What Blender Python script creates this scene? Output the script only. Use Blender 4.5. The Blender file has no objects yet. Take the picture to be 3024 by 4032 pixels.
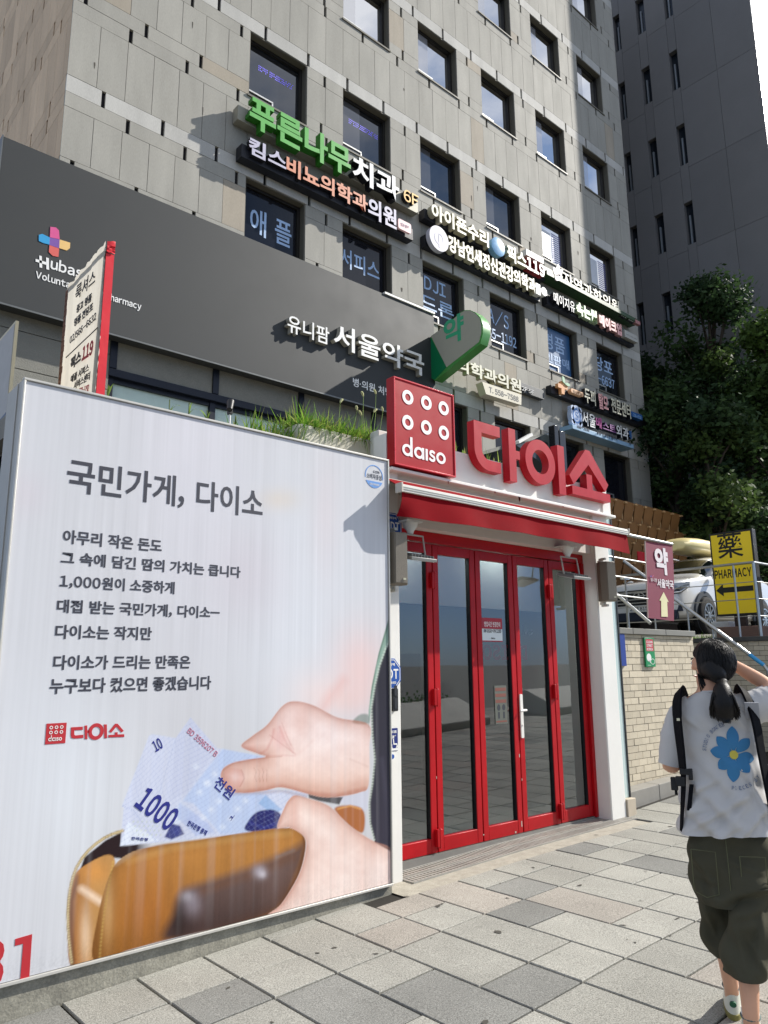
import bpy, bmesh, math, random
import numpy as np
from mathutils import Vector, Matrix
from mathutils.geometry import tessellate_polygon
from mathutils.bvhtree import BVHTree
random.seed(7); rng=np.random.default_rng(7)
SC=bpy.context.scene; COL=SC.collection
R=math.radians
# ---------------------------------------------------------------- camera
YAW,PIT,ROL,FPX,CAMH=R(48.8518),R(11.5804),R(-0.50185),2957.84,1.55
_f=Vector((math.cos(YAW),math.sin(YAW),0)); _r=Vector((math.sin(YAW),-math.cos(YAW),0))
_F=_f*math.cos(PIT)+Vector((0,0,math.sin(PIT))); _U=-_f*math.sin(PIT)+Vector((0,0,math.cos(PIT)))
_R=_r*math.cos(ROL)+_U*math.sin(ROL); _U=-_r*math.sin(ROL)+_U*math.cos(ROL)
O=Vector((0,0,CAMH))
cam=bpy.data.cameras.new('camera'); cam.sensor_fit='VERTICAL'; cam.sensor_height=36; cam.lens=FPX/4032*36
cam.clip_start=.05; cam.clip_end=2000
co=bpy.data.objects.new('camera',cam); COL.objects.link(co)
co.matrix_world=Matrix(((_R.x,_U.x,-_F.x,O.x),(_R.y,_U.y,-_F.y,O.y),(_R.z,_U.z,-_F.z,O.z),(0,0,0,1)))
SC.camera=co
# ---------------------------------------------------------------- light
SUN=Vector((2.74,-1,2.12)).normalized()
w=bpy.data.worlds.new('World'); SC.world=w; w.use_nodes=True
nt=w.node_tree; nt.nodes.clear()
wo=nt.nodes.new('ShaderNodeOutputWorld'); bg=nt.nodes.new('ShaderNodeBackground'); sky=nt.nodes.new('ShaderNodeTexSky')
sky.sky_type='NISHITA'; sky.sun_disc=False; sky.sun_elevation=math.asin(SUN.z); sky.sun_rotation=math.atan2(SUN.x,SUN.y)
sky.air_density=1.0; sky.dust_density=.1; sky.ozone_density=2.5
tc=nt.nodes.new('ShaderNodeTexCoord'); mp=nt.nodes.new('ShaderNodeMapping'); mp.inputs['Scale'].default_value=(1.6,1.6,4.0)
nz=nt.nodes.new('ShaderNodeTexNoise'); nz.inputs['Scale'].default_value=1.7; nz.inputs['Detail'].default_value=8; nz.inputs['Roughness'].default_value=.58
cr=nt.nodes.new('ShaderNodeValToRGB'); cr.color_ramp.elements[0].position=.40; cr.color_ramp.elements[1].position=.6
cr.color_ramp.elements[1].color=(.75,.75,.75,1)
mx=nt.nodes.new('ShaderNodeMix'); mx.data_type='RGBA'; mx.inputs['B'].default_value=(11,11,11.2,1)
nt.links.new(tc.outputs['Generated'],mp.inputs[0]); nt.links.new(mp.outputs[0],nz.inputs['Vector']); nt.links.new(nz.outputs['Fac'],cr.inputs[0])
sp=nt.nodes.new('ShaderNodeSeparateXYZ'); mr=nt.nodes.new('ShaderNodeMapRange'); mr.inputs[1].default_value=.10; mr.inputs[2].default_value=.32
ml=nt.nodes.new('ShaderNodeMath'); ml.operation='MULTIPLY'; tn=nt.nodes.new('ShaderNodeMix'); tn.data_type='RGBA'; tn.blend_type='MULTIPLY'; tn.inputs['Factor'].default_value=1; 
tg=nt.nodes.new('ShaderNodeMix'); tg.data_type='RGBA'; tg.inputs['A'].default_value=(.36,.5,.9,1); tg.inputs['B'].default_value=(.98,1,1.02,1); mr2=nt.nodes.new('ShaderNodeMapRange'); mr2.inputs[1].default_value=0; mr2.inputs[2].default_value=.35
nt.links.new(tc.outputs['Generated'],sp.inputs[0]); nt.links.new(sp.outputs['Z'],mr2.inputs[0]); nt.links.new(mr2.outputs[0],tg.inputs['Factor']); nt.links.new(tg.outputs['Result'],tn.inputs['B'])
nt.links.new(tc.outputs['Generated'],sp.inputs[0]); nt.links.new(sp.outputs['Z'],mr.inputs[0]); nt.links.new(mr.outputs[0],ml.inputs[0]); nt.links.new(cr.outputs[0],ml.inputs[1])
nt.links.new(sky.outputs[0],tn.inputs['A']); nt.links.new(ml.outputs[0],mx.inputs['Factor']); nt.links.new(tn.outputs['Result'],mx.inputs['A']); nt.links.new(mx.outputs['Result'],bg.inputs[0])
bg.inputs[1].default_value=.078; nt.links.new(bg.outputs[0],wo.inputs[0])
sl=bpy.data.lights.new('sun','SUN'); sl.energy=4.4; sl.angle=R(.53); sl.color=(1,.955,.88)
so=bpy.data.objects.new('sun',sl); COL.objects.link(so); so.rotation_euler=SUN.to_track_quat('Z','Y').to_euler(); so.location=(10,-10,30)
SC.view_settings.view_transform='Standard'; SC.view_settings.look='None'; SC.view_settings.exposure=.66; SC.view_settings.gamma=1
SC.cycles.max_bounces=6; SC.cycles.transparent_max_bounces=12; SC.cycles.caustics_reflective=False; SC.cycles.caustics_refractive=False
# ---------------------------------------------------------------- pixel -> place helpers (photo pixels, real planes)
def ray(px,py): return _F+_R*((px-1512)/FPX)-_U*((py-2016)/FPX)
def ony(px,py,y): d=ray(px,py); return O+d*(y/d.y)
def onx(px,py,x): d=ray(px,py); return O+d*(x/d.x)
class Crop:
    def __init__(s,ox,oy,k): s.o=(ox,oy); s.k=k
    def __call__(s,x,y): return (s.o[0]+x*s.k,s.o[1]+y*s.k)
K6=Crop(0,1700,.96444); K7=Crop(0,2700,.96444); K3=Crop(0,800,.96444); KS=Crop(1500,1450,.6028); K4=Crop(1500,700,.66305)
KG=Crop(900,300,.48222); KR=Crop(1700,1450,.51236); KB=Crop(200,900,.31646); KP=Crop(900,1400,.42194); KZ=Crop(1350,1780,.24111)
KC=Crop(2300,1900,.43641); KD=Crop(1500,2100,.66305); KF=Crop(2300,2080,.24111); KT=Crop(2400,0,.45217)
# ---------------------------------------------------------------- materials
def lin(h):
    h=h.lstrip('#'); c=[int(h[i:i+2],16)/255 for i in (0,2,4)]
    return tuple(x/12.92 if x<=.04045 else ((x+.055)/1.055)**2.4 for x in c)
def mul(c,k): return tuple(min(1,x*k) for x in c)
MATS={}
def mat(name,c,rough=.6,metal=0,var=.12,vs=6,bump=0,bs=40,attr=None,spec=.5,emit=None,coat=0,alpha=1,trans=0,ior=1.45,grain=0,gs=300,stretch=None,rvar=.1):
    if name in MATS: return MATS[name]
    m=bpy.data.materials.new(name); m.use_nodes=True; n=m.node_tree; L=n.links
    b=n.nodes['Principled BSDF']
    if isinstance(c,str): c=lin(c)
    tcn=n.nodes.new('ShaderNodeTexCoord'); vec=tcn.outputs['Object']
    if stretch:
        mpn=n.nodes.new('ShaderNodeMapping'); mpn.inputs['Scale'].default_value=stretch; L.new(vec,mpn.inputs[0]); vec=mpn.outputs[0]
    base=None
    if attr:
        a=n.nodes.new('ShaderNodeAttribute'); a.attribute_name=attr; base=a.outputs['Color']
    def noise(scale,det=5):
        t=n.nodes.new('ShaderNodeTexNoise'); t.inputs['Scale'].default_value=scale; t.inputs['Detail'].default_value=det; t.inputs['Roughness'].default_value=.6; L.new(vec,t.inputs['Vector']); return t.outputs['Fac']
    def modulate(col,fac,amt):
        # col * (1 + amt*(fac-.5)*2.4)
        ma=n.nodes.new('ShaderNodeMath'); ma.operation='MULTIPLY_ADD'; ma.inputs[1].default_value=2.4*amt; ma.inputs[2].default_value=1-1.2*amt; L.new(fac,ma.inputs[0])
        vm=n.nodes.new('ShaderNodeVectorMath'); vm.operation='SCALE'
        if isinstance(col,tuple): vm.inputs[0].default_value=col
        else: L.new(col,vm.inputs[0])
        L.new(ma.outputs[0],vm.inputs['Scale']); return vm.outputs[0]
    cur=base if base is not None else tuple(c)
    if var: cur=modulate(cur,noise(vs),var)
    if grain: cur=modulate(cur,noise(gs,2),grain)
    if isinstance(cur,tuple): b.inputs['Base Color'].default_value=(*cur,1)
    else: L.new(cur,b.inputs['Base Color'])
    b.inputs['Metallic'].default_value=metal; b.inputs['Specular IOR Level'].default_value=spec; b.inputs['IOR'].default_value=ior
    b.inputs['Coat Weight'].default_value=coat; b.inputs['Alpha'].default_value=alpha; b.inputs['Transmission Weight'].default_value=trans
    if rvar:
        mr=n.nodes.new('ShaderNodeMath'); mr.operation='MULTIPLY_ADD'; mr.inputs[1].default_value=rvar*2; mr.inputs[2].default_value=rough-rvar; mr.use_clamp=True
        L.new(noise(vs*1.7,3),mr.inputs[0]); L.new(mr.outputs[0],b.inputs['Roughness'])
    else: b.inputs['Roughness'].default_value=rough
    if bump:
        bp=n.nodes.new('ShaderNodeBump'); bp.inputs['Strength'].default_value=bump; bp.inputs['Distance'].default_value=.01; L.new(noise(bs,4),bp.inputs['Height']); L.new(bp.outputs[0],b.inputs['Normal'])
    if emit:
        b.inputs['Emission Color'].default_value=(*(lin(emit[0]) if isinstance(emit[0],str) else emit[0]),1); b.inputs['Emission Strength'].default_value=emit[1]
    MATS[name]=m; return m
def glass_mat(name,tint=(.55,.6,.6),refl=.3):
    if name in MATS: return MATS[name]
    m=bpy.data.materials.new(name); m.use_nodes=True; n=m.node_tree; n.nodes.clear(); L=n.links
    o=n.nodes.new('ShaderNodeOutputMaterial'); ms=n.nodes.new('ShaderNodeMixShader'); t=n.nodes.new('ShaderNodeBsdfTransparent'); g=n.nodes.new('ShaderNodeBsdfGlossy')
    t.inputs[0].default_value=(*tint,1); g.inputs['Color'].default_value=(.93,.96,1,1); g.inputs['Roughness'].default_value=.012
    lw=n.nodes.new('ShaderNodeFresnel'); lw.inputs[0].default_value=1.6
    ma=n.nodes.new('ShaderNodeMath'); ma.operation='ADD'; ma.use_clamp=True; ma.inputs[1].default_value=refl; L.new(lw.outputs[0],ma.inputs[0])
    L.new(ma.outputs[0],ms.inputs[0]); L.new(t.outputs[0],ms.inputs[1]); L.new(g.outputs[0],ms.inputs[2]); L.new(ms.outputs[0],o.inputs[0])
    tcn=n.nodes.new('ShaderNodeTexCoord'); nzn=n.nodes.new('ShaderNodeTexNoise'); nzn.inputs['Scale'].default_value=1.3; nzn.inputs['Detail'].default_value=1
    bp=n.nodes.new('ShaderNodeBump'); bp.inputs['Strength'].default_value=.05; bp.inputs['Distance'].default_value=.02
    L.new(tcn.outputs['Object'],nzn.inputs['Vector']); L.new(nzn.outputs['Fac'],bp.inputs['Height']); L.new(bp.outputs[0],g.inputs['Normal'])
    MATS[name]=m; return m
# ---------------------------------------------------------------- mesh builder
class MB:
    def __init__(s): s.v=[]; s.f=[]; s.c=[]; s.mi=[]; s.cur=0
    def face(s,pts,col=None):
        i=len(s.v); s.v+= [tuple(p) for p in pts]; s.f.append(tuple(range(i,i+len(pts)))); s.c.append(col); s.mi.append(s.cur)
    def mesh(s,verts,faces,col=None):
        i=len(s.v); s.v+=[tuple(p) for p in verts]
        for f in faces: s.f.append(tuple(i+k for k in f)); s.c.append(col); s.mi.append(s.cur)
    def box(s,x0,x1,y0,y1,z0,z1,col=None):
        v=[(x,y,z) for x in (x0,x1) for y in (y0,y1) for z in (z0,z1)]
        s.mesh(v,[(0,1,3,2),(4,6,7,5),(0,4,5,1),(2,3,7,6),(0,2,6,4),(1,5,7,3)],col); return s
    def obox(s,c,ax,ay,az,hx,hy,hz,col=None):
        c,ax,ay,az=Vector(c),Vector(ax).normalized(),Vector(ay).normalized(),Vector(az).normalized()
        v=[c+ax*hx*i+ay*hy*j+az*hz*k for i in (-1,1) for j in (-1,1) for k in (-1,1)]
        s.mesh(v,[(0,1,3,2),(4,6,7,5),(0,4,5,1),(2,3,7,6),(0,2,6,4),(1,5,7,3)],col); return s
    def prism(s,loops,o,u,v,n,depth,col=None,back=True):
        # loops: outer + holes in 2d; o+u*a+v*b ; front at +n*depth
        o,u,v,n=Vector(o),Vector(u),Vector(v),Vector(n)
        if not isinstance(loops[0][0],(tuple,list)): loops=[loops]
        flat=[p for l in loops for p in l]
        tris=tessellate_polygon([[Vector((p[0],p[1],0)) for p in l] for l in loops])
        P=lambda p,d:o+u*p[0]+v*p[1]+n*d
        def orient(t):
            a,b,c=(flat[k] for k in t)
            return t if (b[0]-a[0])*(c[1]-a[1])-(b[1]-a[1])*(c[0]-a[0])>0 else t[::-1]
        tris=[orient(tuple(t)) for t in tris]
        s.mesh([P(p,depth) for p in flat],tris,col)
        if depth and back:
            s.mesh([P(p,0) for p in flat],[t[::-1] for t in tris],col)
        if depth:
            for li,l in enumerate(loops):
                ar=sum(l[i][0]*l[(i+1)%len(l)][1]-l[(i+1)%len(l)][0]*l[i][1] for i in range(len(l)))
                if (ar<0)!=(li>0): l=l[::-1]
                m=len(l); V=[P(p,0) for p in l]+[P(p,depth) for p in l]
                s.mesh(V,[(i,(i+1)%m,m+(i+1)%m,m+i) for i in range(m)],col)
        return s
    def tube(s,pts,r,n=8,col=None,caps=True):
        pts=[Vector(p) for p in pts]; rs=r if isinstance(r,(list,tuple)) else [r]*len(pts)
        rings=[]; pa=None
        for i,p in enumerate(pts):
            t=(pts[min(i+1,len(pts)-1)]-pts[max(i-1,0)]).normalized()
            if pa is None: pa=t.orthogonal().normalized()
            pa=(pa-t*pa.dot(t)).normalized(); pb=t.cross(pa)
            rings.append([p+(pa*math.cos(a)+pb*math.sin(a))*rs[i] for a in [2*math.pi*k/n for k in range(n)]])
        V=[q for g in rings for q in g]; F=[(i*n+k,i*n+(k+1)%n,(i+1)*n+(k+1)%n,(i+1)*n+k) for i in range(len(pts)-1) for k in range(n)]
        if caps: F+=[tuple(range(n))[::-1],tuple((len(pts)-1)*n+k for k in range(n))]
        s.mesh(V,F,col); return s
    def rings(s,rings,col=None,caps=True):
        n=len(rings[0]); V=[q for g in rings for q in g]; F=[(i*n+k,i*n+(k+1)%n,(i+1)*n+(k+1)%n,(i+1)*n+k) for i in range(len(rings)-1) for k in range(n)]
        if caps: F+=[tuple(range(n))[::-1],tuple((len(rings)-1)*n+k for k in range(n))]
        s.mesh(V,F,col); return s
    def ell(s,c,rx,ry,rz,n=16,m=10,col=None,M=None):
        c=Vector(c); V=[];F=[]
        for i in range(m+1):
            th=math.pi*i/m
            for k in range(n):
                a=2*math.pi*k/n; p=Vector((rx*math.sin(th)*math.cos(a),ry*math.sin(th)*math.sin(a),rz*math.cos(th)))
                if M: p=M@p
                V.append(c+p)
        for i in range(m):
            for k in range(n): F.append((i*n+k,(i+1)*n+k,(i+1)*n+(k+1)%n,i*n+(k+1)%n))
        s.mesh(V,F,col); return s
    def text(s,t,o,u,v,n,wd,ht,depth=.0,bold=0,col=None,rot=0):
        V,F=glyphs(t,bold); V=np.array(V); lo=V.min(0); hi=V.max(0); sz=hi-lo; sz[sz==0]=1
        o,u,v,n=Vector(o),Vector(u),Vector(v),Vector(n)
        if rot: u,v=u*math.cos(rot)+v*math.sin(rot), v*math.cos(rot)-u*math.sin(rot)
        q=(V-lo)/sz
        s.mesh([o+u*(a*wd)+v*(b*ht)+n*(c*depth) for a,b,c in q],F,col); return s
_G={}
def glyphs(t,bold=0):
    k=(t,bold)
    if k in _G: return _G[k]
    if len(t)==1:
        ch=chr(ord(t)+0xFEE0) if 33<=ord(t)<=126 else t   # wide forms share the sans face of the Korean letters
        cu=bpy.data.curves.new('t','FONT'); cu.body=ch; cu.extrude=.02; cu.offset=bold; cu.resolution_u=3
        o=bpy.data.objects.new('t',cu); COL.objects.link(o)
        me=bpy.data.meshes.new_from_object(o.evaluated_get(bpy.context.evaluated_depsgraph_get()))
        V=[tuple(p.co) for p in me.vertices]; F=[tuple(p.vertices) for p in me.polygons]
        bpy.data.objects.remove(o); bpy.data.curves.remove(cu); bpy.data.meshes.remove(me)
    else:
        V=[];F=[];x=0
        for c in t:
            if c==' ': x+=.3; continue
            v,f=glyphs(c,bold); lo=min(p[0] for p in v); hi=max(p[0] for p in v); asc=ord(c)<0x250
            i=len(V); dx=x-lo if asc else x
            V+=[(p[0]+dx,p[1],p[2]) for p in v]; F+=[tuple(q+i for q in g) for g in f]; x+=(hi-lo+.085) if asc else .93
    _G[k]=(V,F); return _G[k]
X,Y,Z=Vector((1,0,0)),Vector((0,1,0)),Vector((0,0,1)); NY=-Y; NX=-X
def fit(mb,t,K,x0,y0,x1,y1,yp,depth,bold=0,col=None):
    """text standing on a wall y=yp, its box given by two photo points"""
    x,z,w_,h=solve(t,K,x0,y0,x1,y1,yp,bold)
    mb.text(t,(x,yp,z),X,Z,NY,w_,h,depth,bold,col)
def solve(t,K,x0,y0,x1,y1,yp,bold=0):
    """x, z, width, height of a line of text on the wall y=yp whose first letter starts at (x0,y0 top) and last ends at (x1,y1 bottom)"""
    V=np.array(glyphs(t,bold)[0])[:,:2]; lo=V.min(0); q=(V-lo)/(V.max(0)-lo)
    first=q[:,0]<1/max(1,len(t)); last=q[:,0]>1-(2.4 if t[-1] in '-.,' else 1)/max(1,len(t))
    A=K(x0,y0); B=K(x1,y1); a=ony(*A,yp); b=ony(*B,yp); xa,xb,za,zb=a.x,b.x,b.z,a.z
    for it in range(9):
        P=np.stack([xa+(xb-xa)*q[:,0],np.full(len(q),yp),za+(zb-za)*q[:,1]],1); px,py=proj_np(P)
        s1=np.linalg.norm(P[first].mean(0)-np.array(O))/FPX; s2=np.linalg.norm(P[last].mean(0)-np.array(O))/FPX
        zb+=(py[first].min()-A[1])*s1; za-=(B[1]-py[last].max())*s2
        xa+=(A[0]-px[first].min())*s1*1.3; xb+=(B[0]-px[last].max())*s2*1.3
    return xa,za,xb-xa,zb-za
def proj_np(Pn):
    d=Pn-np.array(O); x=d@np.array(_R); y=d@np.array(_U); z=d@np.array(_F)
    return 1512+FPX*x/z, 2016-FPX*y/z
# ---------------------------------------------------------------- objects
def origin_of(o):
    p=Vector((0,0,0))
    while o: p+=o.location; o=o.parent
    return p
def obj(name,mb,mats,parent=None,loc=None,bevel=0,smooth=True,ang=38,seg=2,weld=False):
    me=bpy.data.meshes.new(name); base=Vector((0,0,0))
    if parent: base=origin_of(parent)
    elif loc is not None: base=Vector(loc)
    V=[(a[0]-base.x,a[1]-base.y,a[2]-base.z) for a in mb.v]
    me.from_pydata(V,[],mb.f)
    for m in (mats if isinstance(mats,(list,tuple)) else [mats]): me.materials.append(m)
    if any(mb.mi): me.polygons.foreach_set('material_index',mb.mi)
    if any(c is not None for c in mb.c):
        at=me.color_attributes.new('Col','FLOAT_COLOR','CORNER'); arr=np.ones((len(me.loops),4),np.float32); i=0
        for f,c in zip(mb.f,mb.c):
            if c is not None: arr[i:i+len(f),:3]=c[:3]
            i+=len(f)
        at.data.foreach_set('color',arr.ravel())
    if weld:
        bm=bmesh.new(); bm.from_mesh(me); bmesh.ops.remove_doubles(bm,verts=bm.verts,dist=1e-5); bm.to_mesh(me); bm.free()
    me.update()
    if smooth:
        me.polygons.foreach_set('use_smooth',[True]*len(me.polygons)); me.set_sharp_from_angle(angle=R(ang))
    o=bpy.data.objects.new(name,me); COL.objects.link(o)
    if parent: o.parent=parent
    else: o.location=base
    if bevel:
        b=o.modifiers.new('bevel','BEVEL'); b.width=bevel; b.segments=seg; b.limit_method='ANGLE'; b.angle_limit=R(40)
    return o
def tag(o,label,cat,group=None):
    o['label']=label; o['category']=cat
    if group: o['group']=group
    return o
def thing(name,loc,label,cat,group=None):
    o=bpy.data.objects.new(name,None); COL.objects.link(o); o.location=loc; o.empty_display_size=.2
    return tag(o,label,cat,group)
def solo(name,mb,m,label,cat,group=None,**kw):
    a=np.array(mb.v); lo=a.min(0); hi=a.max(0)
    return tag(obj(name,mb,m,None,((lo[0]+hi[0])/2,(lo[1]+hi[1])/2,lo[2]),**kw),label,cat,group)
def struct(name,mb,m,**kw):
    o=obj(name,mb,m,**kw); o['kind']='structure'; return o
def stuff(name,mb,m,parent=None,**kw):
    o=obj(name,mb,m,parent,**kw); o['kind']='stuff'; return o
def dup(root,loc,rz=0,label=None):
    def rec(o,par):
        c=o.copy(); COL.objects.link(c)
        if par: c.parent=par
        for ch in o.children: rec(ch,c)
        return c
    kids=list(root.children); c=root.copy(); COL.objects.link(c); c.location=loc; c.rotation_euler=(0,0,rz)
    for ch in kids: rec(ch,c)
    if label: c['label']=label
    return c
def circ(cx,cy,r,n=32,r2=None,a0=0,a1=2*math.pi):
    r2=r if r2 is None else r2
    full=abs(a1-a0-2*math.pi)<1e-6
    return [(cx+r*math.cos(a0+(a1-a0)*i/(n if full else n-1)),cy+r2*math.sin(a0+(a1-a0)*i/(n if full else n-1))) for i in range(n)]
def rrect(x0,y0,x1,y1,r,n=5):
    P=[]
    for cx,cy,a in ((x1-r,y1-r,0),(x0+r,y1-r,90),(x0+r,y0+r,180),(x1-r,y0+r,270)):
        P+=[(cx+r*math.cos(R(a+90*i/n)),cy+r*math.sin(R(a+90*i/n))) for i in range(n+1)]
    return P
def zg(x):
    xs=[-30,-5,0,1.33,4,5.5,7.4,8.6,10,14,20,60]; zs=[-1.6,-.5,-.26,-.197,-.075,-.035,-.015,.05,.13,.3,.5,1.5]
    return float(np.interp(x,xs,zs))
WHITE=mat('white_paint','#e9e8e4',.5,var=.05,vs=3,bump=.05,bs=25)
STEEL=mat('brushed_steel','#b9bab8',.32,1,var=.08,vs=20)
BLACK=mat('black_metal','#141518',.45,var=.15)
DARKFR=mat('dark_window_frame','#24262b',.4,metal=.3,var=.1)
RED=mat('red_gloss_paint','#a80f1b',.4,var=.06,vs=4,spec=.3)
# ================================================================ ground
def tone(c,k): return tuple(min(1,max(0,x*k)) for x in c)
PAVE=mat('granite_paving',(.4,.38,.34),.8,var=.26,vs=1.6,attr='Col',bump=.35,bs=160,grain=.85,gs=130,spec=.3)
JOINT=mat('dark_joint_sand','#2b2823',.95,var=.3,vs=30)
mb=MB()
def slab(x0,x1,y0,y1):
    g=.0075; x0+=g;x1-=g;y0+=g;y1-=g
    dz=random.uniform(-.002,.002); t=random.random()
    if t<.15: c=tone((.215,.214,.197),random.uniform(.88,1.12))
    elif t<.27: c=tone((.325,.30,.262),random.uniform(.9,1.06))
    else: c=tone((.325,.318,.282),random.uniform(.88,1.1))
    z=lambda x:zg(x)+dz
    b=.004
    T=[(x0+b,y0+b,z(x0)),(x1-b,y0+b,z(x1)),(x1-b,y1-b,z(x1)),(x0+b,y1-b,z(x0))]
    B=[(x0,y0,z(x0)-b),(x1,y0,z(x1)-b),(x1,y1,z(x1)-b),(x0,y1,z(x0)-b)]
    D=[(p[0],p[1],p[2]-.03) for p in B]
    mb.mesh(T+B+D,[(0,1,2,3),(0,4,5,1),(1,5,6,2),(2,6,7,3),(3,7,4,0),(4,8,9,5),(5,9,10,6),(6,10,11,7),(7,11,8,4)],c)
PY1=4.32
for i in range(-14,40):
    x0=3.655+.4115*i; x1=x0+.4115
    split=[.36,.69][(i*7+i//3)%2] if i%5 else .36
    k=-8
    while True:
        ya=3.675+1.05*k; 
        if ya>4.6: break
        for a,b_ in ((ya,ya+split),(ya+split,ya+1.05)):
            top=4.47 if x0<3.6 else PY1 if x0<7.3 else 4.72
            b2=min(b_,top)
            if b2-a>.05 and b2>a: slab(x0,x1,a,b2)
        k+=1
struct('pavement',mb,PAVE,smooth=False)
mb=MB()
for i,(px_,py_) in enumerate(((1725,3552),(1740,3545),(2282,3488),(1908,3962),(1540,4000),(1515,4010),(1480,3710),(1600,3515),(1960,3650),(2640,3270),(700,3960),(900,3810),(2500,3700),(1250,3700),(2100,3420),(2350,3300))):
    d=ray(px_,py_); p=O+d*((-.05-CAMH)/d.z); r=random.uniform(.012,.03); n=11; a0=random.uniform(0,6)
    el=random.uniform(.4,1); pts=[]
    for k in range(n):
        a=6.283*k/n; rr=r*random.uniform(.6,1.2); x_,y_=rr*math.cos(a),rr*el*math.sin(a); x_,y_=p.x+x_*math.cos(a0)-y_*math.sin(a0),p.y+x_*math.sin(a0)+y_*math.cos(a0); pts.append((x_,y_,zg(x_)+.0035))
    mb.face(pts)
rs9=random.Random(11)
for i in range(70):
    x0=rs9.uniform(1.2,8.5); y0=rs9.uniform(1.2,4.25); r=rs9.choice((.005,.007,.009,.012,.018)); el=rs9.uniform(.35,1); a0=rs9.uniform(0,6); n=9; pts=[]
    for k in range(n):
        a=6.283*k/n; rr=r*rs9.uniform(.55,1.25); x_,y_=rr*math.cos(a)*(1 if i%4 else 2.2),rr*el*math.sin(a); x_,y_=x0+x_*math.cos(a0)-y_*math.sin(a0),y0+x_*math.sin(a0)+y_*math.cos(a0); pts.append((x_,y_,zg(x_)+.0032))
    mb.face(pts)
struct('pavement_stains',mb,mat('dark_gum_stain','#4a4740',.8,var=.3,vs=40),smooth=False)
mb=MB(); xs=[-30,-12,-5,0,1.33,4,5.5,7.4,8.6,10,14,20,60]
for a,b in zip(xs,xs[1:]): mb.face([(a,-4.6,zg(a)-.014),(b,-4.6,zg(b)-.014),(b,5.2,zg(b)-.014),(a,5.2,zg(a)-.014)])
struct('pavement_bed',mb,JOINT,smooth=False)
ASPH=mat('asphalt','#5c5b58',.9,var=.2,vs=2,grain=.3,gs=120)
mb=MB()
for a,b in zip([-400]+xs,xs+[600]):
    za=zg(a); zb=zg(b)
    mb.face([(a,-300,za-.16),(b,-300,zb-.16),(b,-4.6,zb-.16),(a,-4.6,za-.16)])
    mb.face([(a,5.2,za-.05),(b,5.2,zb-.05),(b,300,zb-.05),(a,300,za-.05)])
struct('road',mb,ASPH,smooth=False)
mb=MB()
for a,b in zip(xs,xs[1:]):
    V=[(x,y,zg(x)+d) for x in (a,b) for y in (-4.75,-4.6) for d in (-.2,0)]
    mb.mesh(V,[(0,1,3,2),(4,6,7,5),(0,4,5,1),(2,3,7,6),(0,2,6,4),(1,5,7,3)])
struct('road_kerb',mb,mat('kerb_granite','#8d8a83',.8,var=.15,grain=.3))
# mortar strip and door drain
MORT=mat('rough_mortar','#a39d90',.95,var=.3,vs=14,bump=.6,bs=70,grain=.3,gs=150)
mb=MB()
for a,b in ((3.95,5.5),(5.5,7.3)): mb.face([(a,4.31,zg(a)-.004),(b,4.31,zg(b)-.004),(b,4.86,zg(b)-.004),(a,4.86,zg(a)-.004)])
struct('mortar_strip',mb,MORT,smooth=False)
# ================================================================ office building
YB=12.0; X0,X1=3.29,21.84
CLAD=mat('stone_cladding',(.3,.3,.28),.75,var=.22,vs=1.1,attr='Col',bump=.12,bs=30,grain=.16,gs=40,spec=.3,stretch=(2.2,2.2,.45))
BACK=mat('dark_cavity','#17161b',.9)
REV=mat('reveal_metal','#6b675c',.55,var=.08,bump=0)
WGL=mat('window_glass',(.01,.012,.016),.02,var=0,rvar=0,spec=1,ior=3.6,coat=1); WGB=mat('window_glass_with_blind',(.34,.34,.36),.02,var=.05,rvar=0,spec=1,ior=2.4,coat=1); WGM2=mat('muted_glass_with_blind',(.09,.09,.095),.03,var=.05,rvar=0,spec=.9,ior=1.7); WGM=mat('muted_reflection_glass',(.01,.012,.016),.03,var=0,rvar=0,spec=.9,ior=1.7); WGF=mat('dim_reflection_glass',(.012,.013,.018),.06,var=0,rvar=0,spec=.4,ior=1.5)  # weaker gloss on lower rows imitates dark buildings mirrored in the glass
office=thing('office_building',(12.5,21,3),'tall grey office block clad in stone panels behind the shop','building')
def band(mb,y,x0,x1,z0,z1,cuts,gap,base,vary=.055,warm=.06):
    xsn=[x0]+[c for c in sorted(cuts) if x0+.08<c<x1-.08]+[x1]
    for a,b in zip(xsn,xsn[1:]):
        k=random.uniform(1-vary,1+vary); c=tone(base,k)
        if random.random()<warm: c=(c[0]*1.02,c[1]*.93,c[2]*.84)
        dy=random.uniform(-.002,.002)
        mb.box(a+gap/2 if a!=x0 else a+.003,b-gap/2 if b!=x1 else b-.003,y+dy,y+.05,z0+.004,z1-.004,c)
G1=(.365,.352,.31); G2=(.49,.48,.445)
WX=[6.85+2.48*i for i in range(6)]; WW=1.47
def wins_in(x0,x1): return [(a,a+WW) for a in WX if a>=x0-.01 and a+WW<=x1+.01]
clad=MB(); backing=MB()
win_list=[]
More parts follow.
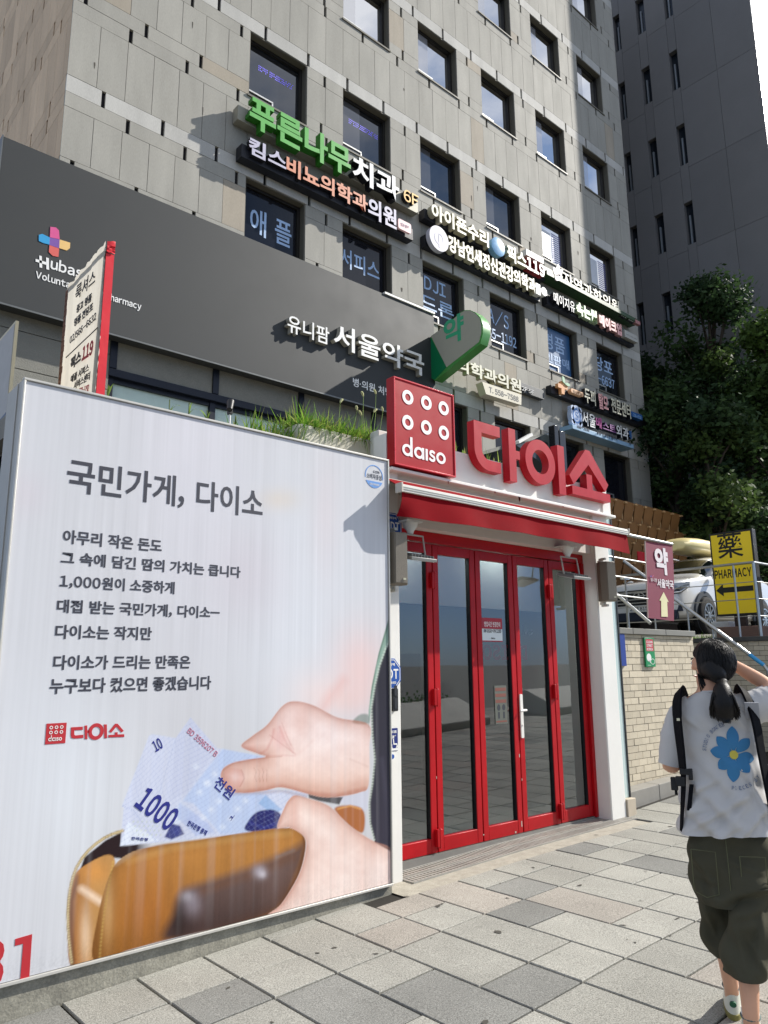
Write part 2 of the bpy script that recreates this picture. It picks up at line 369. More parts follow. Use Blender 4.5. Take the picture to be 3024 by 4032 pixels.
for k in range(-2,6):
    zh=11.31+3.46*k; zs=zh-1.57; nx=zh-3.46
    xa=X0 if k>=0 else 11.9
    xw=[w_ for w_ in wins_in(xa-.1,X1)]
    tall=[x for x in np.arange(3.29+.51,6.6,.51)]
    for a,b in wins_in(X0,X1): tall+=[a,a+.49,a+.98,b,b+.505]
    segs=[]; cur=xa
    for a,b in xw: segs.append((cur,a)); cur=b
    segs.append((cur,X1))
    o=random.uniform(-.1,.1)
    band(clad,YB,xa,X1,zh,zh+.33,[3.9+1.12*i+o for i in range(17)],.075,G2,.07,.04)
    for a,b in segs:
        band(clad,YB,a,b,zh-.29,zh,[5.52-1.12*2+1.12*i for i in range(4)] if a<5 else [a+.52+o],.075,G1)
        band(clad,YB,a,b,zh-1.27,zh-.29,tall,.009,G1)
        band(clad,YB,a,b,zs,zs+.3,[3.5+1.13*i for i in range(4)] if a<5 else [a+.36-o],.075,G1)
    band(clad,YB,xa,X1,zs-.29,zs,[4.38+1.13*i+o for i in range(16)],.075,G1)
    zlo=nx+.33 if not(k==0) else nx+.33
    band(clad,YB,xa,X1,zlo,zs-.29,tall,.009,G1)
    if k==0: band(clad,YB,xa,11.9,7.0,nx+.33,tall,.009,G1)
    # cavity wall behind with the openings left out
    backing.box(xa+.056,X1,YB+.05,YB+.4,nx+(0 if k>-2 else -1),zs)
    for a,b in segs: backing.box(a+.056 if a==xa else a,b,YB+.05,YB+.4,zs,zh)
    for a,b in xw: win_list.append((k,a,b,zs,zh))
# left return wall (facing the side street)
GB=(.76,.56,.37)  # brown cladding, brightened to paint in warm light bounced onto this wall
for k in range(0,6):
    zh=11.31+3.46*k; zs=zh-1.57
    for z0,z1,p,gap in ((zh,zh+.33,1.12,.075),(zh-.29,zh,1.12,.075),(zh-1.27,zh-.29,.51,.009),(zs,zs+.3,1.13,.075),(zs-.29,zs,1.13,.075),(zh-3.13,zs-.29,.51,.009)):
        yy=YB+.01; off=random.uniform(.2,p)
        cuts=[yy]+[yy+off+p*i for i in range(int(10/p))]+[24]
        for a,b in zip(cuts,cuts[1:]):
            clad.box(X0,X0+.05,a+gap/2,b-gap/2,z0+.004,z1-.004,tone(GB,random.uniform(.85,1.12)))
backing.box(X0+.05,X0+.4,YB+.4,24,7,32); backing.box(X0+.4,X1,YB+1.2,24,0,32); backing.box(X1-.3,X1-.02,YB+.4,24,0,32)
obj('stone_cladding',clad,CLAD,office,smooth=False)
mk=MB()
for i in range(46):
    x=random.uniform(3.5,21); z=random.choice((10.3,10.8,13.9,14.3,12.3,17.4,15.7,9.2))+random.uniform(-.25,.25); w_=random.uniform(.01,.035); h=random.uniform(.015,.16)
    if any(a-.1<x<a+WW+.1 for a in WX): continue
    mk.prism([(x-w_,z),(x-w_*.5,z-h),(x+w_*.2,z-h*1.2),(x+w_*.7,z-h*.3),(x+w_*.4,z+.01)],(0,YB-.0032,0),X,Z,NY,.0005)
obj('wall_stain',mk,mat('stone_stain','#57524a',.9,var=.4,vs=20),office,smooth=False)
obj('cavity_wall',backing,BACK,office,smooth=False)
FR=mat('bronze_window_frame','#2a2723',.45,metal=.2,var=.1); ALU=mat('pale_aluminium','#c4c4c0',.4,metal=.7,var=.05)
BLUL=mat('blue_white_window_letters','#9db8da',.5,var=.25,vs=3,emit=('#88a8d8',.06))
letter_rows={0:[('애 플',.12,.92,.30,.72),], 1:[('서피스',.0,.92,.38,.72)],2:[('DJI',.12,.72,.62,.88),('드론',.02,.94,.22,.52)],3:[('A/S',.05,.72,.5,.86),('65-1192',.03,.95,.2,.42)],4:[('명품',.0,.8,.5,.86),('인판매',.02,.94,.2,.42)],5:[('당포',.06,.86,.5,.84),('6-6637',.0,.9,.2,.42)]}
BLUE=mat('blue_window_film','#2f5d8c',.35,var=.1,spec=.8)
YEL=mat('yellow_window_film','#6e5a18',.4,var=.2)
for k,a,b,zs,zh in win_list:
    i=round((a-WX[0])/2.48); y=YB+.225
    m=MB(); t=.07; yb=YB+.02
    # reveal lining
    m.box(a-.001,a+.02,yb,y,zs,zh); m.box(b-.02,b+.001,yb,y,zs,zh); m.box(a+.02,b-.02,yb,y,zh-.02,zh+.001); m.box(a-.03,b+.03,YB-.03,y,zs-.03,zs+.012)
    wn=obj('window',m,REV,office)
    m=MB(); ya=y-.05
    m.box(a+.02,a+.02+t,ya,y+.03,zs+.012,zh-.02); m.box(b-.02-t,b-.02,ya,y+.03,zs+.012,zh-.02); m.box(a+.02+t,b-.02-t,ya,y+.03,zh-.02-t,zh-.02); m.box(a+.02+t,b-.02-t,ya,y+.03,zs+.012,zs+.012+t)
    obj('frame',m,FR,wn)
    m=MB(); m.box(a+.08,b-.08,y,y+.02,zs+.06,zh-.07)
    if i==4 and k==0: obj('pane',m,BLUE,wn)
    elif k==-2 and i>=5: obj('pane',m,YEL,wn)
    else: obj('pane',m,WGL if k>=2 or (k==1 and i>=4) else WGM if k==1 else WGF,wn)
    if k>=1 and random.random()<.8 and not (k==1 and i>=4):
        m=MB(); m.box(a+.09,a+.60+random.uniform(-.06,.08),y-.0035,y-.0005,zs+.08,zh-.09); obj('blind',m,WGB if k>=2 else WGM2,wn)
    m=MB(); m.box(a+.09,a+.72,y-.03,y-.002,zs+.3,zs+.335); m.box(a+.69,a+.725,y-.028,y-.002,zs+.085,zs+.3)
    obj('vent_bar',m,ALU,wn)
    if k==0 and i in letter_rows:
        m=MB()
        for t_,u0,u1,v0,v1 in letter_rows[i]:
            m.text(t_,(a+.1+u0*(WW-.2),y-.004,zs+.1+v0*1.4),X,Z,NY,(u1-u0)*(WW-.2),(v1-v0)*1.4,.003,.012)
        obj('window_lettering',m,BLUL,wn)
    if k==1 and i<2:
        m=MB()
        for q in range(26):
            for s in range(3):
                if random.random()<.75: m.box(a+.35+q*.035,a+.355+q*.035+.012,y-.004,y-.001,zs+.95+s*.05,zs+.975+s*.05)
        obj('window_dots',m,mat('violet_led','#8a80ff',.5,emit=('#7060ff',.25)),wn)
    if k==1 and i>=4:
        m=MB(); m.box(a+.1,a+.72,y-.004,y-.001,zs+.36,zs+1.2); obj('window_poster',m,mat('pale_window_sheet','#d7dbe2',.5,var=.1),wn)
        m=MB()
        for q in range(14): m.box(a+.78,a+1.2,y-.004,y-.001,zs+.3+q*.07,zs+.33+q*.07)
        obj('window_print',m,mat('violet_green_print','#6a6aa8',.5,var=.4,vs=9),wn)
# second storey front behind the shop roof
STU=mat('grey_stucco','#85847c',.95,var=.12,vs=5,bump=.8,bs=55,grain=.2,gs=60)
NAVY=mat('navy_steel','#151a26',.4,metal=.3,var=.1)
YS=11.95
m=MB(); XL=1.9; m.box(XL,4.34,YS,YS+.3,5.62,6.1); m.box(XL,4.34,YS,YS+.3,6.115,6.72); m.box(XL,4.34,YS+.004,YS+.3,6.735,7.0);m.box(XL,4.34,YS+.003,YS+.3,3.0,5.605); m.box(XL,XL+.3,YS+.301,24,0,7)
for a in (4.46,6.38,8.30,10.22): m.box(a,min(a+1.80,11.9),YS+.01,YS+.3,6.5,7.0)
m.box(4.34,11.9,YS+.01,YS+.3,3.0,4.4)
sf=obj('second_floor_wall',m,STU,office)
m=MB()
for a in (4.34,6.26,8.18,10.10,11.9): m.box(a,a+.12,YS-.03,YS+.28,6.5,7.02)
m.box(4.34,12.02,YS-.02,YS+.28,6.36,6.49); m.box(X0-.8,12.0,YS-.2,YS+.25,7.0,7.04)
for a in (4.34,6.26,8.18,10.10,11.9): m.box(a,a+.11,YS+.06,YS+.26,4.4,6.36)
m.box(4.45,11.9,YS+.08,YS+.26,6.28,6.36)
obj('navy_frame',m,NAVY,office)
MINT=mat('mint_frosted_glass','#c3d8d0',.3,var=.06,vs=2,spec=.4)
for a in (4.45,6.37,8.29,10.21):
    m=MB(); m.box(a,a+1.81-(.12 if a>10 else 0),YS+.14,YS+.2,4.4,6.28); obj('strip_window',m,MINT,office)
# ================================================================ neighbouring tower
TW=mat('tower_panels',(.2,.19,.18),.6,var=.1,vs=.7,attr='Col',grain=.06,gs=20,spec=.4)
tower=thing('tower_building',(37,20,0),'dark tower with narrow slot windows beyond the grey office block','building')
cols=[]
for TL,TR,BL in (((515,465),(585,430),(545,795)),((275,610),(345,565),(310,915)),((75,735),(130,710),(105,1050))):
    p=onx(*KT(*TL),27); q=onx(*KT(*TR),27); r_=onx(*KT(*BL),27); cols.append((q.y,p.y,(p.z+q.z)/2,p.z-r_.z))
m=MB(); TC=(.205,.203,.205)
def tpan(ya,yb,z0,z1):
    n=max(1,round((yb-ya)/1.3)); 
    for i in range(n):
        a=ya+(yb-ya)*i/n; b=ya+(yb-ya)*(i+1)/n
        m.box(27,27.35,a+.006,b-.006,z0+.006,z1-.006,tone(TC,random.uniform(.93,1.07)))
ys=9.06; wins_t=[]
for (ya,yb,zt,h) in sorted(cols):
    for k in range(17): tpan(ys,ya,3.52*k,3.52*(k+1))
    k0=-int(zt//3.52)
    for k in range(k0,k0+18):
        t=zt+3.52*k
        if t-h<0: continue
        tpan(ya,yb,t,t+3.52-h); wins_t.append((ya,yb,t-h,t))
    ys=yb
for k in range(17): tpan(ys,26,3.52*k,3.52*(k+1))
obj('wall',m,TW,tower,smooth=False)
TWG=mat('tower_slot_glass','#262d36',.2,var=0,spec=.8); TWF=mat('tower_slot_frame','#9aa3ab',.5,var=.1)
for ya,yb,z0,z1 in wins_t:
    m=MB(); m.box(27.22,27.26,ya,yb,z0,z1); wn=obj('slot_window',m,TWG,tower)
    m=MB(); m.box(27.16,27.22,yb-.16,yb-.1,z0+.05,z1-.5); obj('frame',m,TWF,wn)
m=MB(); m.box(27.4,60,9.4,26,0,59.8); obj('core',m,mat('tower_core','#3a3836',.8),tower)
m=MB()
for i in range(14):
    for k in range(17): m.box(27.0+1.6*i+.02,28.6+1.6*i-.02,9.06,9.3,3.52*k+.02,3.52*(k+1)-.02)
obj('glazed_front',m,mat('white_glazed_panels','#b4bfcb',.25,var=.08,vs=.5,coat=.8,spec=.8),tower)
# ================================================================ shop
YP,YD=4.616,4.80
WW_=mat('white_render','#e4e2dc',.55,var=.06,vs=2.5,bump=.08,bs=18)
shop=thing('shop_kiosk',(5.7,6,0),'single storey white shop front with red folding glass doors','shop')
m=MB(); m.box(3.95,4.195,YP,4.95,zg(4.1)-.05,3.17); obj('pillar',m,WW_,shop,bevel=.008)
m=MB(); m.box(7.092,7.364,YP,4.95,zg(7.2)-.05,3.17); obj('pillar',m,WW_,shop,bevel=.012)
m=MB(); m.box(4.195,7.092,4.66,4.95,2.735,3.17); obj('header_panel',m,mat('header_white','#dcd3cd',.6,var=.06),shop)
m=MB(); m.box(4.06,7.40,YP,4.78,3.19,3.5); m.box(4.06,7.44,4.54,4.80,3.160,3.19); m.box(7.28,7.44,4.60,4.8,3.19,3.42); obj('fascia',m,WW_,shop,bevel=.006)
m=MB(); m.box(1.2,7.36,4.80,11.9,3.0,3.15); obj('roof',m,mat('roof_screed','#8e8b84',.9,var=.2),shop)
m=MB(); m.box(7.366,7.50,4.66,4.95,.16,3.17); obj('side_glass_panel',m,mat('pale_side_glass','#b9cbc9',.25,var=.05,spec=.7),shop)
m=MB(); m.box(7.501,7.525,4.65,4.97,.10,3.18); obj('side_trim',m,BLACK,shop)
m=MB(); m.box(7.368,7.53,4.60,5.0,-.05,.158); obj('base_block',m,mat('beige_stone','#b7ab98',.8,var=.12,grain=.2),shop,bevel=.006)
INT=mat('shop_interior','#8f928c',.8,var=.15,vs=.8)
m=MB(); m.box(1.3,7.3,8.9,9.0,0,3); m.box(1.3,1.4,4.96,8.9,0,3); m.box(7.26,7.36,4.96,8.9,0,3); m.box(1.3,7.3,4.96,9,-.06,.004); m.box(1.3,7.3,4.96,8.9,2.9,2.99)
for x in (4.6,5.5,6.4): m.box(x,x+.5,7.2,7.6,.01,1.7)
m.box(1.4,7.26,5.35,5.45,2.14,2.9); obj('interior',m,INT,shop)
m=MB()
for x,y in ((4.5,5.02),(6.0,5.02),(5.4,7.6)): m.box(x,x+.5,y,y+.3,2.875,2.895)  # two front lamps added near the doors to light the header panel
obj('ceiling_lamp',m,mat('lit_ceiling_panel','#ffffff',.5,var=0,emit=('#f4faff',16)),shop)
DRED=mat('red_door_paint','#ab0d17',.4,var=.24,vs=4,bump=.04,bs=12,spec=.3)
DGL=glass_mat('door_glass',(.5,.55,.52),.085)
ex=[4.16]+[ony(*KD(x,y),YD).x for x,y in ((340,1870),(611,1830),(848,1775),(1072,1712))]+[7.06]
m=MB(); m.box(4.195,7.09,4.775,4.9,2.64,2.733); m.box(7.045,7.091,4.77,4.9,.0,2.64); obj('door_frame',m,DRED,shop,bevel=.004)
HNG=DRED
for i,(a,b) in enumerate(zip(ex,ex[1:])):
    a+=.006; b-=.006 if i<4 else .02
    z0=.012; z1=2.63; s=.068
    m=MB(); m.box(a,a+s,YD,YD+.055,z0,z1); m.box(b-s,b,YD,YD+.055,z0,z1); m.box(a+s,b-s,YD+.001,YD+.054,z1-.085,z1); m.box(a+s,b-s,YD+.001,YD+.054,z0,z0+.115)
    dp=obj('door_panel',m,DRED,shop,bevel=.004)
    m=MB(); m.box(a+s-.004,a+s+.006,YD+.006,YD+.05,z0+.115,z1-.085); m.box(b-s-.006,b-s+.004,YD+.006,YD+.05,z0+.115,z1-.085); obj('gasket',m,BLACK,dp)
    m=MB(); m.face([(a+s,YD+.03,z0+.11),(b-s,YD+.03,z0+.11),(b-s,YD+.03,z1-.08),(a+s,YD+.03,z1-.08)]); obj('glass',m,DGL,dp,smooth=False)
    if i in (0,3):
        for zc in (.13,1.28,2.3):
          m=MB(); m.box(b-.03,b+.03,YD-.035,YD-.001,zc-.07,zc+.07); m.tube([(b+.004,YD-.03,zc-.08),(b+.004,YD-.03,zc+.08)],.009)
          obj('hinge',m,HNG,dp,bevel=.004)
    if i==3:
        m=MB(); hx=a+.03; m.prism(rrect(hx-.02,.86,hx+.02,1.27,.012),(0,YD-.001,0),X,Z,NY,.012); m.tube([(hx,YD-.012,1.12),(hx,YD-.06,1.12)],.011); m.tube([(hx+.012,YD-.06,1.12),(hx-.03,YD-.062,1.12),(hx-.085,YD-.062,1.115)],.012); m.tube([(hx-.0,YD-.013,.98),(hx-.0,YD-.02,.98)],.009)
        obj('handle',m,mat('white_door_handle','#e6e3dc',.35,var=.03),dp,bevel=.002)
    if i==2:
        yn=YD+.026
        p=ony(*KD(597,500),yn); q=ony(*KD(722,645),yn)
        m=MB(); m.box(p.x,q.x,yn-.002,yn,q.z,p.z); nt_=obj('notice',m,mat('white_notice','#dfe6e6',.5,var=.03),dp)
        m=MB(); zc=p.z-(p.z-q.z)*.46; m.box(p.x,q.x,yn-.0035,yn-.002,zc,p.z); m.box(p.x,q.x,yn-.0035,yn-.002,q.z,q.z+.01); obj('notice_header',m,mat('notice_red','#a82a38',.5,var=.03),nt_)
        m=MB(); wd=q.x-p.x; m.text('영업시간 변경안내',(p.x+.03,yn-.0036,p.z-.085),X,Z,NY,wd-.06,.05,.001,.01); m.text('2024년 안내드립니다',(p.x+.06,yn-.0036,p.z-.125),X,Z,NY,wd-.12,.018,.001)
        obj('notice_title',m,WHITE,nt_)
        m=MB(); m.text('AM 09:00~PM 22:00',(p.x+.02,yn-.003,q.z+.085),X,Z,NY,wd-.04,.035,.001,.012); m.text('daiso',(p.x+wd*.42,yn-.003,q.z+.025),X,Z,NY,wd*.2,.018,.001,.01)
        obj('notice_hours',m,mat('dark_print','#30343c',.6,var=0),nt_)
        p=ony(*KD(672,905),yn); q=ony(*KD(752,1128),yn)
        m=MB(); m.box(p.x,q.x,yn-.002,yn,q.z,p.z); n2=obj('notice',m,mat('faded_notice','#5c6058',.6,var=.15),dp)
        m=MB()
        for r_ in range(3): m.box(p.x+.01,q.x-.01,yn-.003,yn-.0021,p.z-.05-.055*r_,p.z-.02-.055*r_)
        m.box(p.x+.01,q.x-.01,yn-.003,yn-.0021,q.z+.015,q.z+.03)
        obj('notice_lines',m,mat('faded_red_print','#7a4a40',.6),n2)
        m=MB()
        for cx in (.3,.72): 
            m.prism(circ(p.x+(q.x-p.x)*cx,q.z+.15,.022,16,.03),(0,yn-.002,0),X,Z,NY,.001); m.box(p.x+(q.x-p.x)*cx-.012,p.x+(q.x-p.x)*cx+.012,yn-.003,yn-.0021,q.z+.05,q.z+.11)
        obj('notice_pictogram',m,mat('dark_print','#30343c'),n2)
m=MB()
for u,v,w_,h in ((822,1320,.010,.03),(837,1462,.008,.02),(836,1725,.012,.05),(800,1775,.02,.015),(330,1450,.006,.02),(610,1790,.015,.01)):
    p=ony(*KD(u,v),YD); m.box(p.x-w_/2,p.x+w_/2,YD-.0012,YD-.0002,p.z-h/2,p.z+h/2)
obj('paint_chip',m,mat('chipped_primer','#b9aea2',.8,var=.3,vs=60),shop)
m=MB()
for u,v,w_,h in ((905,857,.035,.05),(745,812,.02,.02),(440,748,.01,.03),(1190,905,.02,.015),(660,790,.05,.006)):
    p=ony(*KS(u,v),4.539); m.prism([(p.x-w_/2,p.z+h/2),(p.x-w_*.3,p.z-h*.2),(p.x,p.z-h/2),(p.x+w_*.35,p.z-h*.1),(p.x+w_/2,p.z+h/2)],(0,4.5395,0),X,Z,NY,.0008)
obj('rust_patch',m,mat('rust_stain','#7a4f35',.9,var=.4,vs=60),shop)
# mirrored letters of the sign inside
yi=YD+.034; p=ony(*KD(600,672),yi); q=ony(*KD(870,765),yi); m.text('DAISO',(q.x,yi,q.z+.02),-X,Z,NY,q.x-p.x,.15,.002,.05); obj('inside_lettering',m,mat('dull_red_print','#d02c38',.6),shop)
m=MB(); m.tube([ony(*KD(*q_),yi) for q_ in ((838,602),(842,545),(850,540),(846,575),(855,600),(866,585),(872,560),(868,590),(876,606),(893,602),(903,588),(896,574),(884,580))],.004,5); obj('inside_script',m,mat('dark_gloss','#20242c'),shop)
# drain
m=MB()
for y0 in (4.50,4.66):
    n=84
    for i in range(n):
        x=4.2+3.15*i/n
        m.box(x,x+.022,y0+.012,y0+.12,zg(x)-.004,zg(x)+.006)
    for yy in (y0,y0+.12):
        for a,b in ((4.2,5.5),(5.5,7.37)): m.mesh([(x,y,zg(x)+d) for x in (a,b) for y in (yy,yy+.012) for d in (-.006,.009)],[(0,1,3,2),(4,6,7,5),(0,4,5,1),(2,3,7,6),(0,2,6,4),(1,5,7,3)])
solo('drain_grating',m,mat('worn_steel_grating','#a3a099',.55,.3,var=.25,vs=8),'slotted steel drain running along the red door sill','drain')
m=MB(); m.box(4.195,7.09,4.79,4.93,-.09,.008); obj('door_sill',m,mat('sill_metal','#8d8a85',.5,.5,var=.2),shop)
# ---------------------------------------------------------------- awning
AX0,AX1=3.96,7.255
CAN=mat('red_awning_canvas','#820a15',.9,var=.2,vs=2.2,bump=.1,bs=90,spec=.12)
aw=thing('awning',(5.6,4.6,2.7),'retracted red canvas awning with white front bar over the doors','awning')
m=MB(); n=40
def arow(x): s=math.sin(x*5.1)*.004+math.sin(x*11.3)*.002; return [(x,4.61,3.105),(x,4.53,3.073),(x,4.43,3.015+s),(x,4.342,2.962+s*.5)]
g=[arow(AX0+(AX1-AX0)*i/n) for i in range(n+1)]
V=[p for r_ in g for p in r_]; F=[(i*4+k,i*4+k+1,(i+1)*4+k+1,(i+1)*4+k) for i in range(n) for k in range(3)]
m.mesh(V,F); V2=[(p[0],p[1],p[2]-.006) for p in V]; m.mesh(V2,[f[::-1] for f in F]); obj('canopy',m,CAN,aw)
m=MB(); m.box(AX0-.01,AX1+.005,4.29,4.342,2.912,2.968); m.box(AX0-.01,AX1+.005,4.300,4.335,2.968,2.976); m.box(AX0-.005,AX1,4.284,4.29,2.930,2.936); m.box(AX0-.005,AX1,4.284,4.29,2.948,2.954); obj('front_bar',m,mat('white_awning_bar','#dddcd4',.4,var=.08,vs=14),aw,bevel=.004)
m=MB(); m.box(AX0-.03,AX0-.0105,4.283,4.36,2.905,2.985); m.box(AX1+.0055,AX1+.02,4.283,4.36,2.905,2.985); obj('end_cap',m,mat('grey_end_cap','#bdb6aa',.5),aw,bevel=.004)
m=MB(); n=60; nz_=5; g=[]
for i in range(n+1):
    x=AX0+(AX1-AX0)*i/n
    for k in range(nz_+1):
        t=k/nz_; e=math.exp(-(i/n)*30); e2=math.exp(-(1-i/n)*30)
        g.append((x-.03*e*t*t+.01*e2*t,4.312+.055*t*t*e+.012*math.sin(x*9)*t+.010*math.sin(x*3.3+1)*t-.02*t,2.912-.185*t-.012*math.sin(x*1.9)*t-.008*e2*t))
F=[(i*(nz_+1)+k,(i+1)*(nz_+1)+k,(i+1)*(nz_+1)+k+1,i*(nz_+1)+k+1) for i in range(n) for k in range(nz_)]
m.mesh(g,F); m.mesh([(p[0],p[1]+.004,p[2]) for p in g],[f[::-1] for f in F]); obj('valance',m,CAN,aw)
m=MB()
for x in (AX0+.25,AX1-.25): m.tube([(x,4.61,2.99),(x,4.45,2.95),(x,4.345,2.945)],.016)
m.tube([(AX0+.02,4.57,3.06),(AX1-.02,4.57,3.06)],.03,12); obj('arm',m,mat('grey_end_cap','#bdb6aa'),aw)
# ---------------------------------------------------------------- red sign box
YF=4.52
bx=thing('sign_box',(4.45,4.56,3.2),'square red sign box with six white rings and a name','sign')
p=ony(*KS(80,50),YF); q=ony(*KS(487,715),YF); bx0,bx1,bz0,bz1=p.x,q.x,q.z,p.z
m=MB(); m.box(bx0,bx1,YF,4.612,bz0,bz1); obj('cabinet',m,RED,bx,bevel=.004)
m=MB(); e=.014
for a,b,c,d in ((bx0,bx1,bz1-e,bz1),(bx0,bx1,bz0,bz0+e),(bx0,bx0+e,bz0+e,bz1-e),(bx1-e,bx1,bz0+e,bz1-e)): m.box(a+.001,b-.001,YF-.008,YF-.0005,c+.0005,d-.0005)
obj('rim',m,mat('red_rim','#d23a44',.3),bx,bevel=.002)
m=MB(); rad=(bx1-bx0)*.088
def ring(m,cx,cz,r,t,y,d,n=36): m.prism([circ(cx,cz,r,n),circ(cx,cz,r-t,n)],(0,y,0),X,Z,NY,d)
for x,y in ((174,190),(295,226),(408,262),(174,354),(295,387),(409,422)):
    c=ony(*KS(x,y),YF); ring(m,c.x,c.z,rad,rad*.5,YF-.001,.003)
def daiso(m,x0,z0,w_,h,y,d):
    # rounded lower-case wordmark: d a i s o  (h = ascender height)
    r=h*.30; t=h*.135; k=w_/(h*2.86)
    B=lambda a,b,c,e_: m.box(x0+a*k,x0+b*k,y-d,y,z0+c,z0+e_)
    def RG(cx):
        m.prism([[(x0+(cx+px)*k,z0+r+pz) for px,pz in circ(0,0,r,28)],[(x0+(cx+px)*k,z0+r+pz) for px,pz in circ(0,0,r-t,28)]],(0,y,0),X,Z,NY,d)
    RG(r); B(2*r-t*.9,2*r+.1*t,0,h)
    c2=2*r+h*.09+r+.1*t; RG(c2); B(c2+r-t*.9,c2+r+.1*t,0,2*r)
    xi=c2+r+h*.10; B(xi,xi+t,0,2*r)
    xs_=xi+t+h*.07; m.text('s',(x0+xs_*k,y,z0-.004*h),X,Z,NY,h*.40*k,2*r*1.02,d,.035)
    RG(xs_+h*.40+h*.06+r)
a=ony(*KS(138,590),YF); b=ony(*KS(440,600),YF); c=ony(*KS(190,450),YF); d_=ony(*KS(190,578),YF)
daiso(m,a.x,d_.z,b.x-a.x,c.z-d_.z,YF-.001,.003)
obj('sign_graphics',m,mat('white_sign_face','#f2f0ee',.4,var=.02,emit=('#ffffff',.02)),bx)
# ---------------------------------------------------------------- channel letters
ch=thing('channel_letters',(6.2,4.56,3.2),'big red three dimensional shop letters standing above the awning','sign')
S=lambda x,y:(lambda p:(p.x,p.z))(ony(*KS(x,y),YF))
LB=lambda l:m.prism(l,(0,4.605,0),X,Z,NY,.085)
fx0=S(605,335)[0]; fz1=S(605,335)[1]; tk=.155*(S(780,380)[0]-fx0)*1.9
m=MB(); dx1=S(785,640)[0]; dz0=S(790,690)[1]; t=.105; r=.2
arcO=[(fx0+r-r*math.cos(R(a)),dz0+r-r*math.sin(R(a))) for a in range(0,91,10)]
arcI=[(fx0+r-(r-t)*math.cos(R(a)),dz0+r-(r-t)*math.sin(R(a))) for a in range(90,-1,-10)]
LB([(dx1,fz1-t),(dx1,fz1),(fx0,fz1)]+arcO+[(dx1,dz0),(dx1,dz0+t)]+arcI+[(fx0+t,fz1-t)])
ax,az=S(830,388); _,az0=S(845,735)
LB([(ax,az0),(ax+.105,az0),(ax+.105,az-.30),(ax+.165,az-.30),(ax+.165,az-.215),(ax+.105,az-.215),(ax+.105,az),(ax,az)])
l1=obj('letter',m,mat('red_letter_paint','#b01725',.42,var=.14,spec=.3),ch,bevel=.004)
m=MB(); ox0=S(945,600)[0]; ox1=S(1138,640)[0]; oz1=S(1040,470)[1]; oz0=S(1065,762)[1]; cx,cz=(ox0+ox1)/2,(oz0+oz1)/2
LB([circ(cx,cz,(ox1-ox0)/2,40,(oz1-oz0)/2),circ(cx,cz,(ox1-ox0)/2-.108,40,(oz1-oz0)/2-.108)])
ix,iz=S(1150,500); iz0=S(1170,820)[1]; LB([(ix,iz0),(ix+.115,iz0),(ix+.115,iz),(ix,iz)])
obj('letter',m,MATS['red_letter_paint'],ch,bevel=.004)
m=MB(); tx,tz=S(1388,548); lx,lz=S(1235,700); rx_,rz_=S(1480,740); bx_,bz_=S(1250,772); br,bzb=S(1500,878)
c_=(lx+rx_)/2; zb_=lz-.04
LB([(lx-.01,lz+.005),(lx+.06,lz-.085),(c_,tz-.165),(rx_-.06,lz-.085),(rx_+.01,lz+.005),(c_+.04,tz),(c_-.04,tz)])
LB([(bx_,bzb),(br,bzb),(br,bzb+.092),(c_+.052,bzb+.092),(c_+.052,bzb+.26),(c_-.052,bzb+.26),(c_-.052,bzb+.092),(bx_,bzb+.092)])
obj('letter',m,MATS['red_letter_paint'],ch,bevel=.004)
# ---------------------------------------------------------------- small fittings
def speaker(cx,cz,label,rot):
    t_=thing('wall_speaker',(cx,YP-.12,cz-.21),label,'speaker','speakers on the shop pillars')
    u=Vector((math.cos(rot),math.sin(rot),0)); v=Vector((-math.sin(rot),math.cos(rot),0)) # v points to wall
    o=Vector((cx,YP-.12,cz-.21)); sec=[(-.075,.06),(-.09,-.02),(-.055,-.085),(.055,-.085),(.09,-.02),(.075,.06)]
    m=MB(); m.rings([[o+u*a+v*b+Z*z for a,b in sec] for z in (0,.42)]); obj('case',m,mat('grey_speaker_case','#7a7163',.5,var=.06),t_,bevel=.006)
    m=MB(); m.obox(o+v*-.089+Z*.21,u,v,Z,.052,.004,.2); obj('grille',m,mat('grey_speaker_mesh','#857d70',.7,var=.1,grain=.5,gs=400,bump=.4,bs=400),t_)
    m=MB(); m.obox(o+v*-.094+u*.025+Z*.04,u,v,Z,.012,.002,.008); obj('badge',m,mat('pale_badge','#d8d4b8',.4),t_)
    m=MB(); m.obox(o+v*.085+Z*.21,u,v,Z,.018,.03,.24); m.obox(o+v*.05+Z*.46,u,v,Z,.012,.05,.012); m.obox(o+v*.05+Z*-.04,u,v,Z,.012,.05,.012); obj('bracket',m,mat('white_bracket','#d8d6ce',.5),t_)
    return t_
p=ony(1570,2200,YP-.15); speaker(p.x,p.z,'grey wall speaker below the blue octagon on the left pillar',-.25)
p=ony(2398,2290,YP-.15); speaker(p.x,p.z,'grey wall speaker on a white bracket on the right pillar',-.35)
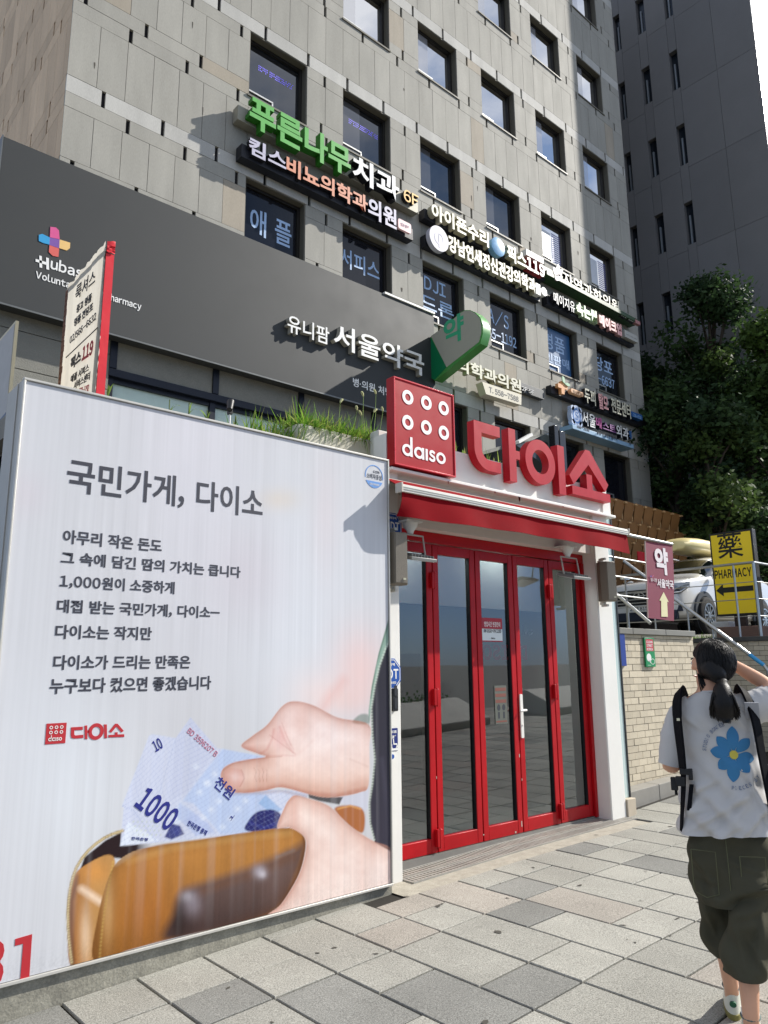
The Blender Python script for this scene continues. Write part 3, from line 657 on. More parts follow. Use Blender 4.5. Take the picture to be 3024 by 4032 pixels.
def flood(cx,label):
    t_=thing('floodlight',(cx,4.58,2.62),label,'floodlight','floodlights above the doors')
    m=MB(); m.rings([[(cx+r_*math.cos(a),4.56+r_*math.sin(a),z) for a in [2*math.pi*k/16 for k in range(16)]] for r_,z in ((.07,2.735),(.06,2.70),(.03,2.66),(.025,2.64))]); m.tube([(cx,4.56,2.64),(cx,4.56,2.735)],.02); m.box(cx-.09,cx+.09,4.50,4.66,2.736,2.75); obj('rosette',m,WHITE,t_)
    m=MB(); m.tube([(cx-.135,4.52,2.44),(cx-.135,4.55,2.63),(cx+.135,4.55,2.63),(cx+.135,4.52,2.44)],.009,6); obj('yoke',m,mat('grey_end_cap','#bdb6aa'),t_)
    ax_=Vector((0,math.cos(.25),math.sin(.25))); az_=Vector((0,-math.sin(.25),math.cos(.25)))
    m=MB(); m.obox((cx,4.5,2.43),X,ax_,az_,.145,.11,.013); 
    for q in range(8): m.obox(Vector((cx-.12+q*.034,4.5,2.43))+az_*.022,X,ax_,az_,.004,.09,.01)
    lp=obj('lamp_body',m,mat('lamp_grey','#8d8e8c',.5,.3),t_,bevel=.003)
    m=MB(); m.obox(Vector((cx,4.5,2.43))-az_*.0145,X,ax_,az_,.13,.095,.002); obj('lens',m,mat('lamp_lens','#eef4f4',.2,emit=('#ffffff',.02)),lp)
p=ony(*KS(225,1140),4.5); flood(p.x,'small floodlight hung in front of the leftmost door panel'); 
p=ony(*KS(1255,1285),4.5); flood(p.x,'small floodlight hung in front of the rightmost door panel')
BLU=mat('security_blue','#1c4fa0',.4,var=.04,spec=.6)
def octa(cx,cz,r,label,lines):
    t_=thing('security_plate',(cx,YP-.006,cz-r),label,'sticker')
    m=MB(); m.prism([(cx+r*math.cos(R(22.5+45*k)),cz+r*1.06*math.sin(R(22.5+45*k))) for k in range(8)],(0,YP-.001,0),X,Z,NY,.005); obj('plate',m,BLU,t_)
    m=MB(); m.prism([[(cx+r*.93*math.cos(R(22.5+45*k)),cz+r*.99*math.sin(R(22.5+45*k))) for k in range(8)],[(cx+r*.88*math.cos(R(22.5+45*k)),cz+r*.94*math.sin(R(22.5+45*k))) for k in range(8)]],(0,YP-.006,0),X,Z,NY,.001)
    for s_,dz,h,wf in lines: m.text(s_,(cx-r*wf,YP-.0061,cz+r*dz),X,Z,NY,2*r*wf,r*h,.001,.03)
    obj('plate_lettering',m,WHITE,t_)
p=ony(*KZ(800,1210),YP); octa(p.x,p.z,.115,'blue octagonal security plate high on the left pillar',[('ADT',-.28,.6,.7),('경비구역',.5,.2,.4),('1588-6400',-.62,.16,.5)])
p=ony(*KD(52,836),YP); octa(p.x,p.z,.125,'blue octagonal security plate at chest height on the left pillar',[('ADT',-.3,.62,.7),('경비구역',.5,.2,.4),('1588-6400',-.62,.16,.5)])
a=ony(*KD(57,920),YP); b=ony(*KD(88,1055),YP)
rd=thing('card_reader',((a.x+b.x)/2,YP-.02,b.z),'black card reader on the left pillar under the lower octagon','card reader')
m=MB(); m.prism(rrect(a.x,b.z,b.x,a.z,.012),(0,YP,0),X,Z,NY,.03); obj('case',m,BLACK,rd,bevel=.003)
m=MB(); m.prism(rrect(a.x+.012,b.z+.12,b.x-.012,b.z+.2,.006),(0,YP-.03,0),X,Z,NY,.004); m.prism(rrect(a.x+.012,b.z+.02,b.x-.012,b.z+.1,.006),(0,YP-.03,0),X,Z,NY,.003); obj('reader_screen',m,mat('dark_gloss','#20242c',.1),rd)
a=ony(*KD(40,1160),YP); b=ony(*KD(99,1290),YP)
ac=thing('access_sticker',((a.x+b.x)/2,YP-.004,b.z),'navy help bell sticker with wheelchair symbol on left pillar','sticker')
m=MB(); m.prism(rrect(a.x,b.z,b.x,a.z,.006),(0,YP-.001,0),X,Z,NY,.003); obj('sheet',m,mat('access_navy','#1d2c72',.4),ac)
m=MB(); wd=b.x-a.x; hh=a.z-b.z; m.text('경사로 도움벨',(a.x+.015,YP-.004,a.z-hh*.22),X,Z,NY,wd-.03,hh*.13,.001,.03); m.text('도움이 필요하시면',(a.x+.02,YP-.004,a.z-hh*.36),X,Z,NY,wd-.04,hh*.06,.001); m.text('눌러주세요',(a.x+.03,YP-.004,a.z-hh*.46),X,Z,NY,wd-.07,hh*.06,.001)
wx,wz=a.x+wd*.62,b.z+hh*.22; m.prism([circ(wx,wz,.03,20,a0=R(150),a1=R(370))+circ(wx,wz,.023,20,a0=R(150),a1=R(370))[::-1]],(0,YP-.004,0),X,Z,NY,.001); m.prism(circ(wx-.01,wz+.07,.01,12),(0,YP-.004,0),X,Z,NY,.001); m.prism([(wx-.014,wz+.055),(wx-.004,wz+.055),(wx,wz+.02),(wx+.03,wz+.018),(wx+.042,wz-.015),(wx+.034,wz-.018),(wx+.024,wz+.008),(wx-.008,wz+.01)],(0,YP-.004,0),X,Z,NY,.001); m.box(a.x,b.x,YP-.0052,YP-.0041,b.z+.004,b.z+.02)
obj('sticker_print',m,WHITE,ac)
c=ony(*KD(60,1325),YP); bl=thing('door_bell',(c.x,YP-.02,c.z-.03),'round white bell button with blue centre on left pillar','bell')
m=MB(); m.prism(circ(c.x,c.z,.032,24),(0,YP,0),X,Z,NY,.014); obj('base',m,WHITE,bl,bevel=.003)
m=MB(); m.prism(circ(c.x,c.z,.017,20),(0,YP-.014,0),X,Z,NY,.006); obj('button',m,BLU,bl)
# ================================================================ billboard
YBB=4.45
p=ony(96,1487,YBB); q=ony(1540,3483,YBB); tr=ony(1530,1816,YBB)
bX0,bX1,bZ0,bZ1=p.x,(q.x+tr.x)/2,q.z,(p.z+tr.z)/2
bb=thing('billboard',((bX0+bX1)/2,4.6,bZ0),'large white printed billboard with a hand pulling banknotes from a wallet','billboard')
m=MB(); m.box(bX0,bX1,YBB+.012,4.78,bZ0,bZ1); m.box(bX0-.006,bX0-.0005,YBB+.10,YBB+.112,bZ0,bZ1)
obj('case',m,mat('grey_billboard_case','#b5b3ac',.5,.2,var=.08,vs=3),bb)
m=MB(); t=.009
for a,b,c,d in ((bX0-.004,bX1+.004,bZ1-t,bZ1+.006),(bX0-.004,bX1+.004,bZ0-.008,bZ0+t),(bX0-.004,bX0+t,bZ0+t,bZ1-t),(bX1-t,bX1+.004,bZ0+t,bZ1-t)): m.box(a,b,YBB-.012,YBB+.02,c,d)
obj('frame',m,mat('white_billboard_trim','#c3c1ba',.45,.2,var=.12,vs=9),bb,bevel=.003)
NXG,NZG=430,480
gx=np.linspace(bX0+.012,bX1-.012,NXG+1); gz=np.linspace(bZ0+.012,bZ1-.012,NZG+1)
GX,GZ=np.meshgrid(gx,gz); P3=np.stack([GX.ravel(),np.full(GX.size,YBB),GZ.ravel()],1)
px,py=proj_np(P3); U=px/.96444; Vv=(py-2700)/.96444
def L_(h): return np.array(lin(h))
img=np.tile(L_('#c6c6c9'),(len(U),1))
def mixin(c,a):
    global img
    a=a[:,None]; img=img*(1-a)+np.asarray(c)*a
def smooth(pts,n=6):
    pts=np.array(pts,float); N=len(pts); out=[]
    for i in range(N):
        p0,p1,p2,p3=pts[i-1],pts[i],pts[(i+1)%N],pts[(i+2)%N]
        for k in range(n):
            t=k/n; out.append(.5*((2*p1)+(-p0+p2)*t+(2*p0-5*p1+4*p2-p3)*t*t+(-p0+3*p1-3*p2+p3)*t**3))
    return np.array(out)
def pmask(pts,soft=2,sm=True):
    P=smooth(pts) if sm else np.array(pts,float)
    out=np.zeros(len(U)); lo=P.min(0)-soft*2; hi=P.max(0)+soft*2
    s=np.where((U>lo[0])&(U<hi[0])&(Vv>lo[1])&(Vv<hi[1]))[0]
    if not len(s): return out
    x=U[s];y=Vv[s]; ins=np.zeros(len(s),bool); d=np.full(len(s),1e9)
    for i in range(len(P)):
        a=P[i-1];b=P[i]; e=b-a; L2=max(e@e,1e-9); tt=np.clip(((x-a[0])*e[0]+(y-a[1])*e[1])/L2,0,1)
        d=np.minimum(d,np.hypot(x-a[0]-tt*e[0],y-a[1]-tt*e[1]))
        c=((a[1]>y)!=(b[1]>y)); 
        if e[1]!=0: ins^=c&(x<a[0]+(y-a[1])*e[0]/e[1])
    out[s]=np.clip(np.where(ins,d,-d)/soft*.5+.5,0,1); return out
def blob(cx,cy,rx,ry,p=1.0): 
    r=((U-cx)/rx)**2+((Vv-cy)/ry)**2; return np.exp(-r*p)
def stroke(pts,w_,soft=1.5):
    P=np.array(pts,float); d=np.full(len(U),1e9)
    for a,b in zip(P,P[1:]):
        e=b-a; L2=max(e@e,1e-9); tt=np.clip(((U-a[0])*e[0]+(Vv-a[1])*e[1])/L2,0,1); d=np.minimum(d,np.hypot(U-a[0]-tt*e[0],Vv-a[1]-tt*e[1]))
    return np.clip((w_-d)/soft+.5,0,1)
def grad(c0,c1,t): t=np.clip(t,0,1)[:,None]; return L_(c0)*(1-t)+L_(c1)*t
# background washes
mixin(L_('#d6d8de'),np.clip(1-U/900,0,1)*.5); mixin(L_('#dcd9e2'),blob(800,-1000,260,900)*.5); mixin(L_('#dfe3ea'),blob(1250,-300,350,700)*.6)
mixin(L_('#c8bcc4'),blob(1010,-450,160,200)*.4); mixin(L_('#d9c9b4'),blob(1140,-760,80,45)*.45); mixin(L_('#cfc4cb'),blob(100,-780,90,90)*.4); mixin(L_('#d8c4c6'),blob(1330,-690,60,260)*.3)
mixin(L_('#e6bdb2'),blob(1390,50,110,60)*.5); mixin(L_('#ecc6c0'),blob(1470,-60,110,170)*.7); mixin(L_('#f1dad5'),blob(1300,40,120,110)*.5); mixin(L_('#df9f94'),stroke([(1300,120),(1345,50),(1400,-20)],14,50)*.4)
mixin(L_('#dfe4ea'),blob(300,400,260,400)*.5)
# banknotes
nb=pmask([(490,655),(505,500),(498,490),(560,330),(608,205),(622,198),(718,214),(778,130),(886,256),(905,258),(1075,290),(1000,420),(1255,430),(1245,585),(1000,605),(650,640)],2.5,False)
mixin(L_('#cbd0e2'),nb)
mixin(L_('#c3c8dc'),pmask([(718,214),(778,130),(886,256),(760,440),(690,470)],2,False)*.7); mixin(L_('#b4c6e6'),pmask([(908,258),(1080,290),(960,420),(1085,445),(1130,600),(900,605),(790,480),(745,470)],5,False)*.75)
mixin(L_('#dfe6ef'),pmask([(490,655),(522,555),(650,632)],3,False)*.8); mixin(L_('#a9b4d4'),stroke([(500,490),(545,510),(640,640)],1.6)*.7); mixin(L_('#b3bcd6'),stroke([(718,216),(640,470)],1.4)*.6)
mixin(L_('#8fb0d8'),pmask([(1085,446),(1150,505),(1118,530),(1055,480)],3,False)*.8); mixin(L_('#d5deec'),pmask([(740,470),(790,520),(700,580),(705,520)],4,False)*.6)
mixin(L_('#9aaedc'),pmask([(735,478),(850,560),(880,600),(800,612),(715,530)],5,False)*.5)
for i in range(16): mixin(L_('#e3e9f3'),blob(800+ (i*47)%220,330+(i*71)%250,14,13,1.2)*.6)
mixin(L_('#1f1f63'),pmask([(1003,590),(1012,555),(1040,522),(1075,508),(1120,508),(1148,532),(1135,580),(1090,600)],3)); mixin(L_('#34388a'),stroke([(1020,560),(1080,580),(1135,560)],5,8)*.6)
mixin(L_('#22286e'),pmask([(672,618),(700,562),(735,572),(752,606),(700,628)],3,False)*.95); mixin(L_('#3d4590'),blob(720,595,20,18)*.5)
for i in range(24): mixin(L_('#b9c77e'),blob(545+(i%6)*18+(i//6)*7,555+(i//6)*18,4,4,1.5)*.5)
# phone / bag behind the hands
mixin(L_('#c9cad6'),pmask([(1255,430),(1505,410),(1505,500),(1480,520),(1400,480),(1260,450)],4,False)); mixin(L_('#2b2522'),pmask([(1255,428),(1330,450),(1400,455),(1385,485),(1300,470),(1262,458)],3,False)*.9)
mixin(L_('#a9673a'),pmask([(1365,505),(1420,488),(1475,500),(1490,540),(1480,600),(1430,575)],4)); mixin(L_('#d59a5a'),stroke([(1380,503),(1430,490),(1472,503)],4,3)*.8)
# upper hand
SK='#e6c9c2'; 
h1=pmask([(985,247),(1030,205),(1090,160),(1150,85),(1200,63),(1280,80),(1380,130),(1505,158),(1508,250),(1505,405),(1470,435),(1390,452),(1320,455),(1250,440),(1150,415),(1080,428),(1000,438),(930,428),(903,385),(908,342),(950,315),(1020,300),(1085,290),(1050,277)],2.5)
mixin(grad('#eed8d3','#e3bfae',(Vv-100)/330),h1)
mixin(L_('#f0dfdc'),blob(1330,200,140,70)*h1*.8); mixin(L_('#dca09a'),blob(1145,215,30,50)*h1*.7); mixin(L_('#d28f88'),stroke([(1118,178),(1112,215),(1092,258),(1062,279)],3,10)*h1*.6); mixin(L_('#d28a84'),stroke([(1142,168),(1156,205),(1172,240),(1196,272)],3,10)*h1*.6); mixin(L_('#dc9c95'),stroke([(1165,190),(1178,225),(1200,262)],2,8)*h1*.5); mixin(L_('#dcaea2'),stroke([(1200,285),(1240,262),(1275,225)],4,16)*h1*.4); mixin(L_('#cf948a'),stroke([(1085,287),(1150,284),(1205,286)],2,8)*h1*.55)
mixin(L_('#e8b9ae'),blob(1010,262,50,22)*h1*.8); mixin(L_('#c9937f'),stroke([(920,425),(1000,434),(1080,424),(1150,412),(1250,438),(1380,448),(1490,420)],7,14)*h1*.55)
mixin(L_('#d5a594'),blob(1065,365,26,44)*h1*.5)
for k in range(4): mixin(L_('#a8705e'),stroke([(1036+k*17,334+k%2*6),(1046+k*15,352),(1040+k*16,372),(1048+k*14,392)],1.0,3)*h1*.6)
mixin(L_('#dba79e'),pmask([(912,372),(932,338),(985,343),(998,380),(978,414),(930,417)],4)*h1*.6); mixin(L_('#b98074'),stroke([(985,343),(998,378),(980,412)],1.4,4)*h1*.7); mixin(L_('#c08a7a'),stroke([(912,345),(950,318),(1020,303),(1085,293),(1150,289)],2,6)*h1*.7); mixin(L_('#ecd0ca'),blob(955,372,22,20)*h1*.7)
# wallet
mixin(L_('#241316'),pmask([(318,775),(345,700),(430,632),(505,592),(495,650),(640,640),(1000,596),(1180,570),(1000,650),(640,720),(440,700)],3,False)*(1-nb*.96)*np.clip((Vv-585)/6,0,1)*np.clip((620-U)/60,0,1))
wl=pmask([(292,1150),(276,1000),(278,900),(300,790),(330,745),(440,690),(470,740),(420,900),(395,1130)],2.5)
mixin(grad('#9c6230','#bd8c52',(U-280)/110),wl); mixin(L_('#5a2c14'),stroke([(300,1140),(290,1000),(292,880),(315,780)],9,16)*wl*.7); mixin(L_('#f0d6bc'),stroke([(335,830),(415,885)],14,24)*wl*.85); mixin(L_('#e8c7a4'),blob(350,1020,22,110)*wl*.8); mixin(L_('#d9954a'),blob(390,760,60,50)*wl*.7)
wf=pmask([(383,1122),(398,950),(450,765),(520,690),(640,652),(800,630),(1000,600),(1180,580),(1236,604),(1247,660),(1220,770),(1150,890),(1100,938),(690,1035),(520,1082)],2.5)
mixin(grad('#bb8140','#8c5a22',((Vv-600)+ (U-900)*.15)/420),wf); mixin(L_('#cf9c58'),stroke([(520,715),(700,660),(1000,618),(1180,598)],14,24)*wf*.75); mixin(L_('#b5692a'),blob(600,900,120,180)*wf*.4)
mixin(L_('#ddb47c'),blob(440,880,22,160)*wf*.55); mixin(L_('#e6d2b0'),stroke([(470,720),(560,660)],12,24)*wf*.6)
db=pmask([(690,1040),(708,930),(735,850),(800,815),(1040,735),(1190,668),(1245,650),(1215,775),(1100,940)],22)*wf
mixin(grad('#66504a','#43302d',(Vv-760)/220),db); mixin(L_('#2a1a18'),blob(730,940,36,90)*db*.8); mixin(L_('#6b4a38'),stroke([(820,840),(1040,765),(1190,700)],18,30)*db*.7); mixin(L_('#8a8088'),blob(785,890,36,48)*wf*.85); mixin(L_('#b5b0b8'),blob(765,860,26,22)*wf*.6); mixin(L_('#b3acb6'),blob(1060,760,26,26)*wf*.8); mixin(L_('#cfcad2'),blob(1072,770,14,14)*wf*.6); mixin(L_('#7c6a64'),stroke([(1130,700),(1200,672)],6,10)*wf*.7)
mixin(L_('#4a2010'),stroke([(1236,604),(1246,660),(1216,775),(1150,890)],4,8)*wf*.6)
zp=[(500,592),(460,605),(425,622),(392,645),(362,672),(335,704),(312,742),(296,785),(286,830),(280,880),(277,930),(278,985),(281,1035),(287,1085),(294,1140)]
mixin(L_('#6a4a26'),stroke(zp,6,3)*.9)
for a,b in zip(zp,zp[1:]):
    nn=int(math.hypot(b[0]-a[0],b[1]-a[1])/13)+1
    for k in range(nn): mixin(L_('#d8c494'),blob(a[0]+(b[0]-a[0])*k/nn,a[1]+(b[1]-a[1])*k/nn,6.8,6.8,1.6))
for k in range(26): mixin(L_('#d2ac5e'),blob(462-58*math.sin(k/26*1.3),720+k*15.5,5,5,1)*.8)
# lower hand
h2=pmask([(1160,500),(1180,465),(1207,447),(1265,462),(1345,492),(1425,570),(1520,632),(1600,672),(1600,812),(1300,890),(1100,937),(1150,890),(1222,770),(1250,660),(1236,610),(1180,578),(1132,578)],2.5)
mixin(grad('#f0d6cb','#ead2c8',(Vv-450)/400),h2); mixin(L_('#f6e6de'),blob(1300,600,110,90)*h2*.7); mixin(L_('#d9a898'),stroke([(1250,660),(1222,770),(1150,890),(1100,937)],9,18)*h2*.6); mixin(L_('#e0b5a8'),blob(1200,520,30,60)*h2*.5); mixin(L_('#e2cfc9'),blob(1520,760,90,70)*h2*.5); mixin(L_('#d9a394'),stroke([(1207,450),(1180,470),(1160,505),(1135,575)],6,12)*h2*.5)
# dark sleeve with zip at the right edge
J=pmask([(1620,-230),(1600,-200),(1575,-150),(1548,-80),(1528,0),(1514,90),(1518,200),(1528,300),(1518,400),(1505,480),(1508,560),(1530,640),(1620,690)],2,False)
mixin(grad('#2a2833','#34313f',(Vv)/600),J); mixin(L_('#4a4757'),stroke([(1560,300),(1585,500),(1590,640)],6,24)*J*.5)
J2=pmask([(1620,-330),(1588,-280),(1545,-130),(1518,0),(1505,100),(1505,170),(1516,90),(1530,0),(1550,-80),(1576,-150),(1600,-200),(1620,-230)],2,False); mixin(L_('#8aa596'),J2); mixin(L_('#556b60'),stroke([(1590,-270),(1535,-90),(1512,50)],4,5)*J2*.6)
zz=[(1598,-200),(1573,-150),(1548,-78),(1530,0),(1516,90),(1520,200),(1530,300),(1520,400),(1507,480),(1510,560),(1530,640)]
for a,b in zip(zz,zz[1:]):
    nn=int(math.hypot(b[0]-a[0],b[1]-a[1])/13)+1
    for k in range(nn): mixin(L_('#c9d3c6'),blob(a[0]+(b[0]-a[0])*k/nn,a[1]+(b[1]-a[1])*k/nn,4.5,4.5,1)*.9)
mixin(L_('#7d8a82'),pmask([(1440,150),(1470,118),(1505,120),(1503,155)],4)*.8)
H1P=[(985,247),(1030,205),(1090,160),(1150,85),(1200,63),(1280,80),(1380,130),(1505,158),(1600,250),(1600,405),(1470,435),(1390,452),(1320,455),(1250,440),(1150,415),(1080,428),(1000,438),(930,428),(903,385),(908,342),(950,315),(1020,300),(1085,290),(1050,277)]
H2P=[(1160,500),(1180,465),(1207,447),(1265,462),(1345,492),(1425,570),(1520,632),(1650,690),(1650,950),(1300,1000),(1100,937),(1150,890),(1222,770),(1250,660),(1236,610),(1180,578),(1132,578)]
WFP=[(383,1122),(398,950),(450,765),(520,690),(640,652),(800,630),(1000,600),(1180,580),(1236,604),(1247,660),(1220,770),(1150,890),(1100,938),(690,1100),(520,1150)]
e1=np.clip(2-2*pmask(H1P,85),0,1)*h1*(1-h2); mixin(L_('#b97e6a'),e1**1.6*.62); e1b=np.clip(2-2*pmask(H1P,26),0,1)*h1*(1-h2); mixin(L_('#a0604e'),e1b**1.8*.4)
mixin(L_('#f3e2dc'),np.clip(2*pmask(H1P,150)-1.25,0,1)*h1*.55)
e2=np.clip(2-2*pmask(H2P,95),0,1)*h2; mixin(L_('#c4907e'),e2**1.7*.55); e2b=np.clip(2-2*pmask(H2P,24),0,1)*h2; mixin(L_('#a8705e'),e2b**1.8*.35)
mixin(L_('#f4e5de'),np.clip(2*pmask(H2P,190)-1.2,0,1)*h2*.5)
e3=np.clip(2-2*pmask(WFP,70),0,1)*wf*(1-h2); mixin(L_('#5e3410'),e3**1.8*.5)
mixin(L_('#c07a70'),stroke([(1100,200),(1150,238),(1205,278)],1.5,4)*h1*.5); mixin(L_('#b87468'),stroke([(1150,150),(1168,200),(1190,245)],1.2,5)*h1*.4); mixin(L_('#d9aea2'),blob(1230,150,40,70)*h1*.5); mixin(L_('#b98a7a'),stroke([(1430,300),(1500,330)],2,12)*h1*.3)
# skin mottling, cast shadow under the upper hand, paper guilloche
def vnoise(sx,sy,seed):
    r_=np.random.default_rng(seed); g=r_.random((64,64)); x=(U/sx)%63; y=(Vv/sy)%63; xi=x.astype(int); yi=y.astype(int); fx=x-xi; fy=y-yi; fx=fx*fx*(3-2*fx); fy=fy*fy*(3-2*fy)
    return (g[yi,xi]*(1-fx)+g[yi,xi+1]*fx)*(1-fy)+(g[yi+1,xi]*(1-fx)+g[yi+1,xi+1]*fx)*fy-.5
sk_=np.maximum(h1,h2)*(1-J)
mot=vnoise(70,50,1)*.09+vnoise(24,20,2)*.05+vnoise(8,8,3)*.035
img*=1+(mot*sk_)[:,None]*np.array([.8,1.3,1.4])
mixin(L_('#c98f7c'),np.clip(vnoise(40,160,4)-.12,0,1)*1.2*h2*.5); mixin(L_('#8d6a66'),stroke([(940,440),(1080,436),(1150,428),(1250,452)],5,16)*nb*(1-h1)*.5)
mixin(L_('#7f8fc2'),np.clip(np.sin(U*.23+Vv*.31+4*np.sin(U*.02))*4-3,0,1)*nb*.25*(1-h1)*(1-wf)*(1-h2)); mixin(L_('#96a3c8'),np.clip(np.sin(U*.3-Vv*.2+5*np.sin(Vv*.03))*4-3,0,1)*nb*.2*(1-h1)*(1-wf)*(1-h2))
lw=np.maximum(wf,wl); img*=1+(lw*(vnoise(30,140,5)*.16+vnoise(6,10,6)*.07))[:,None]
# sun-faded streaks of the old print
st=np.zeros(NXG+1)
for s_,a_ in ((1,.5),(3,.5),(9,.6),(40,.6)):
    r_=rng.normal(size=(NXG+1)//s_+3); st+=a_*np.interp(np.arange(NXG+1)/s_,np.arange(len(r_)),r_)
rowv=np.interp(np.arange(NZG+1)/60,np.arange(12),rng.random(12)); rowv2=np.interp(np.arange(NZG+1)/45,np.arange(14),rng.random(14))
S2=np.interp(np.arange(NXG+1)/2,np.arange(NXG//2+3),rng.normal(size=NXG//2+3))
K_=(st[None,:]*.034*(.35+rowv[:,None])+S2[None,:]*.032*rowv2[:,None])
img=np.clip(img*(1+K_.ravel()[:,None]),0,.9)
fs=np.clip(np.interp(np.arange(NXG+1)/5,np.arange(NXG//5+3),rng.random(NXG//5+3))-.55,0,1)*1.1; fr=np.interp(np.arange(NZG+1)/40,np.arange(15),rng.random(15))
FA=(fs[None,:]*fr[:,None]).ravel(); mixin(L_('#c9c8cc'),np.clip(FA*.3,0,.12))
dirt=np.clip((.16-(GZ-bZ0))/.16,0,1).ravel()*np.clip(rng.normal(.25,.2,len(U)),0,1); img*=(1-.25*dirt[:,None])
me=bpy.data.meshes.new('printed_panel'); base=origin_of(bb)
idx=np.arange(GX.size).reshape(GX.shape); F=np.stack([idx[:-1,:-1],idx[:-1,1:],idx[1:,1:],idx[1:,:-1]],-1).reshape(-1,4)
me.vertices.add(len(P3)); me.vertices.foreach_set('co',(P3-np.array(base)).ravel()); me.loops.add(F.size); me.loops.foreach_set('vertex_index',F.ravel()); me.polygons.add(len(F)); me.polygons.foreach_set('loop_start',np.arange(0,F.size,4)); me.update(calc_edges=True)
at=me.color_attributes.new('Col','FLOAT_COLOR','POINT'); at.data.foreach_set('color',np.concatenate([img,np.ones((len(img),1))],1).astype(np.float32).ravel())
me.materials.append(mat('printed_vinyl',(.8,.8,.8),.42,var=.03,vs=1.5,attr='Col',spec=.35))
po=bpy.data.objects.new('printed_panel',me); COL.objects.link(po); po.parent=bb
# printed words
INK=mat('charcoal_print','#3a3b45',.5,var=.05); REDP=mat('red_print','#b82b33',.5,var=.05); NAVP=mat('navy_print','#232a80',.5,var=.1)
yt=YBB-.0005; dp_=.0015
m=MB(); fit(m,'국민가게, 다이소',K6,275,115,1072,340,yt,dp_,.016); obj('headline',m,INK,bb)
for t_,a,b,c,d in (('아무리 작은 돈도',258,402,660,487),('그 속에 담긴 땀의 가치는 큽니다',248,492,982,597),('1,000원이 소중하게',243,587,714,663),('대접 받는 국민가게, 다이소-',232,685,897,760),('다이소는 작지만',225,788,620,850),('다이소가 드리는 만족은',217,912,777,966),('누구보다 컸으면 좋겠습니다',203,1010,862,1052)):
    m=MB(); fit(m,t_,K6,a,b,c,d,yt,dp_,.024); obj('slogan_line',m,INK,bb)
m=MB(); a=ony(*K7(190,155),YBB); b=ony(*K7(266,234),YBB); m.prism([(a.x,b.z),(b.x,b.z),(b.x,a.z),(a.x,a.z)],(0,yt,0),X,Z,NY,dp_)
lx0,lx1,lz0,lz1=a.x,b.x,b.z,a.z
obj('logo_square',m,REDP,bb); m=MB()
m.prism([(lambda p:(p.x,p.z))(ony(*K7(*q),YBB)) for q in ((60,1062),(62,1034),(131,1014),(119,1194),(82,1201),(94,1053))][::-1],(0,yt,0),X,Z,NY,dp_); obj('red_digit',m,REDP,bb); m=MB(); p1=ony(*K7(64,1020),YBB); p2=ony(*K7(64,1195),YBB); m.text('3',(bX0+.03,yt,p2.z-.02),X,Z,NY,ony(*K7(20,1100),YBB).x-bX0-.03,p1.z-p2.z+.02,dp_,.03); obj('red_digit',m,REDP,bb); m=MB()
def glyph_daiso(m,K,yp,d):
    P=lambda x,y:(lambda p:(p.x,p.z))(ony(*K(x,y),yp)); Q=lambda pts:m.prism([P(*q) for q in pts],(0,yp,0),X,Z,NY,d)
    Q([(290,170),(338,167),(338,180),(303,182),(303,200),(308,203),(340,200),(340,213),(304,216),(292,213),(289,203)]); Q([(345,163),(356,162),(356,182),(364,182),(364,192),(356,193),(357,218),(346,218)])
    c=P(392,187); m.prism([circ(c[0],c[1],.044,28,.046),circ(c[0],c[1],.024,28,.026)],(0,yp,0),X,Z,NY,d); Q([(424,158),(436,158),(437,214),(426,214)])
    Q([(445,186),(470,155),(480,155),(505,184),(496,191),(475,167),(454,192)]); Q([(443,201),(469,200),(469,190),(480,190),(480,199),(507,198),(507,209),(443,211)])
glyph_daiso(m,K7,yt,dp_)
obj('shop_name',m,REDP,bb)
m=MB(); w_=lx1-lx0; h_=lz1-lz0
for i in range(3):
    for j in range(2): ring(m,lx0+w_*(.24+.26*i),lz1-h_*(.2+.24*j),w_*.085,w_*.035,yt-dp_-.0003,.001,24)
daiso(m,lx0+w_*.14,lz0+h_*.14,w_*.72,h_*.28,yt-dp_-.0003,.001); obj('logo_rings',m,WHITE,bb)
def line(m,t,x0,y0,x1,y1,h,bold=0):
    a=ony(*K7(x0,y0),YBB); b=ony(*K7(x1,y1),YBB); u=(b-a); L=u.length; u.normalize(); v=Vector((-u.z,0,u.x)); 
    if v.z<0: v=-v
    m.text(t,(a.x,yt,a.z),u,v,NY,L,h,dp_,bold)
m=MB(); line(m,'1000',545,492,682,598,.135,.035); line(m,'천원',868,408,935,468,.075,.015); line(m,'한국은행 총재',762,568,838,612,.03,.01); line(m,'1',942,552,958,530,.02); line(m,'10',637,272,668,252,.07,.02); line(m,'한국은행',535,628,602,634,.016); obj('note_print',m,NAVP,bb)
m=MB(); line(m,'BD 3596207 B',762,190,878,292,.034,.0); obj('serial_print',m,mat('pink_print','#c06a80',.5),bb)
m=MB(); c=ony(*KZ(510,400),YBB); rr=.095
m.prism([circ(c.x,c.z,rr,40,a0=R(-10),a1=R(190))+circ(c.x,c.z,rr*.92,40,a0=R(-10),a1=R(190))[::-1]],(0,yt,0),X,Z,NY,dp_); m.prism(circ(c.x,c.z,rr,24,a0=R(205),a1=R(335)),(0,yt,0),X,Z,NY,dp_); obj('seal',m,mat('seal_blue','#5c8fd0',.5),bb)
m=MB(); m.text('소비자중심',(c.x-rr*.82,yt,c.z-.022),X,Z,NY,rr*1.64,.042,dp_); m.text('ccm',(c.x-.01,yt,c.z+.03),X,Z,NY,.065,.02,dp_,.01); obj('seal_lettering',m,INK,bb)
m=MB(); m.text('공정거래위원회',(c.x-.05,yt-dp_,c.z-.075),X,Z,NY,.1,.018,.001,.01); obj('seal_authority',m,WHITE,bb)
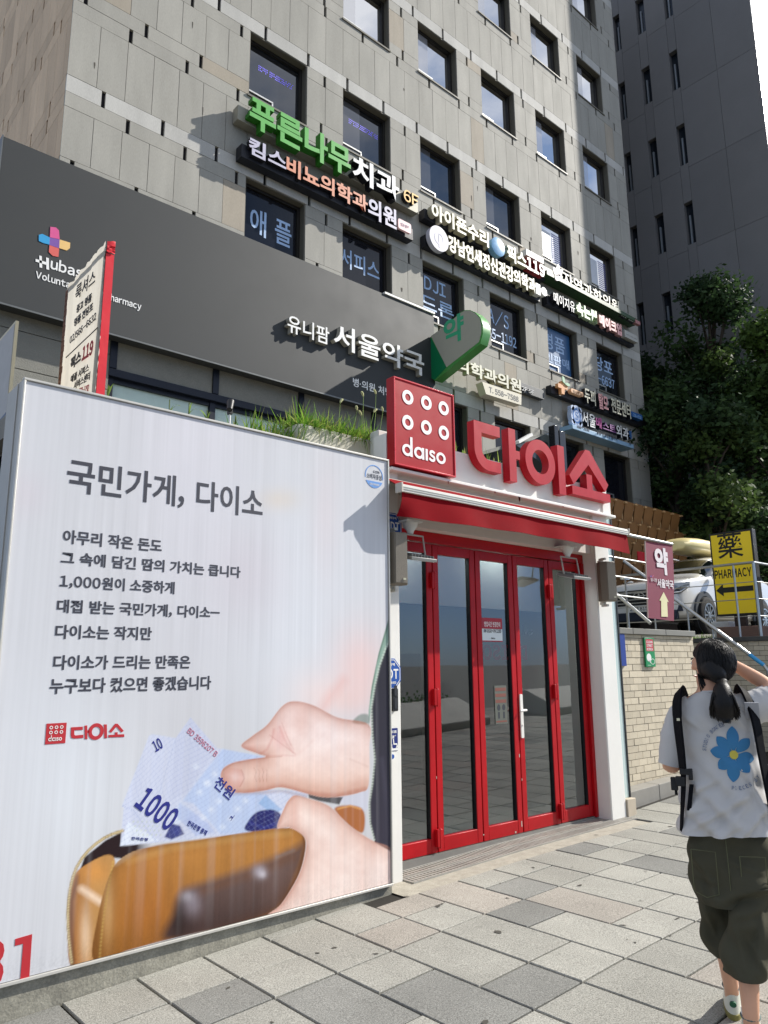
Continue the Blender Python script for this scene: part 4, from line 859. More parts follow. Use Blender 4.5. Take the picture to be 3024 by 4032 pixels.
# plinth
m=MB()
for i in range(12):
    a=.2+3.75*i/12; b=.2+3.75*(i+1)/12
    m.mesh([(x,y,z) for x in (a,b) for y in (4.468,4.85) for z in ((zg(x)-.05),bZ0-.012)],[(0,1,3,2),(0,4,5,1),(2,3,7,6),(1,5,7,3)])
solo('concrete_plinth',m,mat('dirty_concrete','#8f8c80',.9,var=.55,vs=7,bump=.4,bs=40,grain=.35,gs=80),'stained concrete plinth under the white billboard','plinth',smooth=False)
# ================================================================ pharmacy fascia sign
YS1=11.65
a=ony(15,534,YS1); b=ony(1708,1240,YS1); c=ony(0,1188,YS1)
sx0,sx1,sz0,sz1=a.x,b.x,c.z,(a.z+b.z)/2
ps=thing('fascia_sign',((sx0+sx1)/2,11.8,sz0),'long charcoal pharmacy sign panel with raised white letters and coloured cross','sign')
m=MB(); m.box(sx0,sx1,YS1,11.94,sz0,sz1); obj('panel',m,mat('charcoal_sign_panel','#383a3a',.55,var=.05,vs=.8,spec=.4),ps,bevel=.006)
m=MB(); p=ony(1513,1162,YS1); m.box(p.x,sx1+.01,YS1-.03,YS1+.1,sz1+.001,sz1+.05); obj('top_flashing',m,mat('white_flashing','#eceae4',.4),ps)
m=MB(); m.box(sx0-.02,sx0-.001,YS1-.01,11.9,sz0,sz1+.02); m.box(sx0-.02,sx1,YS1-.008,YS1+.004,sz0-.03,sz0-.001); obj('edge_trim',m,mat('sign_edge','#6d6f6e',.4,.4),ps)
LETW=mat('white_letter_face','#efefec',.4,var=.03); LETS=mat('grey_letter_side','#a9a79c',.5,var=.08)
def raised(m1,m2,t,K,x0,y0,x1,y1,yf,d,bold):
    x_,z_,w_,h=solve(t,K,x0,y0,x1,y1,yf,bold)
    m1.text(t,(x_,yf,z_),X,Z,NY,w_,h,.004,bold)
    m2.text(t,(x_,yf+d,z_),X,Z,NY,w_,h,d-.0005,bold)
m1=MB(); m2=MB()
raised(m1,m2,'유니팜',Crop(1000,1200,.24111),548,188,1228,650,YS1-.11,.11,.012)
raised(m1,m2,'서울약국',Crop(0,0,1.82278),721,705,916,812,YS1-.12,.12,.016)
obj('letter_face',m1,LETW,ps); obj('letter_body',m2,LETS,ps)
m=MB(); fit(m,'병·의원 처방조제',KP,1160,208,1640,428,YS1,.004,.015)
p=ony(*K3(200,235),YS1); 
fit(m,'ubase',K3,206,232,373,318,YS1,.006,.02)
hx=lambda x,y:(lambda q:(q.x,q.z))(ony(*K3(x,y),YS1))
m.prism([hx(160,214),hx(170,217),hx(172,265),hx(161,262)],(0,YS1,0),X,Z,NY,.006); m.prism([hx(188,222),hx(199,225),hx(200,273),hx(189,270)],(0,YS1,0),X,Z,NY,.006); m.prism([hx(145,228),hx(188,241),hx(188,252),hx(145,239)],(0,YS1,0),X,Z,NY,.006)
fit(m,'Voluntary',K3,147,277,326,364,YS1,.006,.02); fit(m,'Pharmacy',K3,432,365,577,440,YS1,.006,.02)
obj('flat_lettering',m,LETW,ps)
def px_poly(m,pts,K,yp,d=.006):
    P=[(lambda q:(q.x,q.z))(ony(*K(*p),yp)) for p in pts]; m.prism(P,(0,yp,0),X,Z,NY,d)
for nm,col,pts in (('cross_arm','#d6568f',[(205,97),(228,100),(240,112),(243,148),(203,140)]),('cross_arm','#2e9ad0',[(158,130),(172,126),(203,141),(201,170),(175,163),(158,155)]),('cross_arm','#e8bf78',[(243,149),(286,162),(285,184),(272,194),(241,184)]),('cross_arm','#d9635a',[(201,172),(241,186),(238,220),(215,216),(199,200)]),('cross_centre','#7a52a0',[(203,141),(243,149),(241,185),(201,171)])):
    m=MB(); px_poly(m,pts,K3,YS1,.008); obj(nm,m,mat('cross_'+col[1:],col,.45,var=.05),ps)
# ================================================================ clinic signs on the stone front
def sgn(name,label,loc,cat='sign'): return thing(name,loc,label,cat,'clinic signs on the stone front')
def facesign(root,parts,yf,d):
    for t,K,x0,y0,x1,y1,face,side,bold in parts:
        m1=MB(); m2=MB(); raised(m1,m2,t,K,x0,y0,x1,y1,yf,d,bold)
        fc=obj('letter_face',m1,face,root); obj('letter_body',m2,side,fc)
def bar(root,K,x0,y0,x1,y1,yf,yb,h,m_,name='backing_bar',dz=0):
    a=ony(*K(x0,y0),yf); b=ony(*K(x1,y1),yf); m=MB(); m.box(a.x,b.x,yf,yb,a.z-h+dz,a.z+dz); return obj(name,m,m_,root,bevel=.004)
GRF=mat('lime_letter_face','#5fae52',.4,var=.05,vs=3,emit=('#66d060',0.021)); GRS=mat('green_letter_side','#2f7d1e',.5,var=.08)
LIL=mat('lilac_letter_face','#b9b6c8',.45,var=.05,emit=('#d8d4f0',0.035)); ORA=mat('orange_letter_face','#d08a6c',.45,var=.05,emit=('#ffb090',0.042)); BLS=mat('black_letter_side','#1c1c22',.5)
TRAY=mat('pale_sign_tray','#9a9789',.5,.2,var=.08); DTR=mat('dark_sign_tray','#23242a',.5,.2,var=.1); CRM=mat('cream_letter_face','#cbc8b4',.45,var=.04,emit=('#fff8e0',0.028)); CRS=mat('cream_letter_side','#b3ae95',.55,var=.06)
t=sgn('dental_sign','bright green three dimensional dental clinic letters, topmost sign of the stone front',(8.3,11.8,12.7))
yf=11.60
bar(t,KG,78,230,1545,1010,11.78,11.98,.33,TRAY)
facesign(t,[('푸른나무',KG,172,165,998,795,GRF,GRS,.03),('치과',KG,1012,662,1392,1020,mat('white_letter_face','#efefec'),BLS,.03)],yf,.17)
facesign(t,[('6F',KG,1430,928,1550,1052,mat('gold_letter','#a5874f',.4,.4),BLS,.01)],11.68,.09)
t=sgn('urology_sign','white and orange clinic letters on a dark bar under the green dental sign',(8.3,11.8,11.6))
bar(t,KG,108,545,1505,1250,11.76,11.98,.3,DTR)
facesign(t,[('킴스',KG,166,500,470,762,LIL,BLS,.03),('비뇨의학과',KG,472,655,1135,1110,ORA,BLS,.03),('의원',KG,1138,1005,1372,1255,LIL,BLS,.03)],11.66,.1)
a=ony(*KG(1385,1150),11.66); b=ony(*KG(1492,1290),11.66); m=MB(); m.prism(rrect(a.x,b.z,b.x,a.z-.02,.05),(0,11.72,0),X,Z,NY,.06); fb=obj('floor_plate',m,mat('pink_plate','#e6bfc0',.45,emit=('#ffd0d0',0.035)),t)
m=MB(); m.text('9F',(a.x+.07,11.659,b.z+.09),X,Z,NY,b.x-a.x-.14,a.z-b.z-.2,.003,.02); obj('plate_lettering',m,mat('mauve_print','#8a7086'),fb)
t=sgn('phone_repair_sign','cream repair shop letters with a blue globe and red 119 at the end',(12.6,11.8,11.0))
bar(t,K4,258,180,968,520,11.78,11.98,.27,DTR)
REDF=mat('white_red_letter_face','#e9dcd6',.45,emit=('#ffe0d8',0.028)); REDS=mat('dark_red_letter_side','#7c1820',.5)
facesign(t,[('아이폰수리',K4,300,158,642,418,CRM,CRS,.035),('픽스',K4,750,398,866,535,CRM,CRS,.035),('119',K4,868,472,972,588,REDF,REDS,.05)],11.62,.15)
c=ony(*K4(697,410),11.62); m=MB(); m.rings([[(c.x+r_*math.cos(q),11.62+y_,c.z+r_*.98*math.sin(q)) for q in [2*math.pi*k/28 for k in range(28)]][::-1] for r_,y_ in ((.27,.15),(.27,0),(.2,-.02),(.02,-.03))]); obj('globe',m,mat('blue_globe','#7fb0d8',.3,var=.5,vs=5),t)
a=ony(*K4(862,420),11.7); b=ony(*K4(968,505),11.7); m=MB(); m.box(a.x,b.x,11.7,11.98,a.z-.19,a.z); obj('white_box',m,WHITE,t,bevel=.005)
t=sgn('mental_clinic_sign','row of tightly packed white clinic letters beginning with a round disc',(12.6,11.8,10.2))
bar(t,K4,262,335,940,640,11.80,11.98,.3,DTR)
facesign(t,[('강남연세정신건강의학과',K4,400,342,918,690,CRM,CRS,.04)],11.64,.14)
c=ony(*K4(348,360),11.62); m=MB(); m.prism(circ(c.x,c.z,.33,32,.33),(0,11.76,0),X,Z,NY,.13); ds=obj('disc',m,mat('disc_silver','#c9c9d4',.35,var=.06),t,bevel=.01)
m=MB(); m.prism([circ(c.x,c.z,.17,24),circ(c.x,c.z,.12,24)],(0,11.63,0),X,Z,NY,.004); m.box(c.x-.02,c.x+.02,11.625,11.629,c.z-.24,c.z+.1); obj('disc_emblem',m,mat('faint_emblem','#a9a8bd',.4),ds)
a=ony(*K4(915,612),11.64); b=ony(*K4(950,705),11.64); m=MB(); m.box(a.x+.02,b.x,11.64,11.8,b.z+.02,a.z-.04); obj('end_box',m,LETW,t,bevel=.006)
c=ony(*K4(970,676),11.66); m=MB(); m.prism(circ(c.x,c.z,.13,20),(0,11.78,0),X,Z,NY,.12); obj('end_disc',m,LETW,t)
t=sgn('herbal_clinic_sign','cream letters on a dark green tray with a white bud emblem',(18.3,11.8,10.2))
GT=mat('green_tray','#25451d',.45,var=.1)
a=ony(*K4(985,570),11.6); m=MB(); b=ony(*K4(1535,865),11.6); m.box(a.x,b.x,11.6,11.98,b.z-.02,b.z+.12); m.box(a.x,b.x-.8,11.9,11.98,b.z+.12,b.z+.5); obj('tray',m,GT,t,bevel=.01)
facesign(t,[('자연과한의원',K4,1082,560,1418,808,CRM,BLS,.015),('501-2120',K4,1425,785,1508,862,mat('dim_letter','#a8a692',.5),BLS,.01)],11.63,.1)
c=lambda x,y:(lambda q:(q.x,q.z))(ony(*K4(x,y),11.6)); m=MB()
for pts in ([(1050,512),(1062,545),(1052,575),(1040,545)],[(1020,530),(1040,545),(1050,580),(1030,575)],[(1080,545),(1060,550),(1052,582),(1070,580)],[(1035,580),(1060,575),(1068,595),(1050,612),(1035,602)]): m.prism([c(*p) for p in smooth(pts,4)],(0,11.62,0),X,Z,NY,.03)
obj('bud_emblem',m,mat('pale_pink_bud','#e6dada',.45),t)
a=ony(*K4(1508,838),11.6); b=ony(*K4(1536,872),11.6); m=MB(); m.box(a.x,b.x+.02,11.585,11.7,b.z-.02,b.z+.1); obj('red_tip',m,mat('pink_tip','#b07a78',.5),t)
t=sgn('make_up_sign','white, pale green and pink letters on a dark bar below the green tray sign',(18.3,11.8,8.9))
bar(t,K4,985,690,1500,945,11.80,11.98,.3,DTR)
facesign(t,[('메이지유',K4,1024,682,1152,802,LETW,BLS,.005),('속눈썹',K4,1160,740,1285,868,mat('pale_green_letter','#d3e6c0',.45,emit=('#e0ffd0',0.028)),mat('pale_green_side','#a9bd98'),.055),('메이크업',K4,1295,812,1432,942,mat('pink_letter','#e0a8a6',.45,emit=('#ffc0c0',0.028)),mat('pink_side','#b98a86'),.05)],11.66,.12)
a=ony(*K4(1447,898),11.66); b=ony(*K4(1527,985),11.66); m=MB(); m.box(a.x,b.x,11.66,11.96,b.z+.02,a.z-.02); pb=obj('phone_box',m,mat('grey_phone_box','#b9b8b0',.5),t,bevel=.006)
m=MB(); m.text('010-2423-9991',(a.x+.06,11.659,b.z+.12),X,Z,NY,b.x-a.x-.12,a.z-b.z-.26,.003,.0); obj('phone_number',m,mat('grey_print','#55565a'),pb)
t=sgn('medicine_clinic_sign','large cream clinic letters above a cream phone plate, partly behind the green blade sign',(13.6,11.8,6.9))
facesign(t,[('의학과의원',KR,190,-75,690,192,CRM,CRS,.03)],11.62,.14)
bar(t,KR,560,60,860,180,11.84,11.98,.26,mat('slate_bar','#4a4d50',.5,var=.06))
facesign(t,[('2F·5F',KR,692,140,785,196,LETW,BLS,.0)],11.80,.035)
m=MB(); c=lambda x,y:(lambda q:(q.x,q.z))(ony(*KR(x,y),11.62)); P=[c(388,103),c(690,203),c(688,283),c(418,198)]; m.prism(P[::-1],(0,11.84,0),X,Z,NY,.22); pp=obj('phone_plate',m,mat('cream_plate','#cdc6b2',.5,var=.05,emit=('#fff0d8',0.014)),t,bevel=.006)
m=MB(); a=ony(*KR(440,140),11.62); b=ony(*KR(668,262),11.62); m.text('T. 558-7588',(a.x,11.619,b.z),X,Z,NY,b.x-a.x,a.z-b.z,.003,.02); obj('phone_number',m,mat('grey_print','#55565a'),pp)
t=sgn('scalp_clinic_sign','small cream and pink letters with an orange cross and green leaf',(18.5,11.8,6.7))
bar(t,KR,915,110,1640,360,11.80,11.98,.24,DTR,dz=-.06)
facesign(t,[('두피',KR,1175,152,1262,292,CRM,BLS,.02),('탈모',KR,1280,192,1358,322,mat('pink_letter','#e0a8a6'),BLS,.03),('전문센터',KR,1378,230,1532,392,CRM,BLS,.02)],11.66,.12)
m=MB(); c=lambda x,y:(lambda q:(q.x,q.z))(ony(*KR(x,y),11.64)); m.prism([c(975,112),c(1000,118),c(1003,95),c(1028,100),c(1027,130),c(1050,138),c(1048,165),c(1027,160),c(1025,200),c(1003,192),c(1002,152),c(977,143)][::-1],(0,11.76,0),X,Z,NY,.1); obj('cross_emblem',m,mat('orange_cross','#d99b66',.45,emit=('#ffb880',0.021)),t)
m=MB()
for pts in ([(1003,60),(1020,80),(1022,115),(1005,100)],[(1022,118),(1040,112),(1062,130),(1045,138)]): m.prism([c(*p) for p in smooth(pts,4)],(0,11.66,0),X,Z,NY,.03)
obj('leaf_emblem',m,mat('mint_leaf','#9cc2a0',.45),t)
a=ony(*KR(1070,138),11.66); b=ony(*KR(1168,228),11.66); m=MB(); m.prism(rrect(a.x,b.z+.03,b.x,a.z-.05,.05),(0,11.78,0),X,Z,NY,.12); nb_=obj('name_plate',m,mat('orange_plate','#dcae86',.45,emit=('#ffc898',0.021)),t)
m=MB(); m.text('탑스칼프',(a.x+.08,11.659,b.z+.12),X,Z,NY,b.x-a.x-.16,a.z-b.z-.3,.003,.02); obj('plate_lettering',m,mat('brown_print','#8a6a48'),nb_)
a=ony(*KR(1535,315),11.64); b=ony(*KR(1622,405),11.64); m=MB(); m.box(a.x,b.x,11.64,11.96,b.z+.02,a.z-.06); pb=obj('phone_box',m,mat('blue_phone_box','#2a5f9e',.45,var=.06),t,bevel=.008)
m=MB(); m.text('558-6336',(a.x+.08,11.639,b.z+.13),X,Z,NY,b.x-a.x-.16,a.z-b.z-.36,.003,.01); obj('phone_number',m,mat('pale_blue_print','#8fb4d8'),pb)
m=MB(); fit(m,'1F',KR,1620,372,1640,405,11.9,.02,.01); obj('floor_lettering',m,LETW,t)
t=sgn('surgery_sign','white and purple surgery letters above a pale blue lower bar with a round emblem',(19,11.8,5.5))
a=ony(*KR(1080,415),11.55); b=ony(*KR(1555,620),11.55); m=MB(); m.box(a.x,b.x,11.55,11.98,b.z,a.z-.05); lb=obj('lower_bar',m,mat('pale_blue_bar','#8fb2d0',.45,var=.05),t,bevel=.01)
m=MB(); fit(m,'566-2030',KR,1115,432,1210,488,11.549,.004,.02); fit(m,'유방·건강검진 클리닉',KR,1268,485,1425,560,11.549,.004,.01); fit(m,'7F',KR,1510,568,1532,598,11.549,.004,.0); obj('bar_lettering',m,mat('dark_navy_print','#1a2236'),lb)
facesign(t,[('서울',KR,1157,338,1258,462,LETW,BLS,.02),('베',KR,1260,378,1308,468,mat('magenta_letter','#b85a98',.45,emit=('#e070b8',0.028)),BLS,.02),('스트',KR,1315,415,1415,498,mat('purple_letter','#8e5f96',.45,emit=('#a060b0',0.017)),BLS,.02),('외과',KR,1420,440,1512,550,LETW,BLS,.02),('의원',KR,1516,478,1538,545,mat('blue_letter','#4b80c4',.45),BLS,.01)],11.68,.14)
c=ony(*KR(1117,365),11.66); m=MB(); 
m.prism(circ(c.x,c.z,.27,28,.31),(0,11.8,0),X,Z,NY,.13)
for q in range(4): m.prism(circ(c.x+.25*math.cos(R(45+90*q)),c.z+.29*math.sin(R(45+90*q)),.08,14),(0,11.79,0),X,Z,NY,.12)
em=obj('emblem',m,mat('pale_blue_emblem','#b8c8e4',.45,var=.05),t)
m=MB(); m.prism([circ(c.x,c.z,.19,24,.22),circ(c.x,c.z,.15,24,.18)],(0,11.668,0),X,Z,NY,.004); m.text('S',(c.x-.07,11.669,c.z-.12),X,Z,NY,.14,.24,.004); obj('emblem_print',m,mat('blue_letter','#4b80c4'),em)
# ================================================================ blade signs
xg=ony(*K4(295,945),YS1).x
gp=lambda x,y:(lambda q:(-q.y,q.z))(onx(*K4(x,y),xg))
gs=thing('blade_sign',(xg,10.9,8),'green teardrop pharmacy blade sign with one syllable, standing out above the red box','sign')
pts=[gp(295,945),gp(400,865),gp(470,800)]+[gp(*p) for p in ((497,786),(530,786),(560,800),(590,830),(606,875),(605,925),(590,985))]+[gp(450,1100),gp(320,1205),gp(300,1190)]
GRN=mat('green_sign_edge','#4f9a4a',.4,var=.06,coat=.2)
m=MB(); m.prism(pts,(xg+.24,0,0),-Y,Z,NX,.239); obj('case',m,GRN,gs)
wpts=[gp(297,940),gp(400,868),gp(472,803),gp(497,790),gp(530,790),gp(558,804),gp(585,832),gp(597,875),gp(596,922),gp(582,975),gp(390,1125)]
m=MB(); m.prism([gp(296,948),gp(390,1125),gp(318,1200),gp(299,1188)],(xg,0,0),-Y,Z,NX,.004); obj('green_field',m,mat('green_field','#0f7a4c',.35,var=.05),gs)
m=MB(); m.prism(wpts,(xg,0,0),-Y,Z,NX,.003); obj('face',m,mat('beige_sign_face','#b3b2a2',.4,var=.05),gs)
m=MB(); a=onx(*K4(368,880),xg); b=onx(*K4(492,1005),xg); 
o=gp(368,985); e=gp(490,960); tp=gp(370,872)
m.text('약',(xg-.0035,-gp(372,905)[0],gp(400,1003)[1]+.02),-Y,Z,NX,gp(492,870)[0]-gp(372,905)[0],gp(470,845)[1]-gp(470,1010)[1],.004,.03); obj('sign_lettering',m,mat('green_letter','#3fae80',.4,emit=('#40c090',0.017)),gs)
m=MB(); m.box(xg+.05,xg+.19,11.5,11.66,8.3,8.45); m.box(xg+.05,xg+.19,11.5,11.66,8.8,8.95); obj('bracket',m,BLACK,gs)
# tall red and white banner box
yb_=8.0; b0=ony(270,1150,yb_); xr=b0.x; f0=onx(*KB(680,190),xr); f1=onx(*KB(590,2055),xr); wR=ony(*KB(770,215),f0.y).x-xr
rb=thing('banner_box',(xr,7.4,3.15),'tall weathered white banner box with red side, projecting in front of the charcoal sign','sign')
yF=(f0.y+f1.y)/2
m=MB(); n=14; ring_=[]

for yy in (yF+.006,yb_-.06):
    for xx_ in (xr+.004,xr+wR-.034): m.box(xx_,xx_+.03,yy,yy+.03,3.15,f0.z-.04)
for zz_ in (3.3,f0.z-.08): m.box(xr+.01,xr+wR-.01,yF+.01,yb_-.02,zz_,zz_+.02)
obj('frame',m,mat('dark_rust','#3a3230',.8),rb)
m=MB(); m.box(xr-.004,xr+wR+.004,yF-.004,yF+.003,3.15,f0.z-.12); 
V=[];N2=10
for i in range(N2+1):
    for k in range(4):
        x_=xr-.004+(wR+.008)*k/3; V.append((x_,yF-.006-random.uniform(0,.02),f0.z-.12+.12*i/N2+random.uniform(-.005,.005)+(.02*k/3 if i==N2 else 0)))
m.mesh(V,[(i*4+k,i*4+k+1,i*4+k+5,i*4+k+4) for i in range(N2) for k in range(3)])
obj('red_side',m,mat('red_banner_vinyl','#d8202e',.45,var=.1,vs=8,bump=.15,bs=14),rb)
BANW=mat('weathered_banner','#c4bdae',.7,var=.26,vs=4,bump=.25,bs=7,stretch=(1,5,1.2),grain=.12)
_n=BANW.node_tree; _o=[x for x in _n.nodes if x.type=='OUTPUT_MATERIAL'][0]; _b=_n.nodes['Principled BSDF']; _t=_n.nodes.new('ShaderNodeBsdfTranslucent'); _t.inputs[0].default_value=(.8,.76,.68,1); _m=_n.nodes.new('ShaderNodeMixShader'); _m.inputs[0].default_value=.4
_n.links.new(_b.outputs[0],_m.inputs[1]); _n.links.new(_t.outputs[0],_m.inputs[2]); _n.links.new(_m.outputs[0],_o.inputs[0])
m=MB(); ny,nz2=24,60; V=[]
for i in range(nz2+1):
    for k in range(ny+1):
        t_=k/ny; zz_=3.15+(f0.z-3.15)*i/nz2; fold=.012*math.sin(t_*17+zz_*1.3)+.008*math.sin(t_*41+zz_*3)
        edge=.0 if 0<k<ny else random.uniform(-.02,.02)
        V.append((xr-.016-fold*.6,yb_+(yF-yb_)*t_+edge,zz_-(0.05*(1-t_) if i==nz2 else 0)+(random.uniform(-.02,.02) if i==nz2 else 0)))
m.mesh(V,[(i*(ny+1)+k,i*(ny+1)+k+1,(i+1)*(ny+1)+k+1,(i+1)*(ny+1)+k) for i in range(nz2) for k in range(ny)]); obj('banner_sheet',m,BANW,rb)
m=MB()
for i in range(40):
    zz_=3.2+(f0.z-3.3)*i/40
    m.box(xr-.022,xr-.012,yb_-.05+random.uniform(-.02,.02),yb_+.03,zz_,zz_+.068)
obj('rust_edge',m,mat('rusty_brown','#6b4a3c',.9,var=.4,vs=12),rb)
def xfit(m,t,K,x0,y0,x1,y1,xp,d,bold=0):
    # text on a face x=xp; left-bottom and right-bottom handled by real heights of two corner points
    a=onx(*K(x0,y0),xp); b=onx(*K(x1,y1),xp); m.text(t,(xp,a.y,min(a.z,b.z)),-Y,Z,NX,a.y-b.y,abs(a.z-b.z),d,bold)
BP=mat('faded_black_print','#3c3836',.7,var=.25,vs=15); xl=xr-.032
def row(m,t,xl0,yl,xr0,yr,h,bold):
    # baseline from photo points (left, right), real height h
    a=onx(*KB(xl0,yl),xl); b=onx(*KB(xr0,yr),xl); u=(b-a); L=u.length; u.normalize(); v=Vector((0,-u.z*u.y/abs(u.y) if u.y else 0,abs(u.y))).normalized()
    v=NX.cross(u); 
    if v.z<0: v=-v
    m.text(t,a,u,v,NX,L,h,.004,bold)
for a_ in (('룩셔스',302,905,548,690,.17,.01),('중고 명품',318,1062,505,905,.095,.03),('명품 전당포',290,1228,522,1020,.095,.03),('02)566-6632',235,1448,562,1140,.1,.01),('픽스',243,1770,372,1660,.14,.05),('애플 서피스',245,1928,470,1775,.085,.02),('서비스센터',285,2010,485,1880,.085,.02)):
    m=MB(); row(m,*a_); obj('banner_line',m,BP,rb)
m=MB(); row(m,'119',385,1655,518,1565,.155,.04); obj('banner_line',m,mat('faded_red','#a8343c',.7,var=.15),rb); m=MB(); row(m,'02-568-1192',300,2090,470,2025,.07,.0); obj('red_print',m,mat('faded_red','#a8343c',.7,var=.15),rb)
m=MB(); a=onx(*KB(190,1605),xl); b=onx(*KB(590,1225),xl)
for i in range(34):
    t0,t1=i/34,(i+.6)/34; p=a.lerp(b,t0); q=a.lerp(b,t1); m.tube([p,q],.006,4)
obj('dotted_line',m,BP,rb)
# partly visible blade sign at the left edge
yl=7.6; q0=ony(75,1265,yl); q1=ony(62,1268,yl)
xb=q1.x; 
lb_=thing('blade_sign',(xb,8.2,3.6),'grey and blue blade sign with cream edge at the left edge of the photo','sign')
m=MB(); m.box(xb,q0.x,yl,9.3,3.25,q0.z); obj('case',m,mat('cream_sign_edge','#d9cdaa',.5,var=.1),lb_)
m=MB(); m.box(xb-.004,xb-.0005,yl+.02,9.28,3.3,q0.z-.03); obj('face',m,mat('grey_blade_face','#a8a6a2',.45,var=.08),lb_)
m=MB(); m.prism([(-9.28,3.3),(-yl-.02,3.3),(-yl-.02,q0.z-.95),(-9.28,q0.z-1.15)],(xb-.0045,0,0),-Y,Z,NX,.002); bf=obj('blue_field',m,mat('blade_blue','#3f5878',.45,var=.08),lb_)
m=MB(); m.text('약',(xb-.007,8.15,q0.z-1.45),-Y,Z,NX,.3,.3,.002,.04); obj('field_lettering',m,WHITE,bf)
# ================================================================ roof planters
CRP=mat('cream_planter','#d6d2bf',.55,var=.1,vs=2.5,bump=.05)
def planter(x0,x1,y0,y1,z0,z1,label):
    t_=thing('planter_box',((x0+x1)/2,(y0+y1)/2,z0),label,'planter','planters on the shop roof')
    m=MB(); e=.03
    m.box(x0,x1,y0,y0+e,z0,z1); m.box(x0,x1,y1-e,y1,z0,z1); m.box(x0,x0+e,y0+e,y1-e,z0,z1); m.box(x1-e,x1,y0+e,y1-e,z0,z1); obj('box',m,CRP,t_,bevel=.006)
    m=MB(); m.box(x0+e,x1-e,y0+e,y1-e,z0+.05,z1-.04); obj('soil',m,mat('dark_soil','#2a211a',1,var=.4,vs=20,bump=.6),t_)
    return t_
pz=3.16
planter(3.43,4.42,5.0,5.40,pz,3.555,'cream roof planter with tufted grass, left of the red sign box')
planter(5.05,6.1,5.0,5.40,pz,3.50,'cream roof planter full of long leaves behind the big letters')
planter(6.35,7.25,5.05,5.40,pz,3.40,'low cream roof planter near the right end of the roof')
m=MB(); p=ony(*KP(1372,700),4.9); q=ony(*KP(1462,715),4.9); m.box(p.x,q.x,4.86,4.98,pz-.01,p.z); solo('roof_post',m,WW_,'short white post on the roof edge beside the red sign box','post',bevel=.006)
def blade(m,p,dirv,L,w_,droop,col):
    p=Vector(p); d=Vector(dirv).normalized(); s=d.cross(Z); s=s.normalized() if s.length>.01 else X
    pts=[];n=4
    for i in range(n+1):
        t=i/n; c=p+d*L*t+Vector((0,0,-droop*L*t*t)); ww=w_*(1-t)**.7*(.6+.4*min(1,t*4)); pts.append((c-s*ww,c+s*ww))
    V=[q for a in pts for q in a]; m.mesh(V,[(2*i,2*i+1,2*i+3,2*i+2) for i in range(n)],col)
def leaf_mat(name,k=.35):
    m=bpy.data.materials.new(name); m.use_nodes=True; n=m.node_tree; n.nodes.clear(); L=n.links
    o=n.nodes.new('ShaderNodeOutputMaterial'); at=n.nodes.new('ShaderNodeAttribute'); at.attribute_name='Col'
    d=n.nodes.new('ShaderNodeBsdfPrincipled'); d.inputs['Roughness'].default_value=.65; d.inputs['Specular IOR Level'].default_value=.2; t=n.nodes.new('ShaderNodeBsdfTranslucent'); mx=n.nodes.new('ShaderNodeMixShader'); mx.inputs[0].default_value=k
    L.new(at.outputs['Color'],d.inputs['Base Color']); L.new(at.outputs['Color'],t.inputs[0]); L.new(d.outputs[0],mx.inputs[1]); L.new(t.outputs[0],mx.inputs[2]); L.new(mx.outputs[0],o.inputs[0]); return m
GRS_=leaf_mat('grass_blades',.5)
def grass(m,x0,x1,y0,y1,z,n,L0,L1,w_,droop,cols,lean=.6):
    for i in range(n):
        x=random.uniform(x0,x1); y=random.uniform(y0,y1); c=random.choice(cols); c=tone(c,random.uniform(.7,1.3))
        a=random.uniform(0,6.283); l=random.uniform(.05,lean); blade(m,(x,y,z),(math.cos(a)*l,math.sin(a)*l,1),random.uniform(L0,L1),random.uniform(.6,1.2)*w_,random.uniform(.1,1)*droop,c)
GC=[(.12,.26,.03),(.18,.33,.04),(.08,.19,.025),(.27,.37,.07),(.30,.32,.10)]
m=MB(); grass(m,3.46,4.40,5.03,5.37,3.50,3400,.16,.40,.008,1.15,GC,1.1); grass(m,3.42,4.38,5.0,5.05,3.52,110,.12,.22,.008,1.6,GC,1.4); grass(m,3.0,3.5,5.0,5.4,3.25,1100,.25,.5,.009,.9,GC,.8)
grass(m,4.0,4.4,5.02,5.2,3.50,260,.1,.2,.012,1.2,[(.22,.25,.03),(.28,.27,.06),(.12,.22,.03)],1.2); stuff('planter_grass',m,GRS_,smooth=False)
m=MB(); grass(m,5.07,6.08,5.03,5.37,3.47,420,.2,.5,.014,.9,GC+[(.3,.36,.1)],1.0); grass(m,4.72,5.1,5.0,5.3,3.45,130,.2,.45,.014,.9,GC,.9); grass(m,6.4,7.2,5.08,5.37,3.36,90,.15,.34,.014,.9,GC+[(.4,.42,.08)],1.0); stuff('planter_leaves',m,GRS_,smooth=False)
FX=mat('foxtail_head','#c3c391',.9,var=.2,vs=60,bump=.8,bs=200)
def foxtail(px_,py_,bx,y,zb,label):
    tip=ony(*KP(px_,py_),y); b=Vector((bx if bx else tip.x+random.uniform(-.05,.05),y+.03,zb)); mid=b.lerp(tip,.6)+Vector((random.uniform(-.02,.02),0,.03))
    t_=thing('foxtail_grass',b,label,'grass stalk','foxtail stalks on the shop roof')
    m=MB(); m.tube([b,mid,tip],[.004,.003,.002],5); obj('stem',m,mat('pale_green_stem','#7f9a4a',.7),t_)
    d=(tip-mid).normalized(); e=tip+d*.05+Vector((random.choice((-1,1))*.03,0,-.01)); m=MB(); m.tube([tip,tip.lerp(e,.3)+Z*.01,tip.lerp(e,.7)+Z*.008,e],[.007,.013,.012,.003],7); obj('seed_head',m,FX,t_)
